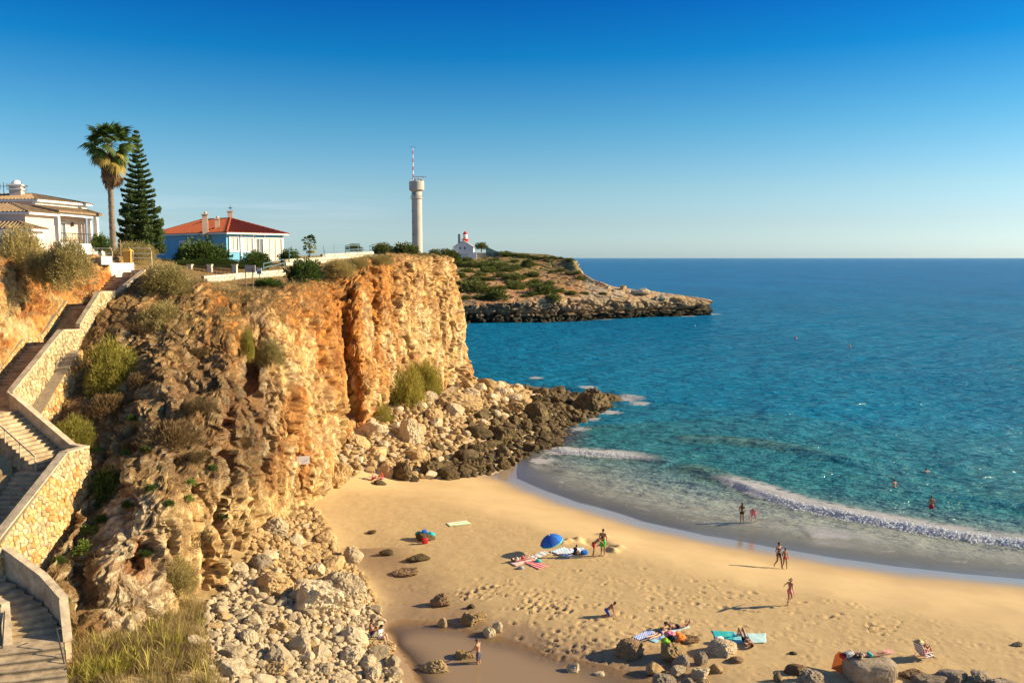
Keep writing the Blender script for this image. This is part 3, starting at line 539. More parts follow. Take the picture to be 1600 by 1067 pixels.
def build_bank():
    st = []
    for Y in np.arange(41, 64.1, 1.15):
        z = stepz(Y); o = .35 * math.sin(Y * 1.3) + .2 * math.sin(Y * 3.1); w = .5 + o
        st.append([Vector(q) for q in [(-29.55, Y, z - 2.5), (-29.6, Y, z - .5), (-29.7, Y, z + .9), (-29.95 - .12 * w, Y, z + .35 * (20.7 - z) + .6), (-30.25 - .3 * w, Y, z + .7 * (20.7 - z) + .4), (-30.9 - .4 * w, Y, 20.6), (-31.8 - .4 * w, Y, 21.15), (-34, Y, 21.1)]])
    V = sheet(st, .1, .1); nu, nv = V.shape[:2]; fv = np.linspace(0, 1, nv)[None]
    V2, d, crack, cid = rock_displace(V, .62, 23, .8, sstep(.22, .42, fv) * np.ones((nu, 1)))
    P = V2.reshape(-1, 3); n = gnormals(V2).reshape(-1, 3); z = P[:, 2]
    a = fbm(P * .35, 4, 51); b_ = fbm(P * .8, 4, 61); c_ = fbm(P * 2.2, 3, 71)
    C = np.repeat(PALE[None] * .92, len(P), 0); C = mixc(C, CREAM, sstep(-.05, .3, b_)); org = sstep(-.02, .25, a + .4 * c_ + .12); C = mixc(C, ORANGE, org * .95); C = mixc(C, RED, org * sstep(.0, .3, c_ + b_) * .9)
    C = mixc(C, SOIL, sstep(.6, .85, n[:, 2])); C = mixc(C, DKGREY * 1.6, (1 - crack.ravel()) * .3)
    me = mesh_np('rock_bank', P, gridfaces(nu, nv), False, MROCK); vcol(me, 'rock', C); tag(link('rock_bank', me), kind='structure')
    # broken ground between the two lower flights
    pts = [(-25.1, 35, 7.3), (-25.1, 37.5, 8.2), (-25.1, 40, 9.5), (-25.1, 41.3, 10.1), (-26.5, 42.0, 10.8), (-29, 43.1, 12.0), (-27, 40, 10.6), (-29, 40, 12), (-32, 44, 14), (-32, 38, 13), (-32, 34, 11), (-28, 34.5, 9), (-30.6, 44.8, 13.0), (-20, 31, 3.8), (-17.8, 31, 3.6), (-21, 33.4, 4.5), (-23.2, 35.4, 5.9), (-26, 33, 6.4), (-30, 30, 8), (-24, 30, 4.8), (-34, 27, 9), (-20, 27, 3.2), (-18, 27, 3)]
    rb = RBF(pts, [p[2] for p in pts]); xs = np.arange(-36, -17.5, .13); ys = np.arange(26, 46.2, .13); X, Y = np.meshgrid(xs, ys, indexing='ij'); Q = np.c_[X.ravel(), Y.ravel()]
    z = rb(Q); P = np.c_[Q, z]; f1, f2, cid = worley(P * .9, 5); m = sstep(-24.9, -25.6, Q[:, 0]); z = z + m * (.5 * cid - .3 + .25 * fbm(P * 1.5, 4, 3) - .3 * (1 - sstep(0, .15, f2 - f1))); 
    keep = ~((Q[:, 1] > 40.9 - (Q[:, 0] + 24.9) * .44) & (Q[:, 0] > -29.9)); keep &= (Q[:, 1] < 36.9) & (Q[:, 0] < -18.5 - np.maximum(Q[:, 1] - 31, 0) * .78) | (Q[:, 0] < -25.1); P = np.c_[Q, z]
    C = np.repeat(np.array([[.38, .28, .15]]), len(P), 0); C = mixc(C, [.26, .15, .06], sstep(-.1, .25, fbm(P * .8, 4, 9))); C = mixc(C, [.45, .38, .26], sstep(.1, .3, fbm(P * 1.7, 3, 19)))
    fc = gridfaces(len(xs), len(ys)); fc = fc[keep[fc].all(1)]
    me = mesh_np('rock_slope', P, fc, True, MROCK); vcol(me, 'rock', C); tag(link('rock_slope', me), kind='structure')
build_bank()
# ------------------------------------------------------------------ far headland
HST = [
 px_st((690, 506, 262), (690, 490, 263), (690, 472, 266), (690, 440, 300), (690, 415, 350), (690, 403, 385), (690, 402, 410), (690, 404, 440)),
 px_st((740, 505, 265), (740, 487, 266.5), (740, 470, 269), (742, 440, 305), (745, 418, 345), (745, 402, 380), (745, 401, 405), (745, 404, 440)),
 px_st((785, 504, 266), (785, 486, 267.5), (785, 469, 270), (785, 442, 304), (788, 418, 344), (788, 397, 378), (788, 397, 402), (788, 402, 430)),
 px_st((830, 502, 268), (830, 485, 269.5), (828, 467, 272), (828, 445, 301), (830, 422, 338), (832, 399, 372), (834, 401, 396), (836, 407, 420)),
 px_st((870, 501, 271), (870, 484, 272.5), (868, 465, 275), (866, 446, 300), (866, 426, 332), (866, 402, 362), (868, 405, 380), (870, 420, 400)),
 px_st((902, 500, 275), (902, 482, 276.5), (900, 463, 279.5), (899, 448, 300), (897, 430, 325), (894, 407, 345), (897, 415, 350), (899, 450, 354)),
 px_st((922, 500, 278), (922, 481, 279.5), (920, 463, 283), (918, 452, 298), (916, 441, 314), (914, 430, 325), (920, 445, 336), (924, 470, 345)),
 px_st((950, 499, 282), (950, 480, 283.5), (950, 463, 287), (951, 456, 297), (953, 450, 305), (955, 447, 310), (958, 460, 318), (960, 480, 322)),
 px_st((1000, 498, 288), (1000, 480, 289), (1002, 466, 292), (1006, 460, 299), (1010, 456, 304), (1012, 455, 308), (1014, 468, 315), (1016, 484, 320)),
 px_st((1050, 496, 294), (1050, 479, 295), (1053, 468, 297.5), (1058, 464, 302), (1060, 463, 305), (1062, 462, 308), (1064, 472, 313), (1066, 484, 318)),
 px_st((1095, 495, 299), (1095, 478, 300), (1097, 470, 302), (1099, 468.5, 304), (1100, 468, 306), (1100, 468, 308), (1100, 474, 311), (1100, 485, 315)),
 px_st((1110, 493, 302), (1112, 484, 303), (1112, 473, 304), (1111, 470, 305), (1110, 470, 306), (1109, 470, 307), (1108, 476, 309), (1107, 488, 311)),
]
def drop(s):
    f, b = s[0], s[-1]; return [f + Vector((0, -.6, -3.0))] + s + [Vector((b.x, b.y + 4, min(b.z - 8, -2)))]
def build_headland():
    V = sheet([drop(s) for s in HST], .075, .40, 120); nu, nv = V.shape[:2]
    N = gnormals(V); P0 = V.reshape(-1, 3); z0 = P0[:, 2]
    steep = sstep(.75, .35, np.abs(N[..., 2])).reshape(nu, nv)
    fr = 1 - .0 * V[..., 0]
    warp = np.stack([fbm(P0 * .15, 2, 30 + k) for k in range(3)], 1) * 2
    f1, f2, cid = worley((P0 + warp) * np.array([.22, .22, .5]), 13); ck = sstep(0, .15, f2 - f1)
    d = 1.6 * (cid - .5) - 1.2 * (1 - ck) + 1.5 * fbm(P0 * .12, 4, 3) + .9 * fbm(P0 * np.array([.5, .5, .8]), 3, 4, ridged=True) + .5 * (worley(P0 * .6, 15)[2] - .5)
    strata = -1.6 * np.exp(-((z0 - 3.2 - 1.0 * fbm(P0 * .03, 2, 8)) / .45) ** 2)
    d = (d + strata * (z0 < 6)).reshape(nu, nv) * (.25 + .95 * steep) * .95
    V2 = V + N * d[..., None]; P = V2.reshape(-1, 3); n = gnormals(V2).reshape(-1, 3); z = P[:, 2]; u = imgx(P)
    a = fbm(P * .06, 4, 51); b_ = fbm(P * .2, 4, 61); c_ = fbm(P * .6, 4, 71)
    C = np.repeat(np.array([[.36, .215, .11]]), len(P), 0); C = mixc(C, [.42, .20, .085], sstep(-.05, .2, a)); C = mixc(C, [.26, .19, .08], sstep(.0, .25, b_ + .3 * c_))
    C = mixc(C, [.40, .33, .22], sstep(900, 925, u) * sstep(.0, .25, b_ + .15)); C = mixc(C, [.54, .46, .33], sstep(930, 960, u) * sstep(-.05, .3, c_ + b_ * .5))
    C = mixc(C, [.22, .19, .07], sstep(13.5, 17, z + 2 * a) * sstep(-.15, .1, b_ + .1) * .85)
    cl = sstep(9.5, 7.5, z + 1.5 * b_) ; C = mixc(C, [.30, .235, .15], cl * sstep(.85, .6, n[:, 2])); C = mixc(C, [.17, .13, .09], cl * sstep(-.02, .25, b_ + c_ * .5)); C = mixc(C, [.46, .36, .22], cl * sstep(.12, .3, c_ - b_ * .3) * sstep(2.6, 3.6, z))
    C = mixc(C, [.05, .045, .03], sstep(3.1, 2.2, z + .8 * c_)); C = mixc(C, [.56, .45, .29], sstep(885, 897, u) * sstep(12, 14, z) * sstep(.7, .45, n[:, 2]))
    me = mesh_np('headland', P, gridfaces(nu, nv), False, MROCK); vcol(me, 'rock', C); tag(link('headland', me), kind='structure'); return V2
HLV = build_headland()
def hl(px, py):
    """point of the headland's surface that shows at a pixel (nearest the camera)"""
    P = HLV.reshape(-1, 3); d = P[:, 1] * cP - (P[:, 2] - CAMZ) * sP; u = 800 + F * P[:, 0] / d; v = 533.5 - F * ((P[:, 2] - CAMZ) * cP + P[:, 1] * sP) / d
    e = (u - px) ** 2 + (v - py) ** 2; k = np.where(e < 6.0)[0]; k = k[np.argmin(P[k, 1])] if len(k) else np.argmin(e); return Vector(P[k])
def cl(px, py):
    P = CLV.reshape(-1, 3); d = P[:, 1] * cP - (P[:, 2] - CAMZ) * sP; u = 800 + F * P[:, 0] / d; v = 533.5 - F * ((P[:, 2] - CAMZ) * cP + P[:, 1] * sP) / d
    e = (u - px) ** 2 + (v - py) ** 2; k = np.where(e < 12.0)[0]; k = k[np.argmin(P[k, 1])] if len(k) else np.argmin(e); return Vector(P[k]), Vector(CLN.reshape(-1, 3)[k])
# ------------------------------------------------------------------ the sea
WAVES = [  # crest line (pixels on the water), height, foam 0..1 along the crest
 ([(1040, 728), (1075, 735), (1110, 744), (1160, 762), (1205, 777), (1250, 791), (1300, 801), (1350, 811), (1400, 820), (1450, 829), (1520, 840), (1600, 850), (1700, 862), (1900, 880)], .44, [.0, .0, .15, 1, 1, 1, 1, 1, 1, 1, .75, .7, .8, .7]),
 ([(1050, 690), (1090, 690), (1140, 693), (1190, 699), (1240, 708), (1290, 719), (1340, 729)], .34, [.0, .05, .22, .12, .05, 0, 0]),
 ([(862, 700), (890, 706), (930, 709), (970, 712), (1010, 717), (1060, 726)], .34, [.6, .9, .9, .8, .5, .1]),
 ([(940, 735), (1000, 742), (1060, 752), (1120, 768)], .14, [.1, .15, .1, 0]),
 ([(1255, 836), (1290, 836), (1330, 838), (1380, 846), (1450, 857)], .10, [.35, .7, .55, .3, .1]),
 ([(1450, 770), (1520, 778), (1600, 790), (1750, 812)], .25, [.1, .05, .0, 0])]
def build_sea():
    ys = [40.0]
    while ys[-1] < 135: ys.append(ys[-1] + .22)
    while ys[-1] < 90000: ys.append(ys[-1] + max(.22, .0085 * (ys[-1] - 110)))
    ys = np.array(ys); tx = np.linspace(-.75, .95, 560); X = tx[:, None] * ys[None]; Y = np.repeat(ys[None], len(tx), 0)
    P = np.c_[X.ravel(), Y.ravel()]; P3 = np.c_[P, np.zeros(len(P))]; z = np.zeros(len(P)); foam = np.zeros(len(P)); turb = np.zeros(len(P))
    # wind ripples to swell: each length only where the mesh can carry it
    sp = np.repeat(np.maximum(np.gradient(ys), .003 * ys)[None], len(tx), 0).ravel()
    for j, lam in enumerate((1.6, 2.9, 5.2, 9.5, 17, 32, 60, 120, 260)):
        w = sstep(2.2, 4.5, lam / sp) * sstep(60, 12, sp / lam * 60)
        amp = .021 * lam / (1 + (lam / 14) ** 1.15) * SEA_WAVE
        m = w > .01; c, s_ = math.cos(.35 + .13 * j), math.sin(.35 + .13 * j)
        R_ = np.c_[(P[m, 0] * c + P[m, 1] * s_) * .42, (-P[m, 0] * s_ + P[m, 1] * c), np.zeros(m.sum())] / lam
        z[m] += w[m] * amp * (1.3 * perlin(R_ * 1.6 + j * 7.7, 300 + j) + .7 * (1 - 2 * np.abs(perlin(R_ + j * 3.1, 400 + j))) - .2)
    near = P[:, 1] < 150; k = np.where(near)[0]; Q = P[k]; Q3 = P3[k]
    bed = GR(Q); depth = -bed
    dS, sS, _ = polydist(Q, SHORE); off = dS * np.sign(sS)     # + seaward
    zz = .05 * fbm(Q3 * np.array([.35, .9, 1]), 3, 3) + .035 * fbm(Q3 * np.array([.9, 2.0, 1]), 2, 13)
    zz *= sstep(.02, .7, depth); fo = np.zeros(len(k)); tb = np.zeros(len(k))
    n1 = fbm(Q3 * 1.3, 4, 40); n2 = fbm(Q3 * .35, 3, 41); n3 = fbm(Q3 * 4, 3, 42); net = fbm(Q3 * np.array([.9, 1.3, 1]) + n2[:, None] * .8, 4, 43, ridged=True)
    for px, h, fm in WAVES:
        L = [ZP(x, y, 0.1) for x, y in px]; d, s, al = polydist(Q, L); sd = d * s        # s>0: seaward
        end = sstep(0, .10, al) * sstep(1, .93, al); end = np.where((al <= 0.001) | (al >= .999), np.exp(-(d / 1.5) ** 2) * .2, end)
        sd = sd + .25 * n2
        fa = np.interp(al, np.linspace(0, 1, len(fm)), fm) * end
        prof = np.where(sd < 0, np.exp(-(sd / (.55 + .5 * (1 - fa))) ** 2), np.exp(-(sd / 2.6) ** 2)); hh = h * (.75 + .5 * n2) * end
        zz += hh * prof
        fr = fa * sstep(1.25, .3, np.where(sd > -.2, 1.9, 1.0) * np.abs(sd + .2) + .5 * n1) * (h > .12)
        zz += fr * h * (.2 * n1 + .2 * np.abs(n3)); FROTH.append((Q[fr > .25], zz[fr > .25] * 1.0, fr[fr > .25], h))
        tail = fa * sstep(4.5, .5, sd) * (sd > -.3) * sstep(.15, .5, net + .2 * fa - .12 * sd)
        lead = fa * sstep(-5, -1, sd) * (sd < 0) * sstep(.42, .62, net)
        fo = np.maximum(fo, np.maximum(fr, np.maximum(.8 * tail, .3 * lead)))
        if h < .12: fo = np.maximum(fo, fa * sstep(1.3, .1, np.abs(sd) + .7 * n1))
        tb = np.maximum(tb, end * sstep(1, .45, al) * (.75 + .8 * n2) * sstep(3.0, .3, np.abs(sd)) * (h > .25))
    # swash: lacy foam in the shallows and along the last edge of the water
    sw = sstep(.6, .05, depth) * (depth > -.05); fo = np.maximum(fo, .22 * sw * sstep(.44, .66, net) * sstep(-.05, .3, n2 + .05))
    fo = np.maximum(fo, .2 * sstep(1.7, .5, depth) * sstep(.5, .7, net) * sstep(.0, .3, n2))
    lw = np.abs(off - (3.2 + 2.2 * n2 + .25 * n1)); fo = np.maximum(fo, .55 * sstep(.28, .03, lw) * sstep(.05, .3, fbm(Q3 * .5, 2, 77) + .1) * (Q[:, 1] < 84))
    # white water round the outer rocks
    for (px, py, r) in [(985, 624, 2.2), (1000, 632, 1.6), (838, 594, 1.2), (872, 705, 1.6), (905, 672, 1.2), (955, 645, 1.4), (925, 655, 1.0), (845, 720, 1.2), (920, 610, 1.5)]:
        p = ZP(px, py, 0); d = np.hypot((Q[:, 0] - p.x) * .7, (Q[:, 1] - p.y) * .6); fo = np.maximum(fo, sstep(r, .2, d + 1.3 * n1 + .5 * n3) * (.25 + .7 * sstep(.1, .45, net)))
    z[k] = z[k] * (sstep(.1, 2.2, depth) * .9 + .1 * sstep(.0, .4, depth)) + zz; foam[k] = fo; turb[k] = tb
    for (px, py) in [(855, 502), (945, 500), (960, 499), (1075, 496), (1112, 492), (1116, 493)]:
        p = ZP(px, py, 0); d = np.hypot((P[:, 0] - p.x) * .35, (P[:, 1] - p.y) * .5); foam = np.maximum(foam, sstep(1.6, .3, d))
    dep = np.full(len(P), 9.0); dep[k] = depth
    far = ~near; dd = P[far]; dep[far] = 7 + np.clip((dd[:, 1] - 150) / 60, 0, 3)
    dep = np.where(P[:, 1] > 100 + .25 * P[:, 0], np.maximum(dep, 2.6), dep); sea = np.where(near, np.clip(dep, -1, 30), dep)
    me = mesh_np('sea', np.c_[P, z], gridfaces(len(tx), len(ys)), True, M_water())
    shal = sstep(3.8, .3, sea); edge = sstep(.0, .4, sea); offn = np.clip(P[:, 1] / 700, 0, 1)
    vcol(me, 'water', np.c_[shal, edge, foam]); vcol(me, 'water2', np.c_[np.sqrt(offn), turb, sstep(.95, .2, sea)])
    tag(link('sea', me), kind='structure')
def M_water():
    m, nt, b = nodes('sea_water'); nt.nodes.remove(b); L = nt.links
    at = nd(nt, 'ShaderNodeAttribute', attribute_name='water'); sp = nt.nodes.new('ShaderNodeSeparateColor'); L.new(at.outputs['Color'], sp.inputs[0])
    a2 = nd(nt, 'ShaderNodeAttribute', attribute_name='water2'); s2 = nt.nodes.new('ShaderNodeSeparateColor'); L.new(a2.outputs['Color'], s2.inputs[0])
    deep = mixn(nt, s2.outputs[0], SEA_NEAR, SEA_FAR)
    deep = mixn(nt, 1.0, deep, ramp(nt, noise(nt, .02, 4, .6, (1, .35, 1)), [(.3, (.8, .85, .9)), (.7, (1.15, 1.12, 1.1))]), 'MULTIPLY')
    c = mixn(nt, sp.outputs[0], deep, SEA_SHALLOW); c = mixn(nt, s2.outputs[2], c, SEA_SILT); c = mixn(nt, math_(nt, 'MULTIPLY', s2.outputs[1], .6), c, (.13, .15, .05))
    df = nt.nodes.new('ShaderNodeBsdfDiffuse'); L.new(c, df.inputs[0]); tr = nt.nodes.new('ShaderNodeBsdfTransparent')
    m1 = nt.nodes.new('ShaderNodeMixShader'); op = nd(nt, 'ShaderNodeMapRange'); L.new(sp.outputs[1], op.inputs['Value']); op.inputs['To Min'].default_value = .12; op.inputs['To Max'].default_value = 1.0; L.new(op.outputs[0], m1.inputs[0]); L.new(tr.outputs[0], m1.inputs[1]); L.new(df.outputs[0], m1.inputs[2])
    # ripples: three sizes, long along the shore
    h = math_(nt, 'ADD', math_(nt, 'MULTIPLY', noise(nt, .13, 3, .55, (1, 2.4, 1)), 4.5), math_(nt, 'ADD', math_(nt, 'MULTIPLY', noise(nt, .45, 4, .6, (1, 2.2, 1)), 2.4), math_(nt, 'MULTIPLY', noise(nt, 1.8, 4, .6, (1, 1.8, 1)), .5)))
    sc = nd(nt, 'ShaderNodeMapRange'); L.new(sp.outputs[1], sc.inputs['Value']); sc.inputs['To Min'].default_value = .02; sc.inputs['To Max'].default_value = 1
    h = math_(nt, 'MULTIPLY', math_(nt, 'MULTIPLY', h, sc.outputs[0]), math_(nt, 'SUBTRACT', 1.0, math_(nt, 'MULTIPLY', s2.outputs[2], .75)))
    bm = nd(nt, 'ShaderNodeBump', Strength=1.0, Distance=SEA_BUMP); L.new(h, bm.inputs['Height'])
    gl = nd(nt, 'ShaderNodeBsdfGlossy', Roughness=.1); L.new(bm.outputs[0], gl.inputs['Normal']); L.new(bm.outputs[0], df.inputs['Normal'])
    fr = nd(nt, 'ShaderNodeFresnel', IOR=1.33); L.new(bm.outputs[0], fr.inputs['Normal']); m2 = nt.nodes.new('ShaderNodeMixShader'); L.new(math_(nt, 'MULTIPLY', fr.outputs[0], .72), m2.inputs[0]); L.new(m1.outputs[0], m2.inputs[1]); L.new(gl.outputs[0], m2.inputs[2])
    fd = nd(nt, 'ShaderNodeBsdfDiffuse', Color=(.80, .84, .88, 1)); ftr = nd(nt, 'ShaderNodeBsdfTranslucent', Color=(.8, .8, .8, 1)); fms = nd(nt, 'ShaderNodeMixShader'); fms.inputs[0].default_value = .6; L.new(fd.outputs[0], fms.inputs[1]); L.new(ftr.outputs[0], fms.inputs[2]); fn = noise(nt, 5, 6, .7); fb = nd(nt, 'ShaderNodeBump', Strength=.6, Distance=.1); L.new(fn, fb.inputs['Height']); L.new(fb.outputs[0], fd.inputs['Normal'])
    ff = ramp(nt, math_(nt, 'ADD', sp.outputs[2], math_(nt, 'MULTIPLY', math_(nt, 'SUBTRACT', fn, .5), .55)), [(.22, (0, 0, 0)), (.62, (1, 1, 1))])
    ff = math_(nt, 'MULTIPLY', ff, ramp(nt, sp.outputs[2], [(.03, (0, 0, 0)), (.2, (1, 1, 1))]))
    m3 = nt.nodes.new('ShaderNodeMixShader'); L.new(ff, m3.inputs[0]); L.new(m2.outputs[0], m3.inputs[1]); L.new(fms.outputs[0], m3.inputs[2]); L.new(m3.outputs[0], nt.nodes['Material Output'].inputs[0])
    return m
SEA_NEAR = (.010, .20, .27); SEA_FAR = (.005, .155, .37); SEA_SHALLOW = (.035, .185, .205); SEA_SILT = (.38, .385, .31); SEA_BUMP = .5; SEA_WAVE = 1.0
FROTH = []
build_sea()
# the lagoon left behind by the tide
def build_lagoon():
    xs = np.arange(-16, 16, .25); ys = np.arange(34, 56, .25); X, Y = np.meshgrid(xs, ys, indexing='ij'); P = np.c_[X.ravel(), Y.ravel()]; dep = .86 - GR(P)
    keep = (dep > -.12) & (P[:, 0] < 9.5) & (P[:, 1] < 49 + .25 * np.minimum(P[:, 0], 0) * -1) | ((dep > -.12) & (P[:, 0] < -8) & (P[:, 1] < 57)); fc = gridfaces(len(xs), len(ys)); fc = fc[keep[fc].any(1)]
    m, nt, b = nodes('still_water'); nt.nodes.remove(b); tr = nd(nt, 'ShaderNodeBsdfTransparent', Color=(.92, .88, .82, 1)); df = nd(nt, 'ShaderNodeBsdfDiffuse', Color=(.36, .25, .14, 1)); gl = nd(nt, 'ShaderNodeBsdfGlossy', Roughness=.03)
    at = nd(nt, 'ShaderNodeAttribute', attribute_name='dep'); a = nt.nodes.new('ShaderNodeMixShader'); nt.links.new(at.outputs['Fac'], a.inputs[0]); nt.links.new(tr.outputs[0], a.inputs[1]); nt.links.new(df.outputs[0], a.inputs[2])
    bm = nd(nt, 'ShaderNodeBump', Strength=.25, Distance=.02); nt.links.new(noise(nt, 3, 3), bm.inputs['Height']); nt.links.new(bm.outputs[0], gl.inputs['Normal'])
    fr = nd(nt, 'ShaderNodeFresnel', IOR=1.33); nt.links.new(bm.outputs[0], fr.inputs['Normal']); c = nt.nodes.new('ShaderNodeMixShader'); nt.links.new(math_(nt, 'MULTIPLY', fr.outputs[0], math_(nt, 'MINIMUM', math_(nt, 'MULTIPLY', at.outputs['Fac'], 2.5), 1.0)), c.inputs[0]); nt.links.new(a.outputs[0], c.inputs[1]); nt.links.new(gl.outputs[0], c.inputs[2]); nt.links.new(c.outputs[0], nt.nodes['Material Output'].inputs[0])
    me = mesh_np('lagoon_water', np.c_[P, np.full(len(P), .86)], fc, True, m); vcol(me, 'dep', .8 * sstep(0, .25, dep)); tag(link('lagoon_water', me), kind='structure')
build_lagoon()

def build_froth():
    """the tumbling white water on the crests: heaps of small lumps of foam"""
    r = np.random.default_rng(6); V0, F0 = None, None
    bm = bmesh.new(); bmesh.ops.create_icosphere(bm, subdivisions=1, radius=1); V0 = np.array([v.co[:] for v in bm.verts]); F0 = np.array([[v.index for v in f.verts] for f in bm.faces]); bm.free()
    vs, fs, o = [], [], 0
    for Q, zz, fr, h in FROTH:
        if len(Q) == 0: continue
        n = int(min(len(Q) * 5, 24000)); i = r.integers(0, len(Q), n); p = fr[i]; keep = r.random(n) < p ** 1.3; i = i[keep]; n = len(i)
        c = np.c_[Q[i] + r.normal(0, .12, (n, 2)), zz[i] + r.uniform(-.02, .12, n) * h * 2]; sz = r.uniform(.025, .08, n) * (.6 + .7 * h)
        v = V0[None] * sz[:, None, None] * np.array([1.25, 1, .8]) + (V0[None] * sz[:, None, None]) * r.normal(0, .22, (n, len(V0), 1)) + c[:, None]
        vs.append(v.reshape(-1, 3)); fs.append((F0[None] + (np.arange(n) * len(V0))[:, None, None]).reshape(-1, 3) + o); o += n * len(V0)
    m, nt, b = nodes('foam'); b.inputs['Base Color'].default_value = (.86, .90, .94, 1); b.inputs['Roughness'].default_value = .7; tr = nd(nt, 'ShaderNodeBsdfTranslucent', Color=(.90, .94, .98, 1)); ms = nt.nodes.new('ShaderNodeMixShader'); ms.inputs[0].default_value = .72; nt.links.new(b.outputs[0], ms.inputs[1]); nt.links.new(tr.outputs[0], ms.inputs[2]); nt.links.new(ms.outputs[0], nt.nodes['Material Output'].inputs[0])
    tag(link('sea_foam', mesh_np('sea_foam', np.concatenate(vs), np.concatenate(fs), True, m)), kind='stuff')
build_froth()
# ------------------------------------------------------------------ materials of built things
M['concrete'] = simple('concrete', (.54, .43, .28), .9, .5, 1.6, .35)
M['step'] = simple('step_concrete', (.47, .36, .22), .92, .5, 2.2, .4)
M['coping'] = simple('coping_concrete', (.52, .42, .28), .9, .45, 2.4, .4)
M['mortar'] = simple('mortar', (.36, .29, .19), .95, .3, 5, .4)
M['white'] = simple('white_render', (.80, .79, .76), .8, .06, 2, .05)
M['metal'] = simple('grey_metal', (.30, .31, .31), .45, .15, 6, 0, .5, .6)
M['darkmetal'] = simple('dark_metal', (.05, .05, .05), .5, .2, 6, 0, .5, .3)
M['wood'] = simple('weathered_wood', (.26, .18, .10), .8, .3, 8, .2)
def masonry(name, stops):
    m, nt, b = nodes(name); b.inputs['Roughness'].default_value = .9; b.inputs['Specular IOR Level'].default_value = .15
    oi = nt.nodes.new('ShaderNodeObjectInfo'); c = ramp(nt, oi.outputs['Random'], stops)
    c = mixn(nt, 1.0, c, ramp(nt, noise(nt, 5, 6, .65), [(.3, (.5, .46, .40)), (.6, (1.12, 1.08, 1.02))]), 'MULTIPLY')
    # rusty seepage over lower courses, an actual stain of the wall
    nt.links.new(c, b.inputs['Base Color']); bump(nt, b, noise(nt, 12, 6, .7), .6, .04); return m
M['stone'] = masonry('wall_stone', [(0, (.34, .26, .15)), (.35, (.50, .40, .23)), (.7, (.62, .52, .33)), (1, (.42, .33, .20))])
M['stone_rust'] = masonry('rusty_wall_stone', [(0, (.46, .22, .07)), (.3, (.58, .36, .14)), (.65, (.64, .47, .24)), (1, (.52, .28, .10))])
M['block'] = masonry('cut_block', [(0, (.58, .54, .46)), (1, (.70, .67, .60))])
def clip(poly, n, c):
    o = []; k = len(poly)
    for i in range(k):
        a, b = poly[i], poly[(i + 1) % k]; da = a[0] * n[0] + a[1] * n[1] - c; db = b[0] * n[0] + b[1] * n[1] - c
        if da <= 0: o.append(a)
        if (da < 0 < db) or (db < 0 < da): t = da / (da - db); o.append((a[0] + (b[0] - a[0]) * t, a[1] + (b[1] - a[1]) * t))
    return o
def lerp_at(s, pts): return float(np.interp(s, [p[0] for p in pts], [p[1] for p in pts]))
def stone_face(root, p0, d, nrm, prof_b, prof_t, size, rng, matf, name='stone', batter=0.0):
    """rubble masonry: each stone a bulging cell of its own. s runs along d from p0; prof_b / prof_t give bottom / top z over s"""
    s0, s1 = prof_t[0][0], prof_t[-1][0]; pts = []
    zlo = min(p[1] for p in prof_b); zhi = max(p[1] for p in prof_t); row = 0; z = zlo - size
    while z < zhi + size:
        s = s0 - size + (row % 2) * size * .55
        while s < s1 + size: pts.append((s + rng.uniform(-.33, .33) * size, z + rng.uniform(-.3, .3) * size)); s += size * rng.uniform(.85, 1.3)
        z += size * .8; row += 1
    pts = [p for p in pts if s0 - size < p[0] < s1 + size and lerp_at(p[0], prof_b) - size < p[1] < lerp_at(p[0], prof_t) + size]
    n = 0
    for i, (s, z) in enumerate(pts):
        cell = [(s - size * 1.5, z - size * 1.5), (s + size * 1.5, z - size * 1.5), (s + size * 1.5, z + size * 1.5), (s - size * 1.5, z + size * 1.5)]
        for j, (u, v) in enumerate(pts):
            if i != j and abs(u - s) < size * 3 and abs(v - z) < size * 3:
                nx, nz = u - s, v - z; cell = clip(cell, (nx, nz), nx * (u + s) / 2 + nz * (v + z) / 2)
                if len(cell) < 3: break
        if len(cell) < 3: continue
        for (prof, sg) in ((prof_b, -1), (prof_t, 1)):
            e = .3; za, zb = lerp_at(s - e, prof), lerp_at(s + e, prof); sl = (zb - za) / (2 * e); z0 = lerp_at(s, prof)
            cell = clip(cell, (-sl * sg, sg), sg * (z0 - sl * s))
            if len(cell) < 3: break
        if len(cell) < 3: continue
        cell = clip(clip(cell, (1, 0), s1), (-1, 0), -s0)
        if len(cell) < 3: continue
        cx = sum(q[0] for q in cell) / len(cell); cz = sum(q[1] for q in cell) / len(cell)
        ar = abs(sum(cell[k][0] * cell[(k + 1) % len(cell)][1] - cell[(k + 1) % len(cell)][0] * cell[k][1] for k in range(len(cell)))) / 2
        if ar < size * size * .12: continue
        h = rng.uniform(.03, .085); vs = []; k = len(cell)
        def W(q, f, o): 
            a = cx + (q[0] - cx) * f; b = cz + (q[1] - cz) * f; r = p0 + d * a + nrm * (o + batter * (zhi - b)); return Vector((r.x, r.y, b))
        for f, o in ((.94, -.02), (.90, h * .6), (.66, h)):
            vs += [W(q, f, o) for q in cell]
        vs.append(W((cx, cz), 1, h * rng.uniform(1.0, 1.25)))
        fs = [(a * k + i, a * k + (i + 1) % k, (a + 1) * k + (i + 1) % k, (a + 1) * k + i) for a in range(2) for i in range(k)] + [(2 * k + i, 2 * k + (i + 1) % k, 3 * k) for i in range(k)]
        if d.cross(Vector((0, 0, 1))).dot(nrm) < 0: fs = [f[::-1] for f in fs]
        o = MB().add(vs, fs).build(name, matf(cx, cz), root); n += 1
    return n
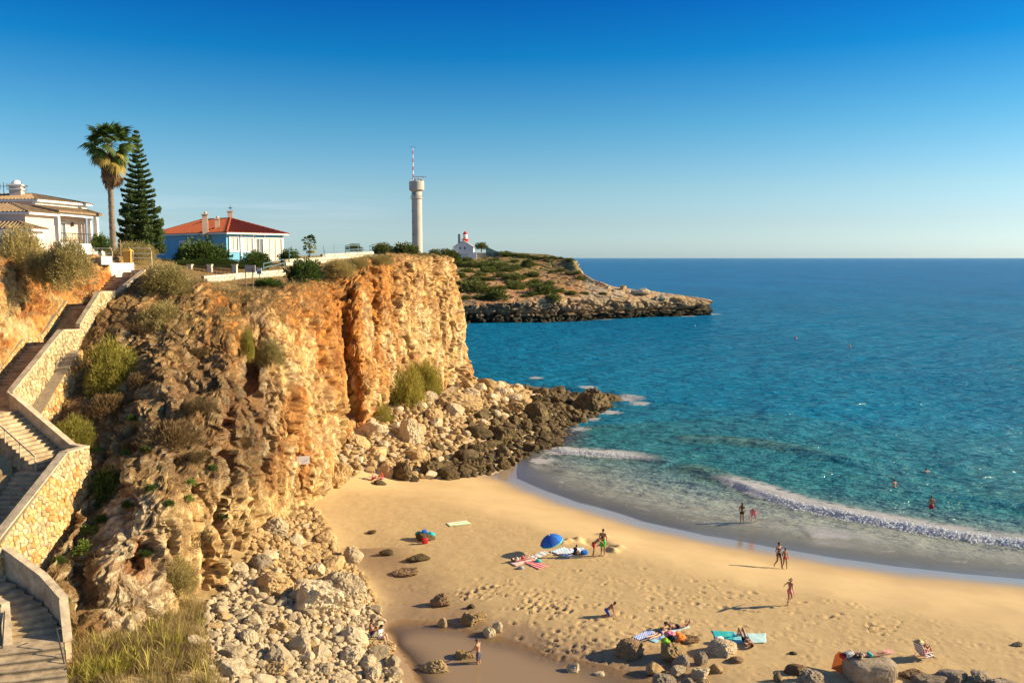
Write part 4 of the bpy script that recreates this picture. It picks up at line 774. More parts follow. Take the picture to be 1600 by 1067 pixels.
def wall_body(root, p0, d, nrm, prof_b, prof_t, thick, mat, name='core', batter=0.0):
    zhi = max(p[1] for p in prof_t); mb = MB(); S = sorted(set([p[0] for p in prof_b] + [p[0] for p in prof_t]))
    for a, b in zip(S[:-1], S[1:]):
        q = []
        for s in (a, b):
            for o in (0, -thick):
                for z in (lerp_at(s, prof_b), lerp_at(s, prof_t)):
                    r = p0 + d * s + nrm * (o + (batter * (zhi - z) if o == 0 else 0)); q.append(Vector((r.x, r.y, z)))
        # q: a-front b,t ; a-back b,t ; b-front b,t ; b-back b,t
        mb.add(q, [(0, 4, 5, 1), (2, 3, 7, 6), (1, 5, 7, 3), (0, 2, 6, 4), (0, 1, 3, 2), (4, 6, 7, 5)])
    return mb.build(name, mat, root)
def coping(root, pts, w=.34, h=.10, name='coping', mat=None):
    """a capping laid along the top line pts"""
    mb = MB(); P = [Vector(p) for p in pts]
    for a, b in zip(P[:-1], P[1:]):
        d = (b - a); n = Vector((d.y, -d.x, 0)).normalized() * w / 2; u = Vector((0, 0, h)); e = d.normalized() * .04
        a2, b2 = a - e, b + e
        mb.prism([a2 - n, b2 - n, b2 + n, a2 + n], [a2 - n + u, b2 - n + u, b2 + n + u, a2 + n + u])
    return mb.build(name, mat or M['coping'], root)
# ------------------------------------------------------------------ the stairs: treads between left and right edge lines
rngS = random.Random(3)
STAIR = thing('staircase', 'long concrete staircase zigzagging up the hillside from the beach to the clifftop', 'staircase', (0, 0, 0))
def flight(L, Rr, z0, z1, riser=.165, name='step'):
    """L, Rr: edge polylines (xy) of equal length; climbs from z0 to z1"""
    n = max(1, round((z1 - z0) / riser)); L = np.array(L, float); Rr = np.array(Rr, float); k = len(L) - 1
    def pt(a, t): return Vector((*[float(np.interp(t * k, np.arange(k + 1), a[:, c])) for c in (0, 1)], 0))
    for i in range(n):
        t0, t1 = i / n, (i + 1) / n; z = z0 + (z1 - z0) * (i + 1) / n
        a, b, c, d = pt(L, t0), pt(Rr, t0), pt(Rr, t1), pt(L, t1); f = ((c + d) - (a + b)); f = f / max(f.length, 1e-6)
        c2, d2 = c + f * .06, d + f * .06; lo, hi = z - .9, z
        nose = f * -.03
        B = [Vector((p.x, p.y, lo)) for p in (a, b, c2, d2)]; T = [Vector((p.x, p.y, hi - .045)) for p in (a, b, c2, d2)]
        mb = MB().prism(B, T); mb.prism([Vector((p.x, p.y, hi - .045)) for p in (a + nose, b + nose, c2, d2)], [Vector((p.x, p.y, hi)) for p in (a + nose, b + nose, c2, d2)])
        mb.build(name, M['step'], STAIR)
def slab(pts, z, name='landing', th=.9):
    MB().prism([Vector((p[0], p[1], z - th)) for p in pts], [Vector((p[0], p[1], z)) for p in pts]).build(name, M['step'], STAIR)
def xy(p, z=None): return (p[0], p[1])
V2 = lambda x, y: Vector((x, y, 0))
# flight 1: turning up to the left
r1 = [A(108, 1098, 30.2), A(100, 1022, 32.3), A(96, 985, 33.2), A(70, 950, 34.2), A(20, 912, 35.1), A(-45, 872, 36.4)]
lv = [Vector((.97, .25, 0)), Vector((.96, .28, 0)), Vector((.93, .36, 0)), Vector((.80, .6, 0)), Vector((.62, .78, 0)), Vector((.45, .9, 0))]
l1 = [r - v * 2.3 for r, v in zip(r1, lv)]
zl = [5.05, 5.7]
flight([xy(l1[0]), xy(l1[1])], [xy(r1[0]), xy(r1[1])], 4.7, 5.55)
slab([xy(l1[1]), xy(r1[1]), xy(r1[2]), xy(l1[2])], 5.56)
flight([xy(p) for p in l1[2:]], [xy(p) for p in r1[2:]], 5.56, 7.35)
slab([(-27.5, 35.0), (-24.6, 34.2), xy(r1[5]), (-22.9, 37.0), (-25.1, 37.0)], 7.36)
# flight 2: straight up away from the sea path
flight([(-25.1, 37.0), (-25.1, 41.3)], [(-22.85, 37.0), (-22.85, 41.3)], 7.36, 10.2)
slab([(-25.1, 41.3), (-22.85, 41.3), (-22.85, 43.1), (-23.4, 43.5), (-25.1, 42.4)], 10.21)
# flight 3: up to the left again
e3 = Vector((-.915, .404, 0)).normalized(); n3 = Vector((.404, .915, 0)).normalized(); q3 = Vector((-23.3, 43.25, 0))
flight([xy(q3 - n3 * 2.05), xy(q3 - n3 * 2.05 + e3 * 4.4)], [xy(q3), xy(q3 + e3 * 4.4)], 10.21, 12.7)
slab([(-30.2, 43.2), xy(q3 - n3 * 2.05 + e3 * 4.4), xy(q3 + e3 * 4.4), (-27.75, 45.7), (-29.75, 45.7), (-30.2, 45.0)], 12.71)
# flight 4, in three runs with landings
flight([(-29.75, 45.7), (-29.75, 50.5)], [(-27.7, 45.7), (-27.7, 50.5)], 12.71, 15.6)
slab([(-29.75, 50.5), (-27.7, 50.5), (-27.7, 52.5), (-29.75, 52.5)], 15.61)
flight([(-29.75, 52.5), (-29.75, 55.4)], [(-27.7, 52.5), (-27.7, 55.4)], 15.61, 17.7)
slab([(-29.75, 55.4), (-27.7, 55.4), (-27.7, 58), (-29.75, 58)], 17.71)
flight([(-29.75, 58), (-29.75, 63.2)], [(-27.7, 58), (-27.7, 63.2)], 17.71, 20.1)
slab([(-31, 63.2), (-27.2, 63.2), (-27.2, 66), (-31, 66)], 20.11)
# ---- walls of the stairs
def parapet(label, pts, thick=.24, hgt=None, lower=None, mat=None, name='parapet_wall', cw=.34):
    """smooth concrete parapet along top line pts (Vectors at coping underside); lower = bottom z per point"""
    t = thing(name, label, 'wall', tuple(pts[0]))
    mb = MB()
    for (a, b), (za, zb) in zip(zip(pts[:-1], pts[1:]), zip(lower[:-1], lower[1:])):
        d = b - a; n = Vector((d.y, -d.x, 0)).normalized() * thick / 2
        mb.prism([Vector((*(a - n).xy, za)), Vector((*(b - n).xy, zb)), Vector((*(b + n).xy, zb)), Vector((*(a + n).xy, za))], [a - n, b - n, b + n, a + n])
    o = mb.build('wall_panel', mat or M['concrete'], t); o.matrix_parent_inverse = Matrix.Translation(-pts[0])
    c = coping(t, pts, cw, .09); c.matrix_parent_inverse = Matrix.Translation(-pts[0]); return t
def rel(t):
    for c in t.children: c.matrix_parent_inverse = Matrix.Translation(-Vector(t.location))
# parapet of flight 1 (right side)
pp = [A(106, 1000, 32.4), A(99, 935, 33.5), A(68, 900, 34.6), A(20, 865, 35.5), A(-45, 820, 36.6)]
parapet('smooth cream concrete parapet curving down beside the lowest stair flight', pp, lower=[4.6, 4.8, 5.0, 5.6, 6.6])
# end post and hand rails at the bottom
t = thing('hand_rail', 'dark steel handrail on the right of the lowest steps, beside the dry grass', 'handrail', tuple(A(106, 1067, 31)))
a, b = A(97, 985, 32.3), A(112, 1090, 30.4); mb = MB(); mb.tube([a + Vector((0, 0, .12)), a + Vector((-.05, -.3, .2)), b + Vector((0, 0, .1))], .028, 6); mb.build('rail', M['darkmetal'], t)
for q in (.35, .8): p = a.lerp(b, q); MB().tube([p + Vector((0, 0, .15)), p + Vector((0, 0, -.95))], .022, 6).build('rail_post', M['darkmetal'], t)
rel(t)
pl = [A(12, 1010, 32.0), A(8, 945, 33.1), A(-30, 925, 34.0)]
parapet('short concrete parapet at the left edge of the lowest stair flight', pl, lower=[4.6, 5.0, 5.4])
t = thing('hand_rail', 'dark steel handrail at the far left of the lowest steps', 'handrail', tuple(A(2, 1067, 31)))
a, b = A(7, 955, 32.8), A(-2, 1100, 30.2); MB().tube([a, b], .028, 6).build('rail', M['darkmetal'], t); MB().tube([a.lerp(b, .5), a.lerp(b, .5) - Vector((0, 0, 1))], .022, 6).build('rail_post', M['darkmetal'], t); rel(t)
# wall of flight 2: masonry, level top at the landing
W2 = thing('stone_wall', 'tall rusty stone retaining wall with sloping top beside the second stair flight', 'wall', (-22.6, 41, 8))
D2 = Vector((.03, 1, 0)).normalized(); N2 = Vector((1, -.03, 0)).normalized(); P2 = Vector((-22.68, 36.0, 0))
tb = [(-.6, 8.4), (0, 8.7), (5.39, 11.16), (7.35, 11.02)]; bb = [(-.6, 5.5), (2, 5.9), (5.4, 7.0), (7.35, 7.3)]
wall_body(W2, P2, D2, N2, [(-.6, 4.5), (7.35, 5.6)], tb, .42, M['mortar'], batter=.06)
stone_face(W2, P2, D2, N2, bb, tb, .31, rngS, lambda s, z: M['stone_rust'] if (z < 10.1 + .3 * math.sin(s * 2.3) and rngS.random() < (.8 if s > 3 else .45)) else M['stone'], batter=.06)
# return of the wall at the landing's far end
wall_body(W2, P2 + D2 * 7.33, Vector((-1, 0, 0)), D2, [(0.0, 5.8), (1.0, 6)], [(0.0, 11.0), (1.0, 11.0)], .4, M['mortar'], 'return_core')
coping(W2, [P2 + D2 * s + N2 * -.2 + Vector((0, 0, lerp_at(s, tb))) for s in (-.6, 0, 5.39, 7.4)], .44, .08); rel(W2)
# parapet of flight 3 (far side, smooth)
p3 = [A(136, 704, 44.3), A(112, 692, 44.6)]; s3 = q3 + n3 * .14
p3 = [Vector((-22.5, 43.25, 11.0)), Vector((*(s3 + e3 * .1).xy, 11.1)), Vector((*(s3 + e3 * 4.75).xy, 13.6))]
parapet('smooth concrete parapet behind the third stair flight', p3, lower=[7.5, 8.6, 11.2])
t = thing('hand_rail', 'pale handrail on posts along the near side of the third stair flight', 'handrail', (-27, 43.5, 12))
mb = MB(); a = q3 - n3 * 2.1 + Vector((0, 0, 11.0)); b = a + e3 * 4.4 + Vector((0, 0, 2.45)); mb.tube([a - Vector((0, 0, .8)), a, b], .05, 6); mb.build('rail', M['coping'], t)
for q in (.25, .5, .75, 1): p = a.lerp(b, q); MB().tube([p, p - Vector((0, 0, .95))], .03, 6).build('rail_post', M['coping'], t)
rel(t)
# wall of flight 4: masonry parapet stepping up the hill
W4 = thing('stone_wall', 'long pale stone parapet stepping up beside the top stair flights', 'wall', (-27.5, 52, 14))
D4 = Vector((.008, 1, 0)).normalized(); N4 = Vector((1, -.008, 0)).normalized(); P4 = Vector((-27.45, 45.2, 0))
t4 = [(0, 13.6), (.3, 13.8), (5.33, 16.56), (7.35, 16.42)]
wall_body(W4, P4, D4, N4, [(0, 9), (7.35, 11)], t4, .28, M['mortar']); stone_face(W4, P4, D4, N4, [(0, 11.4), (5.3, 14.3), (7.35, 14.4)], t4, .29, rngS, lambda s, z: M['stone'])
t5 = [(7.35, 16.7), (10.2, 18.7), (12.8, 18.6), (16.8, 19.95)]; b5 = [(7.35, 15.2), (10.2, 17.0), (12.8, 17.8), (16.8, 18.9)]
Q4 = P4 + N4 * -.03
wall_body(W4, Q4, D4, N4, [(7.35, 12), (16.8, 17)], t5, .25, M['mortar'], 'upper_core'); stone_face(W4, Q4, D4, N4, b5, t5, .29, rngS, lambda s, z: M['stone'])
coping(W4, [P4 + D4 * s + N4 * -.13 + Vector((0, 0, lerp_at(s, t4))) for s in (0, .3, 5.33, 7.35)], .36, .1)
coping(W4, [Q4 + D4 * s + N4 * -.12 + Vector((0, 0, lerp_at(s, t5))) for s in (7.45, 10.2, 12.8, 16.8)], .32, .1); rel(W4)
# lower retaining wall standing out under it
W5 = thing('stone_wall', 'orange stained stone footing wall under the pale stair parapet', 'wall', (-26.6, 50, 12))
P5 = Vector((-26.75, 45.5, 0)); t6 = [(0, 11.7), (5.2, 15.15), (5.9, 15.3)]
wall_body(W5, P5, D4, N4, [(0, 9), (5.9, 10)], t6, .7, M['mortar'], batter=.05)
stone_face(W5, P5, D4, N4, [(0, 10.6), (3.5, 10.9), (5.9, 11.6)], t6, .31, rngS, lambda s, z: M['stone_rust'] if rngS.random() < .75 else M['stone'], batter=.05); rel(W5)
# low masonry at the foot of the bank, left of the stairs
W6 = thing('stone_wall', 'low stone wall in the shade at the foot of the orange bank, left of the stairs', 'wall', (-29.8, 50, 14))
t7 = [(0, 13.3), (4.5, 16.1), (6.5, 16.2), (9.6, 18.2)]; b7 = [(0, 12.2), (5.0, 15.2), (9.6, 17.4)]
wall_body(W6, Vector((-29.66, 45.7, 0)), D4, N4, b7, t7, .5, M['mortar']); stone_face(W6, Vector((-29.66, 45.7, 0)), D4, N4, b7, t7, .36, rngS, lambda s, z: M['stone_rust'] if rngS.random() < .85 else M['stone']); rel(W6)
# white wall pieces at the head of the stairs
t = thing('white_wall', 'white rendered wall stepping down at the head of the stairs', 'wall', tuple(at(186, 63))); b = Vector(t.location)
MB().box(A(187, 423, 62.4) - b + Vector((0, 0, .1)), (2.0, .22, .95), R(38)).build('wall_panel', M['white'], t); MB().box(A(193, 440, 62.2) - b, (1.1, .22, 1.0), R(38)).build('wall_panel', M['white'], t)
t = thing('white_wall', 'small white block wall above the orange bank, left of the stair head', 'wall', tuple(at(163, 61.5))); b = Vector(t.location)
MB().box(A(166, 407, 61.5) - b, (.75, .4, .62), R(38)).build('wall_panel', M['white'], t); MB().box(A(152, 408, 61.4) - b, (.9, .25, .5)).build('wall_panel', M['stone'], t)
# ------------------------------------------------------------------ rocks
def ico(sub):
    bm = bmesh.new(); bmesh.ops.create_icosphere(bm, subdivisions=sub, radius=1); V = np.array([v.co[:] for v in bm.verts]); Fc = np.array([[v.index for v in f.verts] for f in bm.faces]); bm.free(); return V, Fc
ICO = {k: ico(k) for k in (2, 3, 4, 5)}
def rock_shape(seed, sub, planes=9, rough=.22):
    V, Fc = ICO[sub]; r = np.random.default_rng(seed); V = V.copy()
    for _ in range(planes):
        n = r.normal(size=3); n /= np.linalg.norm(n); c = r.uniform(.5, .82); d = V @ n - c; V -= np.clip(d, 0, None)[:, None] * n * .88
    nn = V / (np.linalg.norm(V, axis=1, keepdims=True) + 1e-9)
    V = V + nn * (rough * .8 * fbm(V * 1.3 + seed * 3.1, 3, seed)[:, None] + (rough * .5 * fbm(V * 3.6 + seed, 3, seed + 5, ridged=True)[:, None] if sub > 2 else 0))
    if sub > 3: V = V + nn * (rough * .22 * fbm(V * 9, 2, seed + 9)[:, None])
    V *= 1 / np.abs(V).max(axis=0); return V, Fc
HERO = [mesh_np('boulder', *rock_shape(100 + k, 4 if k < 9 else 5, 8, .26 if k < 9 else .34), smooth=False) for k in range(14)]
MID = [mesh_np('rock', *rock_shape(200 + k, 3, 8, .2), smooth=False) for k in range(14)]
def rock_obj(name, me, mat, p, s, rz=0, tilt=(0, 0), label=None, cat='rock', group=None):
    key = me.name + '|' + mat.name
    m2 = ROCKCACHE.get(key)
    if m2 is None: m2 = me.copy(); m2.materials.clear(); m2.materials.append(mat); ROCKCACHE[key] = m2
    o = bpy.data.objects.new(name, m2); COL.objects.link(o); o.location = p; o.scale = s; o.rotation_euler = (tilt[0], tilt[1], rz); return tag(o, label, cat, group)
ROCKCACHE = {}
class Dart:
    def __init__(s): s.c = {}; s.n = 0
    def ok(s, x, y, r, f=.8):
        k = 1.0
        for i in range(int((x - 2.5) // k), int((x + 2.5) // k) + 1):
            for j in range(int((y - 2.5) // k), int((y + 2.5) // k) + 1):
                for (a, b, q) in s.c.get((i, j), ()):
                    if (a - x) ** 2 + (b - y) ** 2 < (f * (r + q)) ** 2: return False
        return True
    def put(s, x, y, r): s.c.setdefault((int(x // 1), int(y // 1)), []).append((x, y, r))
def rubble(poly, rad, seed, tries):
    P = np.array([tuple(v)[:2] for v in poly]); lo, hi = P.min(0), P.max(0); rg = np.random.default_rng(seed); dt = Dart(); out = []
    for r0, n in zip(rad, tries):
        q = rg.uniform(lo, hi, size=(n, 2)); q = q[inpoly(q, poly)]; rr = r0 * rg.uniform(.75, 1.3, len(q))
        for (x, y), r in zip(q, rr):
            if dt.ok(x, y, r): dt.put(x, y, r); out.append((x, y, r))
    return out
nearR = rubble(NEAR_RUB, [.62, .42, .29, .2, .14, .10], 3, [30, 160, 800, 3000, 7000, 12000])
farR = rubble(FAR_RUB, [1.05, .75, .5, .34, .24], 4, [60, 300, 1300, 5000, 14000])
def shown(x, y, r): return r / math.hypot(x, y)
# --- the pale rubble: largest stones singly, the rest as one heap
rgR = random.Random(8)
FOOTL = [s[0] for s in ST]
fp = [A(330, 935, 43), A(400, 850, 52), A(465, 788, 62), A(520, 772, 69), A(548, 705, 80), A(612, 648, 91), A(700, 610, 108), A(738, 596, 115)]
def is_dark(x, y, z):
    d = polydist(np.array([[x, y]]), fp)[0][0]; return d > 9.5 + rgR.uniform(-3, 2.5) or z < .75
near_s = sorted(nearR, key=lambda q: -shown(*q)); far_p, far_d = [], []
for q in farR: (far_d if is_dark(q[0], q[1], G(q[0], q[1])) else far_p).append(q)
far_p.sort(key=lambda q: -shown(*q)); far_d.sort(key=lambda q: -shown(*q))
NS, FS, DS = 165, 130, 150
def put_rock(q, mat, label, group, name, big=False):
    x, y, r = q; z = G(x, y); me = HERO[rgR.randrange(14)] if big else MID[rgR.randrange(14)]
    s = (r * rgR.uniform(.95, 1.35), r * rgR.uniform(.9, 1.2), r * rgR.uniform(.62, .95))
    rock_obj(name, me, mat, (x, y, z + s[2] * .35), s, rgR.uniform(0, 6.28), (rgR.uniform(-.4, .4), rgR.uniform(-.4, .4)), label, 'rock', group)
def near_lab(q, mt):
    x, y, r = q; u = 800 + F * x / y; sz = 'large' if r > .42 else 'fist-sized looking' if r < .2 else 'middling'; v = 403 + F * (CAMZ - G(x, y)) / y
    wh = 'high up against the foot of the cliff' if v < 870 else 'on the bank above the small pool' if u > 500 and v < 930 else 'beside the couple at the lagoon' if u > 540 and v < 1030 else 'among the weeds next to the dry grass' if u < 400 else 'along the bottom edge of the picture' if v > 1035 else 'in the middle of the stones' if v > 950 else 'just under the cliff pillars'
    return '%s %s rock in the near rubble heap, %s' % ('large' if r > .42 else 'small' if r < .22 else 'medium', 'tan' if mt is M['ochre'] else 'pale', wh)
def far_lab(q, dk):
    x, y, r = q; u = 800 + F * x / y; v = 403 + F * (CAMZ - G(x, y)) / y
    if dk: wh = 'in the open water side beyond the crest' if v < 630 else 'at the outer tip awash in the sea' if u > 880 else 'along the edge of the smooth sand' if v > 715 else 'beside the small breaker' if u > 830 else 'in the middle of the wet rocks'
    else: wh = 'against the foot of the cliff corner' if v < 625 else 'under the big olive bush' if v < 665 and u < 700 else 'bordering the dark boulders' if u > 720 else 'at the sand edge by the seated people' if v > 715 else 'in the middle of the slope'
    return '%s %s in the far heap, %s' % ('big' if r > .75 else 'small' if r < .45 else 'medium', 'dark boulder' if dk else 'tan rubble rock', wh)
for q in near_s[:NS]:
    up_ = (403 + F * (CAMZ - G(q[0], q[1])) / q[1]) < 925; mt = M['lime'] if rgR.random() < (.35 if up_ else .85) else M['ochre']; put_rock(q, mt, near_lab(q, mt), 'pale rocks of the near rubble heap', 'limestone_rock', q[2] > .4)
for q in far_p[:FS]: put_rock(q, M['ochre'] if rgR.random() < .6 else M['lime'], far_lab(q, False), 'tan rocks of the far rubble slope', 'limestone_rock', q[2] > .7)
for q in far_d[:DS]: put_rock(q, M['dark'], far_lab(q, True), 'dark boulders along the water', 'dark_boulder', True)
def heap(name, Q, mat, parent=None):
    vs, fs, o = [], [], 0; rg = np.random.default_rng(2); shapes = [rock_shape(300 + k, 2, 6, .22) for k in range(8)]; zz = GR(np.array([(q[0], q[1]) for q in Q]))
    for (x, y, r), z in zip(Q, zz):
        V, Fc = shapes[rg.integers(8)]; a = rg.uniform(0, 6.28); b = rg.uniform(-.5, .5); c, s = math.cos(a), math.sin(a); cb, sb = math.cos(b), math.sin(b)
        S = V * np.array([r * rg.uniform(.9, 1.35), r, r * rg.uniform(.65, .95)]); S = S @ np.array([[1, 0, 0], [0, cb, -sb], [0, sb, cb]]).T @ np.array([[c, -s, 0], [s, c, 0], [0, 0, 1]]).T
        vs.append(S + np.array([x, y, z + r * .3])); fs.append(Fc + o); o += len(V)
    me = mesh_np(name, np.concatenate(vs), np.concatenate(fs), False, mat); return tag(link(name, me, parent), kind='stuff')
hi_ = lambda q: (403 + F * (CAMZ - 2.6) / q[1]) < 925
heap('small_rubble', [q for q in near_s[NS:] if not hi_(q)], M['lime']); heap('small_rubble', [q for q in near_s[NS:] if hi_(q)], M['ochre']); heap('small_rubble', far_p[FS:], M['ochre']); heap('small_rubble', far_d[DS:], M['dark'])
# --- single boulders: (px of centre, px of foot, width px, height px, material, label)
BOULD = [
 (690, 949, 42, 26, 'brownrock', 'rounded brown boulder alone on the sand, first from the lagoon towards the umbrella'),
 (738, 977, 52, 24, 'ochre', 'long ochre boulder at the edge of the lagoon, beside two pale stones'),
 (692, 982, 22, 20, 'ochre', 'small upright ochre rock left of the long ochre boulder'),
 (764, 998, 24, 22, 'lime', 'pale pointed stone leaning in the pair right of the long ochre boulder'),
 (779, 990, 24, 26, 'lime', 'taller pale stone of the pair right of the long ochre boulder'),
 (683, 1056, 64, 28, 'ochre', 'jagged ochre boulder lying in the lagoon, left of the man leaning'),
 (723, 1040, 44, 30, 'ochre', 'squarish ochre boulder in the lagoon with a man leaning on it'),
 (895, 1058, 27, 28, 'lime', 'single pale upright rock standing in the lagoon'),
 (938, 1060, 26, 14, 'lime', 'small pale broken stones in the shallow right end of the lagoon'),
 (634, 900, 54, 15, 'brownrock', 'low flat rock outcrop in the damp sand near the small pool'),
 (655, 876, 50, 10, 'dark', 'flat dark slab in the sand just behind the low outcrop'),
 (605, 868, 30, 12, 'dark', 'small dark rock in the sand, casting a shadow to its left'),
 (663, 846, 38, 14, 'dark', 'dark rock holding the beach bags and clothes'),
 (582, 834, 20, 7, 'dark', 'tiny flat dark rock in the smooth sand nearest the cliff'),
 (736, 951, 16, 9, 'dark', 'tiny dark stone beyond the long ochre boulder'),
 (594, 758, 25, 9, 'dark', 'low dark rock in the sand in front of the people by the far rubble'),
 (648, 753, 20, 7, 'dark', 'flat dark rock at the edge of the far rubble, nearest the smooth sand'),
 (986, 1030, 62, 34, 'brownrock', 'big rounded brown boulder left of the rock with orange clothes'),
 (1052, 1036, 52, 40, 'ochre', 'ochre boulder with orange and green clothes drying on top'),
 (1077, 1006, 40, 18, 'brownrock', 'dark brown rock lying behind the boulder with drying clothes'),
 (1066, 1046, 36, 28, 'greyrock', 'grey block in front of the boulder with drying clothes'),
 (1095, 1042, 26, 30, 'greyrock', 'upright grey rock in the middle of the rock pile'),
 (1130, 1026, 60, 28, 'lime', 'pale flat topped boulder beside the teal towel'),
 (1150, 1036, 34, 12, 'brownrock', 'low reddish brown rock right of the pale flat topped boulder'),
 (1026, 1056, 38, 24, 'ochre', 'ochre rock at the left front of the rock pile, next to the lagoon'),
 (1061, 1058, 30, 22, 'lime', 'smooth pale egg shaped stone in the front of the rock pile'),
 (1096, 1062, 40, 22, 'lime', 'broad pale stone in the front of the rock pile'),
 (1120, 1052, 30, 20, 'ochre', 'cracked ochre rock at the right of the rock pile'),
 (1038, 1075, 46, 26, 'greyrock', 'dark grey rock at the bottom edge, left of the rock pile'),
 (1075, 1080, 34, 24, 'greyrock', 'grey rock at the bottom edge under the rock pile'),
 (1100, 1078, 28, 20, 'ochre', 'small ochre rock at the bottom edge under the rock pile'),
 (1216, 1066, 18, 22, 'ochre', 'thin upright ochre stone between the rock pile and the grey rocks'),
 (1244, 1054, 42, 18, 'brownrock', 'low dark brown rock left of the sunbather\'s slab'),
 (1275, 1074, 58, 30, 'greyrock', 'smooth grey rock cut off at the bottom edge, left of the sunbather\'s slab'),
 (1232, 1080, 40, 16, 'greyrock', 'small grey rock at the bottom edge beside the smooth grey rock'),
 (1432, 1060, 60, 14, 'brownrock', 'long reddish brown rock right of the sunbather\'s slab'),
 (1455, 1076, 70, 18, 'greyrock', 'wide grey rock at the bottom edge, right of the long reddish one'),
 (1490, 1064, 66, 16, 'greyrock', 'low dark grey slab in the sand in front of the striped beach chair'),
 (1535, 1068, 46, 22, 'greyrock', 'sloping pale grey slab near the bottom right corner'),
 (1580, 1080, 70, 20, 'greyrock', 'flat grey rock in the bottom right corner'),
 (1592, 1010, 24, 9, 'greyrock', 'lone grey stone in the sand at the right edge'),
 (1240, 1022, 15, 5, 'dark', 'tiny dark stone in the sand behind the low dark brown rock'),
]
for i, (px, py, w, h, mt, lab) in enumerate(BOULD):
    p = gp(px, py - h * .12); d = p.y; w *= .86; h *= .84; sx = w / 2 * d / F; sz = h * d / F * .62; sy = sx * rgR.uniform(.62, .85)
    rock_obj('boulder', HERO[9 + i % 5] if w > 34 else HERO[i % 9], M[mt], (p.x, p.y + sy * .4, p.z + sz * .40), (sx * 1.08, sy, sz * 1.05), rgR.uniform(-.25, .25), (rgR.uniform(-.12, .12), rgR.uniform(-.15, .15)), lab, 'rock')
# the big squared slab under the sunbather
def slab_rock():
    p = gp(1365, 1066); r = np.random.default_rng(77); V, Fc = ICO[5]; V = V.copy(); V = np.sign(V) * np.abs(V) ** .45; V /= np.abs(V).max(0); V += (V / np.linalg.norm(V, axis=1, keepdims=True)) * (.12 * fbm(V * 1.6, 4, 3) + .05 * fbm(V * 6, 3, 5, ridged=True))[:, None] * np.array([1, 1, .35]); d = p.y
    o = link('boulder', mesh_np('boulder', V * np.array([38 * d / F, 26 * d / F, .62]), Fc, False, M['greyrock'])); o.location = (p.x, p.y + .5, p.z + .42); o.rotation_euler = (0, .03, .08)
    tag(o, 'big squared grey slab of rock with a sunbather lying on top', 'rock'); return o
SLAB = slab_rock()
# large rocks of the two heaps that stand out
for (px, py, w, h, mt, lab, hm) in [
 (490, 955, 92, 62, 'lime', 'largest grey and pale boulder in the middle of the near rubble', 10), (425, 925, 60, 36, 'ochre', 'broad tan boulder at the foot of the cliff pillars', 11), (535, 935, 74, 50, 'lime', 'large pitted pale boulder at the lagoon side of the near rubble', 12),
 (470, 1020, 44, 40, 'lime', 'smooth pale boulder below the largest boulder of the near rubble', 2), (405, 890, 36, 30, 'greyrock', 'round grey boulder resting against the cliff pillars', 3), (548, 880, 40, 34, 'lime', 'pale boulder above the small pool', 5), (596, 1015, 56, 24, 'ochre', 'flat ochre boulder where the couple sit by the lagoon', 13), (575, 1045, 34, 34, 'lime', 'bright white boulder below the couple by the lagoon', 4), (430, 838, 60, 34, 'lime', 'pale ledge of rock at the top of the near rubble', 9),
 (520, 758, 52, 60, 'ochre', 'tall fluted ochre boulder leaning on the foot of the cliff', 10), (640, 690, 40, 46, 'lime', 'pale standing boulder below the biggest cliff bush', 11), (712, 640, 80, 34, 'ochre', 'long smooth tan boulder at the head of the far rubble', 12),
 (630, 748, 40, 34, 'dark', 'dark boulder at the sand edge beside the people by the far rubble', 9), (678, 742, 46, 28, 'dark', 'rough dark boulder at the sand edge, right of the people by the far rubble', 12), (740, 734, 40, 30, 'dark', 'mossy dark boulder at the corner of the smooth sand', 13), (780, 690, 50, 36, 'dark', 'big dark boulder in the middle of the wet rocks', 10), (838, 660, 44, 40, 'dark', 'steep dark boulder on the crest of the wet rocks', 11), (925, 642, 66, 44, 'dark', 'biggest sea boulder near the tip of the rocks', 9), (956, 632, 36, 22, 'dark', 'outermost low boulder awash at the tip of the rocks', 12), (836, 600, 34, 22, 'dark', 'dark crest boulder against the sea at the back of the rocks', 13), (862, 703, 36, 22, 'dark', 'black wet boulder awash beside the small breaker', 10)]:
    p = gp(px, py); d = p.y; sx = w / 2 * d / F; sz = h * d / F * .58; rock_obj('boulder', HERO[hm], M[mt], (p.x, p.y + sx * .3, p.z + sz * .35), (sx * 1.1, sx * .85, sz * 1.05), rgR.uniform(-.4, .4), (rgR.uniform(-.15, .15), rgR.uniform(-.15, .15)), lab, 'rock')
# boulders on the far headland
for (px, py, w, h, lab) in [(951, 449, 9, 6, 'pale boulder on the headland crest, left of the square one'), (974, 450, 12, 9, 'square pale boulder standing on the crest of the far headland'), (989, 455, 8, 8, 'small pointed boulder right of the square one on the headland'), (1035, 466, 18, 9, 'grey boulder on the outer spit of the headland'), (1061, 467, 22, 9, 'tan flat boulder near the end of the headland spit'), (1026, 466, 9, 8, 'pale stone left of the grey boulder on the headland spit'), (1006, 458, 30, 12, 'long sloping pale rock along the headland crest')]:
    p = hl(px, py); d = p.y; s = w / 2 * d / F; rock_obj('boulder', HERO[rgR.randrange(9, 14)], M['ochre'] if 'tan' in lab else M['lime'], (p.x, p.y, p.z + h * d / F * .3), (s, s * .8, h * d / F * .55), rgR.uniform(-.4, .4), (0, 0), lab, 'rock')
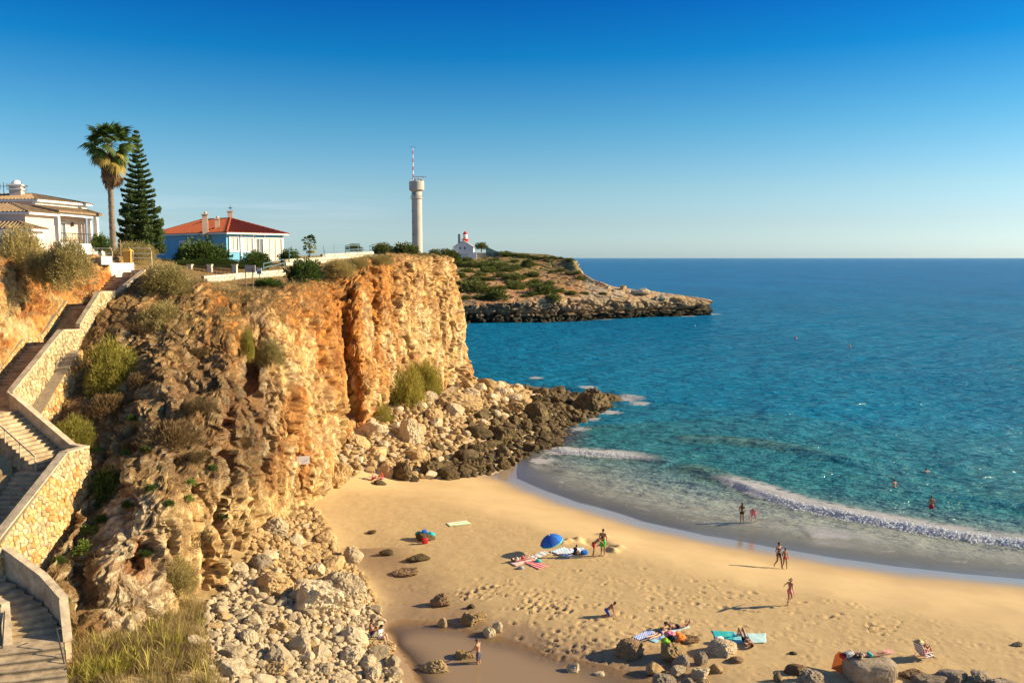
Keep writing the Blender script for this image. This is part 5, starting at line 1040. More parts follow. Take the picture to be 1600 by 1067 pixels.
# ------------------------------------------------------------------ plants
M['dryleaf'] = leafmat('dry_shrub_leaf', (.25, .205, .065), (.48, .40, .165))
M['oliveleaf'] = leafmat('olive_shrub_leaf', (.20, .19, .03), (.46, .40, .085))
M['greenleaf'] = leafmat('green_shrub_leaf', (.045, .085, .018), (.13, .19, .04))
M['darkleaf'] = leafmat('dark_shrub_leaf', (.075, .10, .025), (.17, .20, .05))
M['limeleaf'] = leafmat('fresh_green_leaf', (.12, .20, .03), (.26, .34, .06))
M['strawgrass'] = leafmat('dry_grass', (.29, .21, .075), (.54, .43, .18), .35)
M['browngrass'] = leafmat('dead_brush', (.13, .085, .035), (.27, .19, .09), .3)
M['twig'] = simple('twig_bark', (.19, .14, .09), .9, .3, 10, .2)
def blades_np(B, H, Wd, lean, seed, out=None):
    """one bent blade per base point: 5 vertices, 2 quads joined to a tip"""
    r = np.random.default_rng(seed); n = len(B); a = r.uniform(0, 2 * np.pi, n); side = np.stack([np.cos(a), np.sin(a), np.zeros(n)], 1) * (Wd / 2)[:, None]
    l = r.normal(size=(n, 3)) * lean; l[:, 2] = 0
    up = np.tile([0, 0, 1.], (n, 1)) if out is None else out; d = up + l; d /= np.linalg.norm(d, axis=1, keepdims=True)
    m = B + d * (H * .55)[:, None]; t = B + d * (H * .95)[:, None] + l * (H * .45)[:, None] * .8
    V = np.stack([B - side, B + side, m + side * .75, m - side * .75, t + side * .12, t - side * .12], 1).reshape(-1, 3); i = np.arange(n)[:, None] * 6
    return V, np.concatenate([i + np.array([[0, 1, 2, 3]]), i + np.array([[3, 2, 4, 5]])])
def leaf_cloud(seed, nclump, nleaf, ln, wd, squash=1.0, spread=.55, updir=.35, crad=.34):
    """many small leaf blades on clumps spread through a dome of radius 1"""
    r = np.random.default_rng(seed); C = r.normal(size=(nclump, 3)); C /= np.linalg.norm(C, axis=1, keepdims=True); C[:, 2] = np.abs(C[:, 2]) * .95 - .12; C *= (r.uniform(.2, 1.25, nclump) ** .5 * .78)[:, None]
    cr = crad * r.uniform(.6, 1.25, nclump); k = r.integers(0, nclump, nleaf); d = r.normal(size=(nleaf, 3)); d /= np.linalg.norm(d, axis=1, keepdims=True)
    B = C[k] + d * (cr[k] * r.uniform(.3, 1, nleaf) ** .6)[:, None]; B[:, 2] *= squash; o = d * spread + C[k] * .7 + np.array([0, 0, updir]); o /= np.linalg.norm(o, axis=1, keepdims=True)
    s = np.cross(o, r.normal(size=(nleaf, 3))); s /= np.linalg.norm(s, axis=1, keepdims=True) + 1e-9; L = ln * r.uniform(.6, 1.4, nleaf); w = (wd * r.uniform(.6, 1.3, nleaf))[:, None] * s
    V = np.stack([B, B + o * (L * .5)[:, None] + w, B + o * L[:, None], B + o * (L * .5)[:, None] - w], 1).reshape(-1, 3)
    t = np.clip(.5 + .28 * r.normal(size=nleaf) + .25 * (r.random(nclump) - .5)[k] * 2, 0, 1); return V, np.arange(nleaf * 4).reshape(-1, 4), np.repeat(t, 4)
def leafmesh(name, mat, *a, **k):
    V, Fc, t = leaf_cloud(*a, **k); me = mesh_np(name, V, Fc, False, mat); vcol(me, 'tint', t); return me
FOL = {}
FOL['dry'] = [leafmesh('foliage', M['dryleaf'], 10 + k, 95, 19000, .075, .0085, spread=.95, crad=.27) for k in range(3)]
FOL['olive'] = [leafmesh('foliage', M['oliveleaf'], 20 + k, 85, 19000, .08, .009, spread=.95, crad=.28) for k in range(3)]
FOL['green'] = [leafmesh('foliage', M['greenleaf'], 30 + k, 42, 4200, .13, .032) for k in range(3)]
FOL['dark'] = [leafmesh('foliage', M['darkleaf'], 40 + k, 38, 2600, .14, .05, spread=.9, crad=.36) for k in range(4)]
FOL['lime'] = [leafmesh('foliage', M['limeleaf'], 50 + k, 14, 420, .26, .075) for k in range(3)]
FOL['straw'] = [leafmesh('foliage', M['browngrass'], 60 + k, 40, 5000, .20, .012, spread=.5, updir=.9) for k in range(2)]
def stemmesh(seed):
    r = random.Random(seed); mb = MB()
    for _ in range(7):
        a = r.uniform(0, 6.28); l = r.uniform(.4, .7); mb.tube([(0, 0, -.25), (math.cos(a) * l * .3, math.sin(a) * l * .3, .2), (math.cos(a) * l, math.sin(a) * l, .5)], [.03, .02, .008], 5)
    return mb.mesh('stem', M['twig'])
STEMS = [stemmesh(k) for k in range(3)]
rgB = random.Random(12)
def bush(kind, p, rx, rz, label, group=None, name='shrub', ry=None, cat='bush', stems=True):
    t = thing(name, label, cat, p, rgB.uniform(0, 6.28), group); sc = (rx, ry or rx, rz)
    f = link('foliage', rgB.choice(FOL[kind]), t); f.scale = sc
    if stems: s = link('stem', rgB.choice(STEMS), t); s.scale = sc
    return t
def bush_at(kind, px, py, Y, rpx, hpx, label, sink=.1, **k):
    p = A(px, py, Y); r = rpx * Y / F; h = hpx * Y / F; return bush(kind, (p.x, p.y + r * .4, p.z - h * sink), r, h, label, **k)
# on and beside the near cliff: pixel of the bush's foot
bush_at('dry', 255, 452, 58.0, 46, 52, 'large round dry shrub at the top of the near promontory beside the stair wall')
bush_at('dry', 248, 515, 54.5, 50, 56, 'wide dry shrub just below the round shrub at the promontory top')
bush_at('olive', 168, 596, 49.8, 44, 86, 'tall olive green shrub growing right of the upper stair wall')
bush_at('olive', 112, 695, 45.2, 36, 58, 'olive shrub behind the landing of the third stair flight')
bush_at('dry', 98, 428, 51.0, 44, 74, 'big dry shrub on top of the orange bank, right of two')
bush_at('dry', 18, 408, 52.5, 46, 70, 'big dry shrub on top of the orange bank at the left edge')
bush_at('dry', 60, 425, 51.5, 32, 48, 'lower dry shrub between the two big shrubs on the bank')
bush_at('olive', 632, 640, 91.5, 38, 92, 'biggest olive bush on the cliff face above the far rubble')
bush_at('olive', 667, 606, 97.5, 24, 58, 'smaller olive bush right of the biggest one on the cliff face')
bush_at('olive', 592, 662, 85.0, 23, 42, 'lowest olive bush at the cliff foot above the tan rubble')
bush_at('green', 165, 778, 42.8, 30, 56, 'bright green bush right of the tall rusty stone wall')
bush_at('lime', 190, 725, 44.5, 20, 26, 'yellow green bush above the bright green one by the wall')
bush_at('dry', 270, 915, 40.0, 34, 60, 'dry feathery shrub at the foot of the promontory above the reeds')
bush_at('straw', 215, 520, 54.0, 40, 28, 'brown dead brush left of the wide dry shrub')
bush_at('straw', 165, 640, 47.5, 30, 30, 'dead brown brush under the tall olive shrub')
bush_at('straw', 260, 690, 44.5, 50, 36, 'wide patch of dead brown brush in the middle of the promontory')
bush_at('straw', 290, 850, 42.3, 36, 30, 'dead brush on the ledge above the orange cave')
bush_at('dry', 420, 560, 58.0, 24, 40, 'grey shrub growing in the gully behind the promontory')
bush_at('olive', 385, 545, 55.5, 12, 44, 'narrow green shrub on the ridge of the promontory')
bush_at('straw', 370, 690, 49.5, 20, 36, 'dead brush hanging in the dark cleft of the promontory')
for (px, py, Y, r, h, lab) in [(225, 600, 49, 30, 24, 'dead brush on the grey rocks right of the tall olive shrub'), (310, 640, 46.5, 26, 22, 'dead brush on the dark upper face of the promontory'), (215, 700, 45, 26, 22, 'dead brush above the bright green bush'), (300, 720, 44.5, 24, 20, 'dead brush on the dark ledge of the promontory'), (240, 800, 41, 22, 18, 'dead brush on the pale rocks under the dark ledge'), (110, 900, 38.5, 26, 18, 'dead brush at the foot of the rusty stone wall'), (300, 560, 53, 30, 22, 'dead brush under the orange scar of the promontory'), (205, 560, 52.5, 26, 20, 'dead brush below the wide dry shrub')]: bush_at('straw', px, py, Y, r, h, lab)
bush_at('dry', 285, 960, 41.5, 26, 30, 'low dry shrub between the reeds and the cliff pillars')
bush_at('dry', 375, 985, 42.0, 30, 22, 'grey low shrub among the white stones of the near rubble')
bush_at('lime', 330, 1062, 39.5, 26, 26, 'bright green weed at the bottom edge between reeds and stones')
bush_at('lime', 395, 1000, 41.5, 20, 16, 'yellow green weed in the middle of the white stones')
bush_at('lime', 320, 1000, 41.0, 14, 14, 'small green weed at the border of reeds and white stones')
bush_at('lime', 175, 940, 38.0, 18, 20, 'green weed at the left of the reeds below the pale blocks')
bush_at('lime', 112, 980, 36.0, 14, 24, 'green weed against the end of the lowest stair parapet')
for (px, py, r) in [(128, 858, 16), (95, 876, 13), (160, 808, 12), (140, 828, 14), (300, 752, 10), (296, 778, 9), (334, 730, 9), (228, 700, 10), (205, 655, 9), (232, 868, 11), (268, 785, 9), (200, 790, 10), (235, 760, 9), (72, 900, 10), (106, 935, 9), (455, 1005, 8), (505, 1020, 8), (440, 1055, 9), (480, 905, 7), (150, 700, 8), (345, 808, 7), (180, 612, 9), (210, 560, 8)]:
    p, n = cl(px, py) if px < 400 else (gp(px, py), None); d = p.y; s = r * d / F
    bush('lime' if rgB.random() < .6 else 'green', (p.x, p.y - .05, p.z - .05), s, s * 1.0, 'small green plant rooted %s' % ('among the white stones of the near rubble' if px > 400 else 'in the pale blocks beside the lowest stairs' if px < 110 else 'on the ledges under the tall rusty stone wall' if px < 175 and py > 780 else 'on the dark middle ledges of the promontory' if px > 250 else 'near the foot of the upper stair walls' if py < 720 else 'on the pale rock right of the rusty stone wall'), 'small green plants on the rocks', 'small_plant', cat='plant', stems=False)
# headland mounds of scrub
HB = [(60, 185, 45), (130, 190, 50), (200, 190, 60), (300, 195, 60), (375, 205, 45), (455, 185, 50), (160, 265, 45), (230, 270, 35), (70, 250, 40), (370, 262, 60), (300, 250, 40), (150, 315, 90), (60, 330, 30), (290, 320, 45), (390, 310, 60), (190, 370, 45), (285, 370, 70), (105, 375, 30), (540, 335, 75), (480, 355, 35), (620, 330, 40), (570, 290, 35), (600, 375, 45), (700, 345, 35), (775, 350, 25), (440, 365, 20), (475, 245, 45), (500, 280, 40), (640, 220, 25), (600, 225, 25), (560, 160, 20), (340, 130, 30), (420, 140, 30), (500, 150, 25), (690, 160, 20), (590, 145, 20), (300, 125, 30), (640, 150, 15), (420, 255, 35), (460, 300, 30), (100, 160, 40), (230, 220, 50), (110, 220, 40), (260, 160, 30), (380, 165, 25), (80, 290, 40), (240, 335, 40), (740, 230, 25), (680, 240, 25), (755, 265, 30), (880, 350, 20), (500, 310, 35), (560, 320, 40), (340, 285, 25), (190, 240, 35), (330, 118, 24), (370, 128, 26), (400, 132, 22), (450, 140, 24), (480, 145, 22), (520, 150, 20), (550, 148, 22), (620, 150, 20), (250, 185, 45), (340, 215, 40)]
for (x, y, r) in HB:
    p = hl(700 + x / 3.636, 360 + (y + r * .25) / 3.636); s = r / 3.636 * p.y / F * .95
    bush('dark', (p.x, p.y + s * .45, p.z - s * .15), s * 1.1, s * .95, '%s scrub mound on the far headland, %s' % ('wide' if r > 48 else 'small' if r < 30 else 'medium', ('near the crest ' if y < 170 else 'low above the grey ledge ' if y > 325 else 'half way up ') + ('on the lighthouse side' if x < 250 else 'near the sea point' if x > 520 else 'in the middle')), 'scrub mounds on the far headland', 'scrub_bush', ry=s * 1.3, stems=False)
# grass, reeds and brush: nobody could count these
def grass_np(name, B, hmin, hmax, w, lean, mat, seed):
    r = np.random.default_rng(seed); n = len(B); V, Fc = blades_np(B, r.uniform(hmin, hmax, n), np.full(n, w) * r.uniform(.6, 1.4, n), lean, seed + 1)
    me = mesh_np(name, V, Fc, False, mat); vcol(me, 'tint', np.repeat(np.clip(r.normal(.5, .3, n), 0, 1), 6)); return tag(link(name, me), kind='stuff')
rr = np.random.default_rng(31)
poly = [ZP(*q) for q in [(105, 1110, 4.8), (112, 985, 4.9), (200, 925, 4.4), (265, 915, 4.0), (318, 950, 3.3), (322, 1010, 3.4), (345, 1067, 3.2), (370, 1130, 3)]]
Pp = np.array([tuple(v)[:2] for v in poly]); q = rr.uniform(Pp.min(0), Pp.max(0), size=(60000, 2)); q = q[inpoly(q, poly)]; dn = fbm(np.c_[q * .7, np.zeros(len(q))], 3, 4); q = q[rr.random(len(q)) < sstep(-.35, .15, dn)]
zq = GR(q); B = np.c_[q, zq - .03]; k = len(B)
pn = fbm(np.c_[q * .45, np.zeros(k)], 3, 14); grass_np('dry_grass', B[pn > -.02], .25, .8, .022, .36, M['strawgrass'], 5); grass_np('dry_grass', B[(pn <= -.02) & (pn > -.2)], .2, .6, .024, .4, M['browngrass'], 6); grass_np('dry_grass', B[pn <= -.2], .3, .8, .026, .36, M['oliveleaf'], 7)
rd = [ZP(x + rr.normal() * 16, y + rr.normal() * 12, 4.0) for (x, y) in [(240, 1000), (215, 1040), (265, 1030), (300, 1050), (200, 975), (180, 1060), (250, 960)] for _ in range(9)]
Bq = np.array([tuple(v) for v in rd]); Bq[:, 2] = GR(Bq) - .05; Bq = np.repeat(Bq, 5, 0); Bq[:, 2] += rr.uniform(0, .7, len(Bq)); grass_np('green_reeds', Bq, .4, 1.0, .04, .3, M['oliveleaf'], 9)
P = CLV.reshape(-1, 3); n = CLN.reshape(-1, 3); u = imgx(P); m = (u > 60) & (u < 470) & (n[:, 2] > .30) & (P[:, 2] > 4.5) & (fbm(P * .6, 3, 91) > -.08); idx = np.where(m)[0]
idx = rr.choice(idx, min(len(idx), 26000), replace=False); grass_np('dry_brush', P[idx] - n[idx] * .03, .14, .48, .018, .5, M['browngrass'], 15)
m = (u > 330) & (u < 720) & (n[:, 2] > .55) & (P[:, 2] > 16) & (fbm(P * .5, 3, 95) > -.1); idx = np.where(m)[0]; idx = rr.choice(idx, min(len(idx), 12000), replace=False); grass_np('dry_grass', P[idx], .12, .4, .02, .4, M['strawgrass'], 16)
q = np.c_[rr.uniform(-62, -8, 60000), rr.uniform(58, 125, 60000)]; q = q[inpoly(q, [(-30.6, 62)] + [tuple(v)[:2] for v in EDGE[1:19]] + [(-62, 125), (-62, 62)])]; q = q[fbm(np.c_[q * .25, np.zeros(len(q))], 3, 99) > -.02][:22000]
grass_np('dry_grass', np.c_[q, PLZ(q) - .05], .1, .38, .025, .4, M['strawgrass'], 17)
# ------------------------------------------------------------------ houses and towers
M['blue'] = simple('blue_wall', (.17, .45, .62), .85, .10, 1.5, .08)
M['pink'] = simple('cream_pink_wall', (.66, .52, .43), .85, .08, 1.5, .08)
M['rooftile'] = simple('red_roof_tile', (.45, .115, .045), .8, .3, 4, .2)
M['tantile'] = simple('tan_roof_tile', (.28, .195, .115), .85, .35, 4, .2)
M['glass'] = simple('window_glass', (.10, .13, .14), .08, .2, 3, 0, .8)
M['curtain'] = simple('pale_curtain', (.62, .60, .52), .9, .1, 8, .1)
M['towercon'] = simple('tower_concrete', (.46, .44, .385), .85, .18, .25, .08)
M['lred'] = simple('lighthouse_red', (.55, .045, .03), .5, .1, 2, 0)
M['tealblue'] = simple('painted_rail', (.16, .30, .40), .5, .15, 5, 0)
M['bin'] = simple('orange_bin', (.62, .34, .06), .55, .1, 5, 0)
M['pinkch'] = simple('chimney_render', (.60, .44, .33), .85, .12, 4, .1)
M['bark'] = simple('palm_bark', (.21, .17, .13), .95, .55, 4, .9)
M['pinebark'] = simple('pine_bark', (.13, .09, .06), .95, .3, 6, .5)
M['palmleaf'] = leafmat('palm_leaf', (.035, .075, .015), (.12, .17, .035), .25)
M['palmyellow'] = leafmat('yellowing_palm_leaf', (.30, .23, .05), (.50, .38, .09), .3)
M['palmdead'] = leafmat('dead_palm_leaf', (.15, .09, .045), (.30, .20, .11), .2)
M['needle'] = leafmat('pine_needle', (.05, .095, .03), (.13, .185, .06), .25)
def V3(p, z): return Vector((p[0], p[1], z))
def block(root, name, c, z0, z1, mat):
    """prism on plan corners c"""
    return MB().prism([V3(p, z0) for p in c], [V3(p, z1) for p in c]).build(name, mat, root)
def hip_roof(root, c, z0, z1, over, ridge, mat, name='roof', tiles=.34, cx=None):
    """c: four plan corners (first edge short); hip roof with tile rows running down each slope"""
    c = [Vector((p[0], p[1], 0)) for p in c]; m = sum(c, Vector()) / 4
    e = [m + (p - m) * (1 + over / max((p - m).length, .1) * 1.3) for p in c]; ax = ((c[2] + c[3]) - (c[0] + c[1])) / 2; ax.normalize()
    r0, r1 = m - ax * ridge, m + ax * ridge
    E = [V3(p, z0) for p in e]; R0, R1 = V3(r0, z1), V3(r1, z1); mb = MB()
    mb.prism([V3(p, z0 - .18) for p in e], [V3(p, z0 - .01) for p in e]); o = mb.build('eave', M['white'], root)
    mb = MB(); mb.add(E + [R0, R1], [(0, 1, 4), (1, 2, 5, 4), (2, 3, 5), (3, 0, 4, 5), (3, 2, 1, 0)]); roof = mb.build(name, mat, root)
    rows = MB()
    for a, b, t0, t1 in ((E[0], E[1], R0, R0), (E[1], E[2], R0, R1), (E[2], E[3], R1, R1), (E[3], E[0], R1, R0)):
        L = (b - a).length; n = int(L / tiles); d = (b - a).normalized(); nr = (b - a).cross(((t0 + t1) / 2) - a).normalized()
        if nr.z < 0: nr = -nr
        sa = (t0 - a).dot(d); sb = (t1 - a).dot(d); H = (t0 - a) - d * sa
        for i in range(n):
            s = (i + .5) * L / n; k = min(1, s / max(sa, .01), (L - s) / max(L - sb, .01))
            if k < .04: continue
            p = a + d * s; q = p + H * k; w = d * tiles * .3
            rows.add([p - w, p + w, p + nr * .10, q - w, q + w, q + nr * .10], [(0, 2, 5, 3), (2, 1, 4, 5), (0, 1, 2), (3, 5, 4)])
    o = rows.build('tile_row', mat, roof); o['kind'] = 'stuff'
    rd = MB()
    for a, b in ((E[0], R0), (E[1], R0), (E[2], R1), (E[3], R1), (R0, R1)):
        if (b - a).length > .2: rd.tube([a, b], .11, 6)
    o = rd.build('ridge_tiles', mat, roof); o['kind'] = 'stuff'
    return roof
def window(root, p0, d, s, z, w, h, pane='glass', mull=1, name='window', fm=None, f=.09):
    """framed opening on the wall that starts at p0 and runs along d (left to right seen from outside)"""
    d = d.normalized(); n = Vector((d.y, -d.x, 0)); c = Vector((p0[0], p0[1], 0)) + d * s; ax = Matrix((d, n, Vector((0, 0, 1)))).transposed(); fm = fm or M['white']
    mb = MB(); q = lambda a, b, o: c + d * a + n * o + Vector((0, 0, z + b))
    for sx in (-1, 1): mb.box(q(sx * (w / 2 + f / 2), 0, .03), (f, .16, h + 2 * f), ax=ax)
    for sz in (-1, 1): mb.box(q(0, sz * (h / 2 + f / 2), .03), (w, .158, f), ax=ax)
    for k in range(mull): mb.box(q(-w / 2 + w * (k + 1) / (mull + 1), 0, .02), (.055, .10, h), ax=ax)
    o = mb.build(name, fm, root); MB().box(q(0, 0, -.03), (w, .08, h), ax=ax).build('pane', M[pane], o); return o
def chimney(root, p, w, z0, z1, mat, cap=None, d=None):
    o = MB().box((p[0], p[1], (z0 + z1) / 2), (w, d or w, z1 - z0), .3).build('chimney', mat, root)
    MB().box((p[0], p[1], z1 + .05), (w * 1.3, (d or w) * 1.3, .10), .3).build('chimney_cap', cap or M['white'], o)
    return o
# the blue villa
C0 = Vector((-32.4, 95, 0)); CR = Vector((-27.5, 101, 0)); CL_ = Vector((-45.3, 105.5, 0)); CB = CL_ + CR - C0
H2 = thing('villa', 'bright blue villa with a red hipped roof standing behind a hedge on the clifftop', 'house', tuple(C0 + Vector((0, 0, 20.4))))
block(H2, 'wall', [C0, CR, CB, CL_], 19.6, 23.75, M['blue'])
rf = hip_roof(H2, [C0, CR, CB, CL_], 23.86, 25.75, .55, 3.2, M['rooftile'])
dL = (C0 - CL_).normalized(); dR = (CR - C0).normalized(); LL = (C0 - CL_).length; LR = (CR - C0).length
window(H2, CL_, dL, 2.4, 22.15, 1.1, 1.25, mull=1, f=.2); window(H2, CL_, dL, 7.6, 22.3, 1.5, 1.1, mull=1, f=.2); window(H2, CL_, dL, 12.5, 22.3, 1.4, 1.1, mull=1, f=.2)
window(H2, C0, dR, .95, 22.55, 1.0, 1.5, pane='curtain', f=.14); window(H2, C0, dR, 2.75, 22.5, 1.25, 1.5, pane='curtain', f=.14); window(H2, C0, dR, 4.3, 22.1, .9, 2.2, pane='glass', f=.14); window(H2, C0, dR, 6.15, 21.95, 2.4, 2.6, pane='curtain', mull=2, f=.12, name='glass_door')
for k in (1.85, 3.5, 5.05, 7.55): MB().box(C0 + dR * k + Vector((dR.y, -dR.x, 0)) * .06 + Vector((0, 0, 22.2)), (.16, .12, 2.9), math.atan2(dR.y, dR.x)).build('pilaster', M['white'], H2)
MB().box((C0 + CR) / 2 + Vector((dR.y, -dR.x, 0)) * .7 + Vector((0, 0, 20.35)), (LR, 1.5, .3), math.atan2(dR.y, dR.x)).build('terrace_step', M['white'], H2)
for (px, y0, y1, Y, w) in [(321, 336, 362, 97.0, .62), (340, 343, 362, 98.0, .5), (360, 331, 350, 104, .6)]:
    a, b = A(px, y1, Y), A(px, y0, Y); c = chimney(H2, a, w, a.z - .6, b.z, M['pinkch'], M['pinkch'])
    if px == 360: MB().tube([b, b + Vector((0, 0, .8))], .03, 5).build('weather_vane', M['darkmetal'], c); MB().box(b + Vector((0, 0, .45)), (.45, .03, .1)).build('vane_arm', M['darkmetal'], c)
    else: MB().lathe([(.16, 0), (.2, .2), (.05, .32)], b + Vector((0, 0, .08)), 8).build('chimney_pot', M['pinkch'], c)
rel(H2)
# the pale villa at the left edge
H1 = thing('villa', 'pale pink villa with tan tiled roofs and a columned porch at the left edge', 'house', (-41.95, 74, 21.6))
Q0, QR = Vector((-41.95, 74.0, 0)), Vector((-40.9, 80.6, 0)); dq = (QR - Q0).normalized(); lq = Vector((-dq.y, dq.x, 0)); QL = Q0 + lq * 10; QB = QR + lq * 10
block(H1, 'wall', [Q0, QR, QB, QL], 21, 26.0, M['pink'])
hip_roof(H1, [Q0, QR, QB, QL], 26.1, 26.85, .5, 2.2, M['tantile'])
block(H1, 'cornice', [Q0 + Vector((.12, -.12, 0)), QR + Vector((.12, .1, 0)), QR + Vector((-.2, .1, 0)), Q0 + Vector((-.2, -.12, 0))], 25.55, 25.98, M['white'])
pf = [Q0 + Vector((2.35, -.5, 0)), QR + Vector((1.6, .2, 0)), QR + Vector((.02, .2, 0)), Q0 + Vector((.02, -.5, 0))]
pr = MB(); zt, ze = 25.62, 25.12; pr.add([V3(pf[0], ze), V3(pf[1], ze), V3(pf[2], zt), V3(pf[3], zt), V3(pf[0], ze - .14), V3(pf[1], ze - .14), V3(pf[2], ze - .14), V3(pf[3], ze - .14)], [(0, 1, 2, 3), (7, 6, 5, 4), (0, 4, 5, 1), (1, 5, 6, 2), (3, 7, 4, 0)]); prf = pr.build('porch_roof', M['tantile'], H1)
rows = MB()
for k in range(20):
    t = (k + .5) / 20; a = V3(pf[0].lerp(pf[1], t), ze); b = V3(pf[3].lerp(pf[2], t), zt); w = dq * .09; rows.add([a - w, a + w, a + Vector((0, 0, .1)), b - w, b + w, b + Vector((0, 0, .1))], [(0, 2, 5, 3), (2, 1, 4, 5), (0, 1, 2)])
o = rows.build('tile_row', M['tantile'], prf); o['kind'] = 'stuff'
block(H1, 'porch_beam', [pf[0] + Vector((-.3, .3, 0)), pf[1] + Vector((-.3, -.3, 0)), pf[1] + Vector((-.6, -.3, 0)), pf[0] + Vector((-.6, .3, 0))], 24.72, 24.97, M['white'])
block(H1, 'porch_floor', [pf[0], pf[1], pf[2], pf[3]], 21.2, 22.3, M['white'])
for t in (.06, .93): p = pf[0].lerp(pf[1], t) + Vector((-.45, 0, 0)); MB().box(V3(p, 23.52), (.34, .34, 2.4)).build('column', M['white'], H1); 
p = pf[2] + Vector((.35, -.2, 0)); MB().box(V3(p, 23.52), (.28, .28, 2.4)).build('column', M['white'], H1)
rl = MB(); a, b = pf[0] + Vector((-.45, .6, 0)), pf[1] + Vector((-.45, -.6, 0)); rl.tube([V3(a, 23.2), V3(b, 23.2)], .04, 5)
for k in range(22): p = a.lerp(b, k / 21); rl.tube([V3(p, 22.3), V3(p, 23.2)], .018, 4)
o = rl.build('balcony_rail', M['darkmetal'], H1)
window(H1, Q0, dq, 1.1, 23.55, .95, 1.15, mull=1); window(H1, Q0, dq, 3.2, 23.3, .9, 1.75, mull=1, name='balcony_door')
for s in (2.15, 4.6): MB().lathe([(.05, -.2), (.13, -.1), (.13, .1), (.03, .22)], Q0 + dq * s + Vector((dq.y, -dq.x, 0)) * .16 + Vector((0, 0, 24.1)), 8).build('wall_lamp', M['darkmetal'], H1)
w0, w1 = Vector((-39.75, 68.6, 0)), Vector((-39.45, 72.3, 0)); wl = [w0, w1, w1 + Vector((-12, 1.2, 0)), w0 + Vector((-12, 1.2, 0))]
block(H1, 'wing_wall', wl, 20.6, 24.55, M['pink']); hip_roof(H1, wl, 24.72, 25.55, .4, 3.6, M['tantile'], 'wing_roof')
a0 = Vector((-38.5, 66.6, 0)); al = [a0, a0 + Vector((.2, 1.9, 0)), a0 + Vector((-11, 2.9, 0)), a0 + Vector((-11, 1.0, 0))]
block(H1, 'annex_wall', al, 20.4, 23.15, M['white']); hip_roof(H1, al, 23.3, 23.9, .35, 4.2, M['tantile'], 'annex_roof')
p = A(27, 302, 77); c = MB().box((p.x, p.y, 26.75), (1.0, 1.0, 1.5), .16).build('chimney', M['pink'], H1); MB().box((p.x, p.y, 27.2), (1.25, 1.25, .12), .16).build('chimney_band', M['white'], c); MB().box((p.x, p.y, 27.57), (1.35, 1.35, .14), .16).build('chimney_cap', M['white'], c); MB().lathe([(.45, 0), (.42, .2), (.2, .38), (.02, .42)], (p.x, p.y, 27.64), 12).build('chimney_dome', M['white'], c)
an = MB(); p = A(6, 300, 77); an.tube([p - Vector((0, 0, .6)), p + Vector((0, 0, .9))], .03, 5); an.tube([p + Vector((-.6, 0, .5)), p + Vector((.6, 0, .5))], .025, 5)
for k in range(5): an.tube([p + Vector((-.6 + .3 * k, 0, .2)), p + Vector((-.6 + .3 * k, 0, .8))], .02, 4)
an.build('antenna', M['metal'], H1); rel(H1)
# radar tower
TX, TY, TZ = -147 / F * 350, 350.0, 20.6
T = thing('radar_tower', 'tall grey concrete radar tower with a wider head and a red and white mast', 'tower', (TX, TY, TZ))
hz = lambda py: CAMZ + (403 - py) / F * 350 * 1.0 - TZ
MB().lathe([(2.3, 0), (2.15, 3), (2.12, hz(311)), (2.12, hz(301))], n=40).build('shaft', M['towercon'], T, True)
MB().lathe([(2.0, hz(302)), (2.95, hz(299.5)), (3.1, hz(299)), (3.1, hz(287)), (2.95, hz(286)), (2.9, hz(286.3))], n=40).build('head', M['towercon'], T)
MB().lathe([(2.2, hz(312.5)), (2.5, hz(312.4)), (2.5, hz(311.6)), (2.2, hz(311.5))], n=32).build('gallery', M['towercon'], T)
rl = MB(); pts = [(2.62 * math.cos(a), 2.62 * math.sin(a), hz(308.2)) for a in np.linspace(0, 2 * math.pi, 25)]; rl.tube(pts, .05, 4)
for a in np.linspace(0, 2 * math.pi, 13)[:-1]: rl.tube([(2.55 * math.cos(a), 2.55 * math.sin(a), hz(312)), (2.62 * math.cos(a), 2.62 * math.sin(a), hz(308.2))], .05, 4)
rl.build('gallery_rail', M['metal'], T)
rl = MB(); pts = [(2.9 * math.cos(a), 2.9 * math.sin(a), hz(283)) for a in np.linspace(0, 2 * math.pi, 25)]; rl.tube(pts, .05, 4)
for a in np.linspace(0, 2 * math.pi, 17)[:-1]: rl.tube([(2.9 * math.cos(a), 2.9 * math.sin(a), hz(286.4)), (2.9 * math.cos(a), 2.9 * math.sin(a), hz(283))], .05, 4)
rl.build('roof_rail', M['metal'], T)
mast = MB().tube([(-1.4, 0, hz(287)), (-1.4, 0, hz(233.5))], [.22, .12], 8).build('mast', M['white'], T)
for k in range(4): y = 281 - k * 12; MB().tube([(-1.4, 0, hz(y)), (-1.4, 0, hz(y - 5.5))], .25 - .02 * k, 8).build('mast_band', M['lred'], mast)
MB().tube([(-2.6, 0, hz(234)), (-.2, 0, hz(234))], .09, 5).build('cross_arm', M['metal'], mast)
ra = MB().tube([(1.0, 0, hz(286.4)), (1.0, 0, hz(281))], .45, 8).build('radar_pedestal', M['white'], T); MB().box((1.35, -.4, hz(279.2)), (5.6, .5, .42), .1).build('radar_bar', M['white'], ra)
for (x, y) in ((-.4, -1.2), (1.9, -1.0)): MB().box((x, y, hz(284.6)), (.7, .7, .9)).build('equipment_box', M['metal'], T)
for k, (a, z) in enumerate(((-1.95, 304.5), (-2.5, 331), (-2.4, 349), (-2.3, 367))): MB().box((2.13 * math.cos(a), 2.13 * math.sin(a), hz(z)), (.22, .5, .55), a).build('window', M['darkmetal'], T)
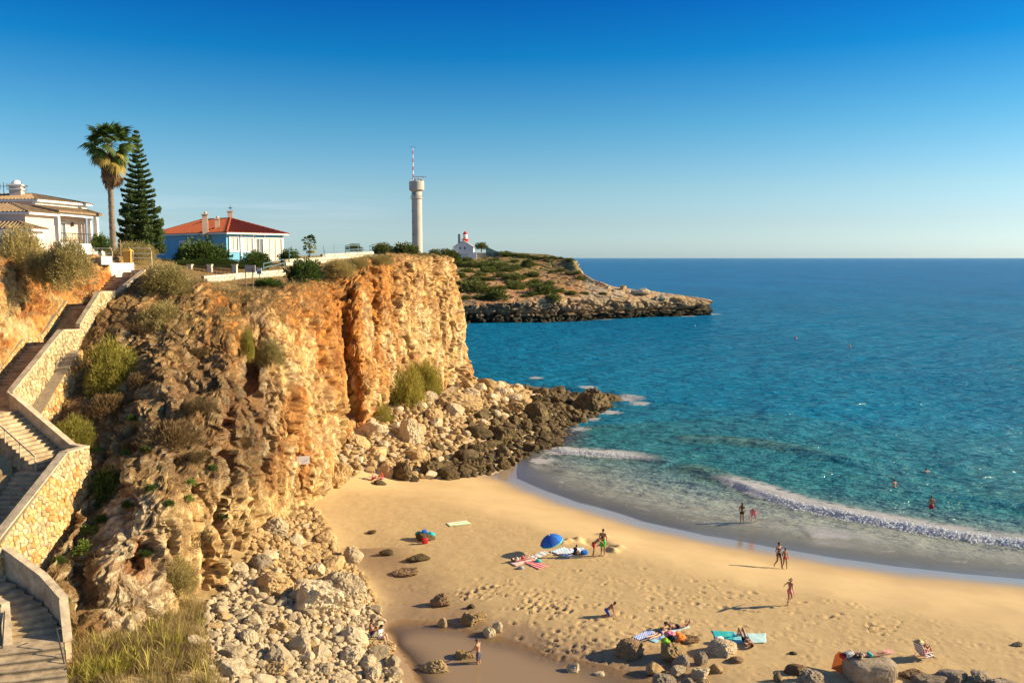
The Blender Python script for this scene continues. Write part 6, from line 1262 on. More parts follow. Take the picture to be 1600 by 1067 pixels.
# lighthouse and keeper's house on the far headland
LY = 378.0; lx = lambda px: (px - 800) / F * LY; lz = lambda py: CAMZ + (403 - py) / F * LY
LH = thing('lighthouse_house', 'small white gabled house with a stubby red lantern tower behind it on the far headland', 'lighthouse', (lx(724), LY, lz(404)))
x0, x1 = lx(709), lx(740); ze, zr, zb = lz(386.5), lz(377), lz(405); D_ = 9
mb = MB(); mb.add([(x0, LY, zb), (x1, LY, zb), (x1, LY, ze), ((x0 + x1) / 2, LY, zr), (x0, LY, ze), (x0, LY + D_, zb), (x1, LY + D_, zb), (x1, LY + D_, ze), ((x0 + x1) / 2, LY + D_, zr), (x0, LY + D_, ze)], [(0, 1, 2, 3, 4), (9, 8, 7, 6, 5), (1, 6, 7, 2), (5, 0, 4, 9), (2, 7, 8, 3), (3, 8, 9, 4)]); mb.build('wall', M['white'], LH)
mb = MB(); xm = (x0 + x1) / 2
for xa, za, xb, zb2 in ((x0 - .5, ze - .2, xm, zr + .12), (xm, zr + .12, x1 + .5, ze - .2)): mb.prism([Vector((xa, LY - .35, za)), Vector((xb, LY - .35, zb2)), Vector((xb, LY + D_ + .3, zb2)), Vector((xa, LY + D_ + .3, za))], [Vector((xa, LY - .35, za + .22)), Vector((xb, LY - .35, zb2 + .22)), Vector((xb, LY + D_ + .3, zb2 + .22)), Vector((xa, LY + D_ + .3, za + .22))])
mb.build('roof', M['white'], LH)
for px in (719.5, 726.5): window(LH, (lx(709), LY), Vector((1, 0, 0)), lx(px) - lx(709), lz(388), .75, 1.2, mull=0, f=.12)
for px in (717.5, 720.5): MB().box((lx(px), LY - .03, lz(379.8)), (.35, .1, .35)).build('vent', M['darkmetal'], LH)
MB().box((lx(717.2), LY + 5, lz(373)), (1.2, 1.2, 4.2)).build('chimney', M['towercon'], LH)
tw = (lx(726), LY + 8)
tower = MB().lathe([(1.35, lz(392)), (1.3, lz(374))], (tw[0], tw[1], 0), 20).build('tower', M['lred'], LH, True)
MB().lathe([(1.3, lz(374.4)), (2.0, lz(374.2)), (2.0, lz(373.4)), (1.2, lz(373.3))], (tw[0], tw[1], 0), 20).build('gallery', M['lred'], tower)
MB().lathe([(.95, lz(373.5)), (.95, lz(369.8))], (tw[0], tw[1], 0), 12).build('lantern', M['curtain'], tower)
MB().lathe([(1.25, lz(365.8)), (.9, lz(363.8)), (.3, lz(362.0)), (.28, lz(361.2)), (.02, lz(360.8))], (tw[0], tw[1], 0), 16).build('lantern_roof', M['lred'], tower)
MB().lathe([(1.05, lz(369.9)), (1.05, lz(365.9))], (tw[0], tw[1], 0), 12).build('lantern_glass', M['white'], tower)
rel(LH)
for (xa, xb, ya, yb, Y, lab) in [(707, 738, 398, 404.5, 374, 'low white garden wall in front of the keeper\'s house on the headland'), (690, 706, 391.5, 400, 376, 'flat grey outbuilding left of the white keeper\'s house on the headland'), (731, 745, 395, 406, 373, 'white lower wall at the right front of the keeper\'s house'), (745, 768, 395.5, 402, 376, 'pale low building beside the small tree on the far headland')]:
    c = (xa + xb) / 2; t = thing('low_wall', lab, 'wall', ((c - 800) / F * Y, Y, CAMZ + (403 - yb) / F * Y)); w = (xb - xa) / F * Y; h = (yb - ya) / F * Y
    MB().box((0, 1.0, h / 2 - .6), (w, 2.0, h + 1.2)).build('wall_panel', M['white'] if 'white' in lab else M['towercon'], t); MB().box((0, 1.0, h + .06), (w + .2, 2.2, .12)).build('coping', M['tantile'] if 'garden' in lab else M['white'], t)
t = thing('net_fence', 'tall green net fence standing right of the small tree on the headland', 'fence', tuple(A(765, 398, 372)))
mN, nt, b = nodes('green_net'); b.inputs['Base Color'].default_value = (.06, .16, .13, 1); b.inputs['Alpha'].default_value = .72; b.inputs['Roughness'].default_value = .9
MB().prism([Vector((-1.6, 0, 0)), Vector((4.2, .5, -2.0)), Vector((4.2, .6, -2.0)), Vector((-1.6, .1, 0))], [Vector((-1.6, 0, 3.6)), Vector((4.2, .5, 1.0)), Vector((4.2, .6, 1.0)), Vector((-1.6, .1, 3.6))]).build('net', mN, t)
for x, z0, z1 in ((-1.6, -.5, 3.7), (1.3, -1.5, 2.4), (4.2, -2.6, 1.1)): MB().tube([(x, .3, z0), (x, .3, z1)], .07, 5).build('fence_post', M['metal'], t)
# ------------------------------------------------------------------ trees
rgT = random.Random(21)
def fan_leaf(seed, ln, droop, mat, name='frond'):
    """a fan palm leaf: stalk and a pleated fan of narrow fingers that hang at the tips; grows along +X"""
    r = random.Random(seed); mb = MB(); tint = []; S = ln * .5; n = 17
    def P(t, a=0, w=0):   # t: distance, droops as it goes
        return Vector((t * math.cos(a), t * math.sin(a), -droop * (t / ln) ** 2 * ln))
    mb.tube([P(0), P(S * .5), P(S)], [.03, .022, .015], 4)
    for i in range(n):
        a = (i - (n - 1) / 2) / (n - 1) * 2.6; L = ln * .62 * (1 - .22 * abs(a) / 1.3) * r.uniform(.88, 1.1); d = Vector((math.cos(a), math.sin(a), 0)); s = Vector((-d.y, d.x, 0)) * .052 * ln
        b = P(S); q = b + d * L * .55 + Vector((0, 0, -droop * L * .35)); e = b + d * L * .9 + Vector((0, 0, -droop * L * .9 - .16 * L - r.uniform(0, .2) * L)); u = Vector((0, 0, .03 * ln))
        mb.add([b, q - s, q + u * .4, q + s, e], [(0, 1, 2), (0, 2, 3), (1, 4, 2), (2, 4, 3)])
    me = mb.mesh(name, mat); vcol(me, 'tint', np.clip(np.random.default_rng(seed).normal(.5, .28) + np.random.default_rng(seed + 1).normal(0, .12, len(mb.v)), 0, 1)); return me
def palm(px, Y, z0, ztop, lean, label, r0=.36, nl=44, ln=1.9, skirt=True, name='palm_tree'):
    b = at(px, Y); b.z = z0; t = thing(name, label, 'palm tree', b); H = ztop - z0; mb = MB(); pts, rad = [], []
    for i in range(34):
        f = i / 33; pts.append((lean[0] * f * f, lean[1] * f, H * f)); rad.append(r0 * (1.25 - .25 * min(1, f * 6)) * (1 - .3 * f) * (1.07 if i % 2 else .95))
    mb.tube(pts, rad, 10); mb.build('trunk', M['bark'], t, True); top = Vector(pts[-1])
    G_ = [fan_leaf(40 + k, ln * rgT.uniform(.9, 1.15), d, M['palmleaf']) for k, d in enumerate((.05, .2, .35, .5, .7))]; Yl = [fan_leaf(60 + k, ln, d, M['palmyellow']) for k, d in enumerate((.5, .8))]; Dd = [fan_leaf(70 + k, ln * .85, .3, M['palmdead'], 'dead_frond') for k in range(3)]
    def put(me, el, az, dz=0, rr=.15):
        o = link(me.name.split('.')[0], me, t); o.location = top + Vector((math.cos(az) * rr, math.sin(az) * rr, dz)); o.rotation_euler = (rgT.uniform(-.6, .6), -el, az); s = rgT.uniform(.7, 1.15); o.scale = (s, s, s)
    for i in range(nl):
        f = i / nl; el = 1.45 - 1.75 * f ** .9 + rgT.uniform(-.12, .12); put(G_[min(4, int(f * 5))], el, i * 2.399 + rgT.uniform(-.2, .2), .25 - .5 * f)
    for i in range(int(nl * .2)): put(Yl[i % 2], rgT.uniform(-.75, -.25), i * 2.399, -.45)
    if skirt:
        for i in range(34): put(Dd[i % 3], rgT.uniform(-1.5, -1.05), i * 2.399, -.6 - 1.9 * (i / 34) * rgT.uniform(.7, 1.2), r0 * .8)
    return t
palm(178, 80, at(178, 80).z - .2, A(174, 226, 80).z, (.15, -.2), 'tall fan palm with a skirt of dead leaves beside the conifer', .30, 40, 2.15)
palm(484, 105, at(484, 105).z - .2, A(484, 380, 105).z, (.05, 0), 'small young palm on the terrace right of the blue villa', .13, 22, .95, False)
def norfolk():
    b = at(222, 85); b.z -= .3; t = thing('norfolk_pine', 'tall dark conifer with tiered upswept branches right of the palm', 'pine tree', b); H = A(212, 206, 85).z - b.z; lean = -.05
    MB().tube([(lean * f, 0, H * f) for f in np.linspace(0, 1, 9)], [.24 * (1 - .93 * f) for f in np.linspace(0, 1, 9)], 8).build('trunk', M['pinebark'], t, True)
    def br(seed):
        r = np.random.default_rng(seed); n = 620; s = r.uniform(.08, 1, n) ** .8; side = r.uniform(-1, 1, n) * .25 * (1.15 - .5 * s); B = np.stack([s, side, .16 * s ** 2.2 - .10 * s + r.normal(0, .045, n)], 1)
        o = np.stack([.35 + 0 * s, side * 2.2, .55 + .45 * r.random(n)], 1); o /= np.linalg.norm(o, axis=1, keepdims=True); w = np.cross(o, r.normal(size=(n, 3))); w /= np.linalg.norm(w, axis=1, keepdims=True); L = .15 * r.uniform(.7, 1.3, n)
        V = np.stack([B, B + o * (L * .5)[:, None] + w * .026, B + o * L[:, None], B + o * (L * .5)[:, None] - w * .026], 1).reshape(-1, 3); me = mesh_np('branch', V, np.arange(n * 4).reshape(-1, 4), False, M['needle']); vcol(me, 'tint', np.repeat(np.clip(r.normal(.5, .3, n), 0, 1), 4)); return me
    BR = [br(k) for k in range(5)]; nw = 25
    for k in range(nw):
        f = .06 + .93 * (k / (nw - 1)); L = 2.35 * (1 - f) ** .72 + .12
        nb = 7 if f < .7 else 5
        for j in range(nb):
            o = link('branch', BR[rgT.randrange(5)], t); o.location = (lean * f, 0, H * f); o.rotation_euler = (rgT.uniform(-.2, .2), -.10 - .5 * f ** 3 + rgT.uniform(-.08, .08), j * 6.283 / nb + k * .9 + rgT.uniform(-.15, .15)); l = L * rgT.uniform(.82, 1.12); o.scale = (l, max(l, .9), max(.75 * l, .75))
norfolk()
def tree(px, py, Y, rpx, hpx, kind, label, tr=.12):
    p = A(px, py, Y); r = rpx * Y / F; h = hpx * Y / F; t = thing('tree', label, 'tree', p); MB().tube([(0, 0, -.3), (.05, 0, h * .3), (0, .05, h * .55)], [tr, tr * .8, tr * .4], 6).build('trunk', M['pinebark'], t)
    f = link('crown', rgB.choice(FOL[kind]), t); f.scale = (r, r, h * .55); f.location = (0, 0, h * .42); return t
tree(752, 393, 374, 10, 15, 'dark', 'small dark green tree right of the white keeper\'s house on the headland', .3)
G2 = 'green shrubs on the clifftop'
for (kind, px, py, Y, r, h, lab) in [('green', 318, 409, 88, 40, 40, 'large dark green leafy shrub in front of the blue villa\'s shaded wall'), ('green', 290, 408, 89, 18, 30, 'smaller leafy shrub left of the large one in front of the blue villa'), ('green', 396, 414, 86, 26, 26, 'round leafy shrub in front of the blue villa\'s sunlit wall'), ('green', 452, 404, 92, 16, 20, 'leafy shrub at the right corner of the blue villa'), ('green', 476, 430, 76, 28, 32, 'dark glossy shrub on the slope below the terrace walls'),
 ('green', 420, 444, 72, 24, 14, 'low green weeds below the white block wall'), ('dry', 530, 424, 84, 30, 26, 'dry grey shrub at the cliff edge below the upper railing'), ('dry', 590, 408, 92, 30, 16, 'dry shrub patch at the cliff edge under the round dark shrubs'), ('dry', 556, 416, 88, 26, 18, 'dry shrub beside the grey one at the cliff edge'),
 ('dark', 597, 392, 118, 16, 17, 'round dark green shrub on the plateau, left of two near the radar tower'), ('dark', 634, 397, 116, 22, 22, 'round dark green shrub on the plateau, right of two near the radar tower'), ('dark', 553, 388, 125, 13, 9, 'low dark green shrub behind the upper railing'), ('dark', 680, 399, 114, 11, 12, 'small olive shrub at the plateau tip right of the radar tower'), ('dry', 662, 402, 111, 12, 9, 'dry reddish shrub between the radar tower and the plateau tip'),
 ('green', 156, 386, 74, 16, 26, 'leafy green shrub at the foot of the palm'), ('dry', 205, 400, 70, 34, 28, 'dry yellow shrub behind the orange bin'), ('dry', 232, 398, 76, 16, 20, 'dry shrub between the conifer and the blue villa'), ('dark', 700, 403, 300, 20, 14, 'dark scrub below the far radar tower')]:
    p = A(px, py, Y); p.z = max(p.z, PZ(p.x, p.y)) if Y < 250 else p.z; bush(kind, p - Vector((0, 0, .15)), r * Y / F, h * Y / F, lab, name='shrub')
# clipped hedge
t = thing('hedge', 'long clipped dark green hedge behind the iron fence of the blue villa', 'hedge', tuple(A(318, 415, 82)))
f = leafmesh('foliage', M['greenleaf'], 91, 160, 9000, .05, .018); V = np.zeros(len(f.vertices) * 3, np.float32); f.vertices.foreach_get('co', V); V = V.reshape(-1, 3); V[:, 0] = np.sign(V[:, 0]) * np.abs(V[:, 0]) ** .55 ; V[:, 2] = np.clip(V[:, 2], -.1, .75); f.vertices.foreach_set('co', V.ravel()); f.update()
o = link('foliage', f, t); o.scale = (4.2, .7, .95); o.location = (.3, .5, -.1)
# ------------------------------------------------------------------ walls, fences and small things on the clifftop
def block_wall(label, a, b, zt_a, zt_b, zb_a, zb_b, courses=3, bl=.62, th=.3):
    t = thing('block_wall', label, 'wall', (a.x, a.y, zb_a)); d = V3(b - a, 0); L = d.length; d.normalize(); n = Vector((d.y, -d.x, 0)); nb = int(L / bl); ax = Matrix((d, n, Vector((0, 0, 1)))).transposed(); core = MB()
    core.prism([V3(a, zb_a - 1) - n * th, V3(b, zb_b - 1) - n * th, V3(b, zb_b - 1), V3(a, zb_a - 1)], [V3(a, zt_a - .02) - n * th, V3(b, zt_b - .02) - n * th, V3(b, zt_b - .02), V3(a, zt_a - .02)]); core.build('core', M['mortar'], t); me = {}
    for c in range(courses):
        for k in range(nb):
            f = (k + (.5 if c % 2 else 0.)) / nb
            if f > 1 - .3 / nb: continue
            f2 = min(f + .5 / nb, 1); z0 = zb_a + (zb_b - zb_a) * f2; z1 = zt_a + (zt_b - zt_a) * f2; h = (z1 - z0) / courses; w = L / nb
            p = V3(a + d * (L * f + w / 2), z0 + h * (c + .5)) + n * rgT.uniform(.01, .05)
            m = me.get(k % 3) or MB().box((0, 0, 0), (w - .035, .12, h - .03)).mesh('block', M['block']); me[k % 3] = m; o = link('block', m, t); o.location = p; o.rotation_euler = (0, -math.atan2(zt_b - zt_a, L), math.atan2(d.y, d.x))
    rel(t); return t
def rail(label, pts, hs, mat, posts=2.0, name='railing'):
    pts = [Vector(p) for p in pts]; t = thing(name, label, 'railing', tuple(pts[0]))
    for h in hs: MB().tube([p + Vector((0, 0, h)) for p in pts], .035, 6).build('rail', mat, t)
    for a, b in zip(pts[:-1], pts[1:]):
        n = max(1, int((b - a).length / posts))
        for k in range(n + 1): p = a.lerp(b, k / n); MB().tube([p - Vector((0, 0, .3)), p + Vector((0, 0, max(hs) + .02))], .04, 6).build('rail_post', mat, t)
    rel(t); return t
a, b = A(318, 446, 75), A(442, 434, 83)
block_wall('low wall of white stone blocks along the path below the blue villa', a, b, A(318, 431, 75).z, A(442, 421, 83).z, a.z, b.z, 3)
a, b = A(504, 403, 97), A(580, 400, 106); block_wall('white block wall under the blue railing near the cliff edge', a, b, A(504, 397, 97).z, A(580, 393, 106).z, a.z - .2, b.z - .2, 2, .9)
a, b = A(446, 412, 90), A(510, 408, 95); block_wall('white block wall stepping up right of the blue villa', a, b, A(446, 405, 90).z, A(510, 401, 95).z, a.z - .2, b.z - .2, 2, .9)
rail('blue grey pipe railing on top of the stepped white wall right of the blue villa', [A(452, 404, 91), A(508, 401, 95)], (.35, .8), M['tealblue'])
rail('blue grey pipe railing at the cliff edge in front of the plateau', [A(506, 396, 98), A(540, 395, 101), A(578, 393, 106)], (.35, .85), M['tealblue'])
rail('blue grey pipe railing on the lower terrace beside the info board', [A(412, 424, 82), A(444, 417, 84)], (.35, .75), M['tealblue'])
rail('upper pipe railing on the terrace behind the white block wall', [A(522, 391, 112), A(546, 390, 114)], (.3, .7), M['tealblue'])
# iron fence between masonry posts before the hedge
t = thing('iron_fence', 'dark iron fence between pale stone posts in front of the hedge', 'fence', tuple(A(300, 430, 80)))
for px in (297, 328, 367): p = A(px, 424, 80); MB().box((p.x, p.y, p.z - .1), (.42, .42, 1.35)).build('fence_post', M['block'], t); MB().box((p.x, p.y, p.z + .62), (.52, .52, .1)).build('post_cap', M['block'], t)
for px0, px1 in ((300, 325), (331, 364)):
    a, b = A(px0, 424, 80), A(px1, 424, 80)
    for z in (-.45, .38): MB().tube([a + Vector((0, 0, z)), b + Vector((0, 0, z))], .03, 5).build('fence_rail', M['darkmetal'], t)
    n = int((b - a).length / .12); bm_ = MB().tube([(0, 0, -.55), (0, 0, .5)], .028, 4).mesh('bar', M['darkmetal'])
    for k in range(n + 1): o = link('bar', bm_, t); o.location = a.lerp(b, k / n)
a, b = A(292, 437, 80), A(372, 434, 80); MB().box(((a.x + b.x) / 2, a.y + .05, a.z - .25), ((b - a).length, .4, .5)).build('plinth', M['block'], t); rel(t)
# sign seen from behind, info board, cliff notice, bin, hoop railings
t = thing('sign_board', 'blank grey back of a sign on two wooden posts at the clifftop', 'sign', tuple(A(390, 452, 68)))
p0, p1 = A(384.5, 452, 68), A(395.5, 452, 67.6)
for p, yt in ((p0, 418), (p1, 420)): MB().tube([p - Vector((0, 0, .4)), V3(p, A(390, yt, 68).z)], .045, 6).build('post', M['wood'], t)
c = A(391, 420, 67.7); MB().box((c.x, c.y, c.z), (.92, .06, .58), -.25).build('panel', M['towercon'], t); rel(t)
t = thing('info_board', 'small blue and white information board at the terrace wall', 'sign', tuple(A(405, 428, 78))); c = A(405, 423.5, 78); MB().box((c.x, c.y, c.z), (.46, .07, .55)).build('panel', M['white'], t); MB().box((c.x, c.y - .05, c.z - .12), (.40, .03, .24)).build('picture', M['tealblue'], t); MB().tube([(c.x, c.y, c.z - .2), (c.x, c.y, c.z - 1.0)], .05, 6).build('post', M['metal'], t); rel(t)
p, n = cl(469, 716); t = thing('notice_panel', 'small white notice panel fixed low on the cliff face', 'sign', tuple(p + Vector((.55, -.55, 0)))); MB().box((0, 0, 0), (.92, .05, .62), .25).build('panel', M['white'], t); MB().box((.15, .25, 0), (.06, .6, .06), .5).build('bracket', M['metal'], t)
t = thing('litter_bin', 'orange litter bin on a post at the head of the stairs', 'bin', tuple(A(201, 416, 63))); c = A(200, 399, 63); MB().prism([Vector((c.x + sx * .27, c.y + sy * .22, c.z - .55)) for sx, sy in ((-1, -1), (1, -1), (1, 1), (-1, 1))], [Vector((c.x + sx * .31, c.y + sy * .26, c.z + .28)) for sx, sy in ((-1, -1), (1, -1), (1, 1), (-1, 1))]).build('bin_body', M['bin'], t); MB().prism([Vector((c.x + sx * .34, c.y + sy * .3, c.z + .28)) for sx, sy in ((-1, -1), (1, -1), (1, 1), (-1, 1))], [Vector((c.x + sx * .2, c.y + sy * .16, c.z + .46)) for sx, sy in ((-1, -1), (1, -1), (1, 1), (-1, 1))]).build('bin_lid', M['bin'], t); MB().tube([(c.x + .36, c.y, c.z + .3), (c.x + .36, c.y, c.z - 1.2)], .04, 6).build('post', M['metal'], t); rel(t)
for (xs, lab) in (((146, 176), 'curved steel hoop railing left of the orange bin'), ((206, 237), 'curved steel hoop railing right of the orange bin')):
    a, b = A(xs[0], 408, 64), A(xs[1], 408, 65); t = thing('hoop_railing', lab, 'railing', tuple(a)); z = A(160, 387, 64).z
    for q in (a, b): MB().tube([q - Vector((0, 0, .6)), V3(q, z - .35), V3(q + (b - a) * (-.05), z - .1), V3(q + (b - a) * (-.14), z)], .04, 6).build('hoop', M['concrete'], t)
    for h in (.05, .45, .8): MB().tube([V3(a, z - h), V3(b, z - h)], .028, 5).build('rail', M['metal'], t)
    rel(t)
t = thing('wooden_post', 'plain wooden post standing behind the orange bin', 'post', tuple(A(189, 405, 66))); MB().tube([(0, 0, -.5), (0, 0, 1.5)], .05, 6).build('post', M['wood'], t)
# ------------------------------------------------------------------ people
def skinmat(name, c):
    m, nt, b = nodes(name); b.inputs['Roughness'].default_value = .5; b.inputs['Specular IOR Level'].default_value = .35
    nt.links.new(ramp(nt, noise(nt, 7, 4), [(.3, [x * .85 for x in c]), (.7, [min(1, x * 1.1) for x in c])]), b.inputs['Base Color']); return m
SK = {'fair': skinmat('fair_skin', (.55, .33, .22)), 'tan': skinmat('tanned_skin', (.40, .20, .11)), 'brown': skinmat('brown_skin', (.26, .125, .065))}
EYE = simple('eye_dark', (.03, .02, .015), .3, .1, 5, 0)
HAIR = {'dark': simple('dark_hair', (.035, .022, .015), .6, .3, 20, .3), 'brown': simple('brown_hair', (.12, .065, .03), .6, .3, 20, .3), 'blond': simple('blond_hair', (.42, .29, .13), .6, .3, 20, .3)}
CLO = {n: simple(n + '_cloth', c, .85, .15, 6, .1) for n, c in {'green': (.04, .50, .06), 'red': (.55, .03, .03), 'blue': (.03, .12, .48), 'black': (.02, .02, .025), 'pink': (.70, .22, .28), 'white': (.82, .80, .78), 'turquoise': (.02, .42, .36), 'navy': (.03, .04, .12), 'orange': (.85, .20, .03), 'lime': (.35, .65, .04), 'sky': (.30, .58, .72), 'aqua': (.10, .55, .52), 'teal': (.02, .42, .45), 'straw': (.58, .43, .20), 'royal': (.02, .17, .62), 'grey': (.35, .35, .38), 'floral': (.10, .09, .13), 'salmon': (.72, .36, .27)}.items()}
S3 = lambda x, y, z: Vector((x, y, z))
def base_pose():
    d = dict(pelvis=(0, 0, .95), spine=(0, .01, 1.12), chest=(0, 0, 1.31), neck=(0, -.01, 1.47), head=(0, .025, 1.60))
    for n, s in (('l', -1), ('r', 1)):
        d.update({'sh' + n: (s * .17, -.01, 1.41), 'el' + n: (s * .225, -.03, 1.13), 'wr' + n: (s * .23, .05, .89), 'hip' + n: (s * .085, 0, .92), 'kn' + n: (s * .095, .02, .50), 'an' + n: (s * .10, -.02, .08), 'to' + n: (s * .115, .14, .03)})
    return {k: Vector(v) for k, v in d.items()}
UP = ['spine', 'chest', 'neck', 'head', 'shl', 'shr', 'ell', 'elr', 'wrl', 'wrr']
def lean(d, ang, side=0.0, keys=UP):
    R_ = Matrix.Rotation(-ang, 3, 'X') @ Matrix.Rotation(side, 3, 'Y'); p = d['pelvis']
    for k in keys: d[k] = p + R_ @ (d[k] - p)
def setp(d, **kw):
    for k, v in kw.items(): d[k] = Vector(v)
def capsule(V, Fs, a, b, ra, rb, n=10, m=4):
    a, b = Vector(a), Vector(b); ax = b - a; L = max(ax.length, 1e-4); z = ax / L; x = z.orthogonal().normalized(); y = z.cross(x); o = len(V); rings = []
    for k in range(m + 1): t = math.pi / 2 * (1 - k / m); rings.append((-math.sin(t) * ra, math.cos(t) * ra))
    for k in range(m + 1): t = math.pi / 2 * k / m; rings.append((L + math.sin(t) * rb, math.cos(t) * rb))
    for h, r in rings:
        r = max(r, .0005)
        for i in range(n): q = 2 * math.pi * i / n; V.append(a + z * h + (x * math.cos(q) + y * math.sin(q)) * r)
    for k in range(len(rings) - 1):
        for i in range(n): j = (i + 1) % n; Fs.append((o + k * n + i, o + k * n + j, o + (k + 1) * n + j, o + (k + 1) * n + i))
    Fs.append(tuple(range(o, o + n))[::-1]); Fs.append(tuple(range(o + (len(rings) - 1) * n, o + len(rings) * n)))
def ellip(V, Fs, c, r, M3=None, n=12, m=8):
    o = len(V); M3 = M3 or Matrix.Identity(3)
    for k in range(m + 1):
        t = math.pi * k / m
        for i in range(n): q = 2 * math.pi * i / n; V.append(Vector(c) + M3 @ Vector((r[0] * max(.01, math.sin(t)) * math.cos(q), r[1] * max(.01, math.sin(t)) * math.sin(q), r[2] * math.cos(t))))
    for k in range(m):
        for i in range(n): j = (i + 1) % n; Fs.append((o + k * n + i, o + (k + 1) * n + i, o + (k + 1) * n + j, o + k * n + j))
    Fs.append(tuple(range(o, o + n))); Fs.append(tuple(range(o + m * n, o + (m + 1) * n))[::-1])
def fuse(V, Fs, name, voxel, sm=4):
    """merge overlapping forms into one continuous skin"""
    me = bpy.data.meshes.new('form'); me.from_pydata([tuple(v) for v in V], [], Fs); o = bpy.data.objects.new('form', me); COL.objects.link(o)
    r = o.modifiers.new('r', 'REMESH'); r.mode = 'VOXEL'; r.voxel_size = voxel; s = o.modifiers.new('s', 'SMOOTH'); s.iterations = sm; s.factor = .5
    dg = bpy.context.evaluated_depsgraph_get(); out = bpy.data.meshes.new_from_object(o.evaluated_get(dg)); out.name = name
    bpy.data.objects.remove(o); bpy.data.meshes.remove(me); out.polygons.foreach_set('use_smooth', [True] * len(out.polygons)); out.materials.clear(); return out
def frame_of(up, fwd):
    u = Vector(up).normalized(); f = Vector(fwd); f = (f - u * f.dot(u)).normalized(); r = f.cross(u); return Matrix((r, f, u)).transposed()
def person(label, loc, rz, d, skin='tan', hair='dark', long=0, clothes=(), h=1.7, fem=False, fwd=None, look=None, group=None):
    """d: joints of a 1.7 m body, +Y forward. clothes: (kind, colour)"""
    k = h / 1.7; t = thing('person', label, 'person', loc, rz, group); d = {a: b * k for a, b in d.items()}; V, Fs = [], []
    P = d['pelvis']; trunk = frame_of(d['chest'] - P, fwd or Vector((0, 1, 0))); hp = d['hipr'] - d['hipl']
    sh = (d['shr'] - d['shl']); side = sh.normalized(); tf = (d['chest'] - P).normalized().cross(side) * -1
    M3 = frame_of(d['chest'] - P, side.cross(d['chest'] - P) * -1)
    w = .93 if fem else 1
    ellip(V, Fs, P, (.155 * k, .11 * k, .12 * k), M3); ellip(V, Fs, d['spine'], (.125 * k * w, .092 * k, .14 * k), M3); ellip(V, Fs, d['chest'], (.158 * k * w, .108 * k, .16 * k), M3)
    capsule(V, Fs, d['chest'] + (d['neck'] - d['chest']) * .5, d['neck'] + (d['head'] - d['neck']) * .4, .06 * k, .05 * k)
    capsule(V, Fs, d['shl'], d['shr'], .06 * k, .06 * k)
    if fem:
        for s in (-1, 1): ellip(V, Fs, d['chest'] + M3 @ Vector((s * .07 * k, .085 * k, -.01 * k)), (.055 * k, .05 * k, .055 * k), M3)
    for n, s in (('l', -1), ('r', 1)):
        capsule(V, Fs, d['sh' + n], d['el' + n], .048 * k * w, .036 * k * w); capsule(V, Fs, d['el' + n], d['wr' + n], .037 * k * w, .025 * k * w)
        capsule(V, Fs, d['hip' + n], d['kn' + n], .085 * k, .053 * k); capsule(V, Fs, d['kn' + n], d['an' + n], .054 * k, .033 * k); c = d['kn' + n].lerp(d['an' + n], .3); back = -(d['to' + n] - d['an' + n]); ellip(V, Fs, c + back.normalized() * .012 * k, (.053 * k, .053 * k, .075 * k), frame_of(d['kn' + n] - d['an' + n], back))
        fo = (d['to' + n] - d['an' + n]); capsule(V, Fs, d['an' + n] + Vector((0, 0, -.02 * k)) - fo * .2, d['to' + n], .036 * k, .026 * k)
        hd = (d['wr' + n] - d['el' + n]).normalized(); M4 = frame_of(hd, M3 @ Vector((0, 1, 0)) if abs(hd.dot(M3 @ Vector((0, 1, 0)))) < .9 else M3 @ Vector((1, 0, 0))); ellip(V, Fs, d['wr' + n] + hd * .05 * k, (.022 * k, .040 * k, .055 * k), M4, 8, 6)
    hu = (d['head'] - d['neck']).normalized(); H3 = frame_of(hu, look if look is not None else (M3 @ Vector((0, 1, 0)))); hc = d['head']
    ellip(V, Fs, hc + H3 @ Vector((0, -.005 * k, .03 * k)), (.074 * k, .093 * k, .10 * k), H3, 14, 10); ellip(V, Fs, hc + H3 @ Vector((0, .03 * k, -.055 * k)), (.052 * k, .06 * k, .06 * k), H3)
    ellip(V, Fs, hc + H3 @ Vector((0, .098 * k, -.012 * k)), (.014 * k, .02 * k, .028 * k), H3, 6, 6)
    for s in (-1, 1): ellip(V, Fs, hc + H3 @ Vector((s * .078 * k, 0, -.005 * k)), (.012 * k, .02 * k, .03 * k), H3, 6, 6)
    me = fuse(V, Fs, 'body', .017 * max(k, .75), 3)
    # fingers, eyes and mouth joined onto the body
    bm = bmesh.new(); bm.from_mesh(me)
    def joinV(V2, F2, mi):
        vs = [bm.verts.new(v) for v in V2]
        for f in F2: 
            q = bm.faces.new([vs[i] for i in f]); q.material_index = mi; q.smooth = True
    for n, s in (('l', -1), ('r', 1)):
        hd = (d['wr' + n] - d['el' + n]).normalized(); M4 = frame_of(hd, M3 @ Vector((0, 1, 0)) if abs(hd.dot(M3 @ Vector((0, 1, 0)))) < .9 else M3 @ Vector((1, 0, 0))); b = d['wr' + n] + hd * .085 * k; V2, F2 = [], []
        for i, (o, L) in enumerate(((-.027, .062), (-.009, .075), (.009, .080), (.027, .070))):
            p0 = b + M4 @ Vector((0, o * k, 0)); p1 = p0 + hd * L * .5 * k; p2 = p1 + (hd * .8 + M4 @ Vector((-s * .5, 0, 0))) * L * .5 * k; capsule(V2, F2, p0, p1, .009 * k, .008 * k, 6, 1); capsule(V2, F2, p1, p2, .008 * k, .006 * k, 6, 1)
        p0 = d['wr' + n] + hd * .035 * k + M4 @ Vector((0, .03 * k, 0)); p1 = p0 + (hd * .6 + M4 @ Vector((0, .8, 0))) * .035 * k; capsule(V2, F2, p0, p1, .011 * k, .009 * k, 6, 1); capsule(V2, F2, p1, p1 + hd * .03 * k, .009 * k, .007 * k, 6, 1); joinV(V2, F2, 0)
    V2, F2 = [], []
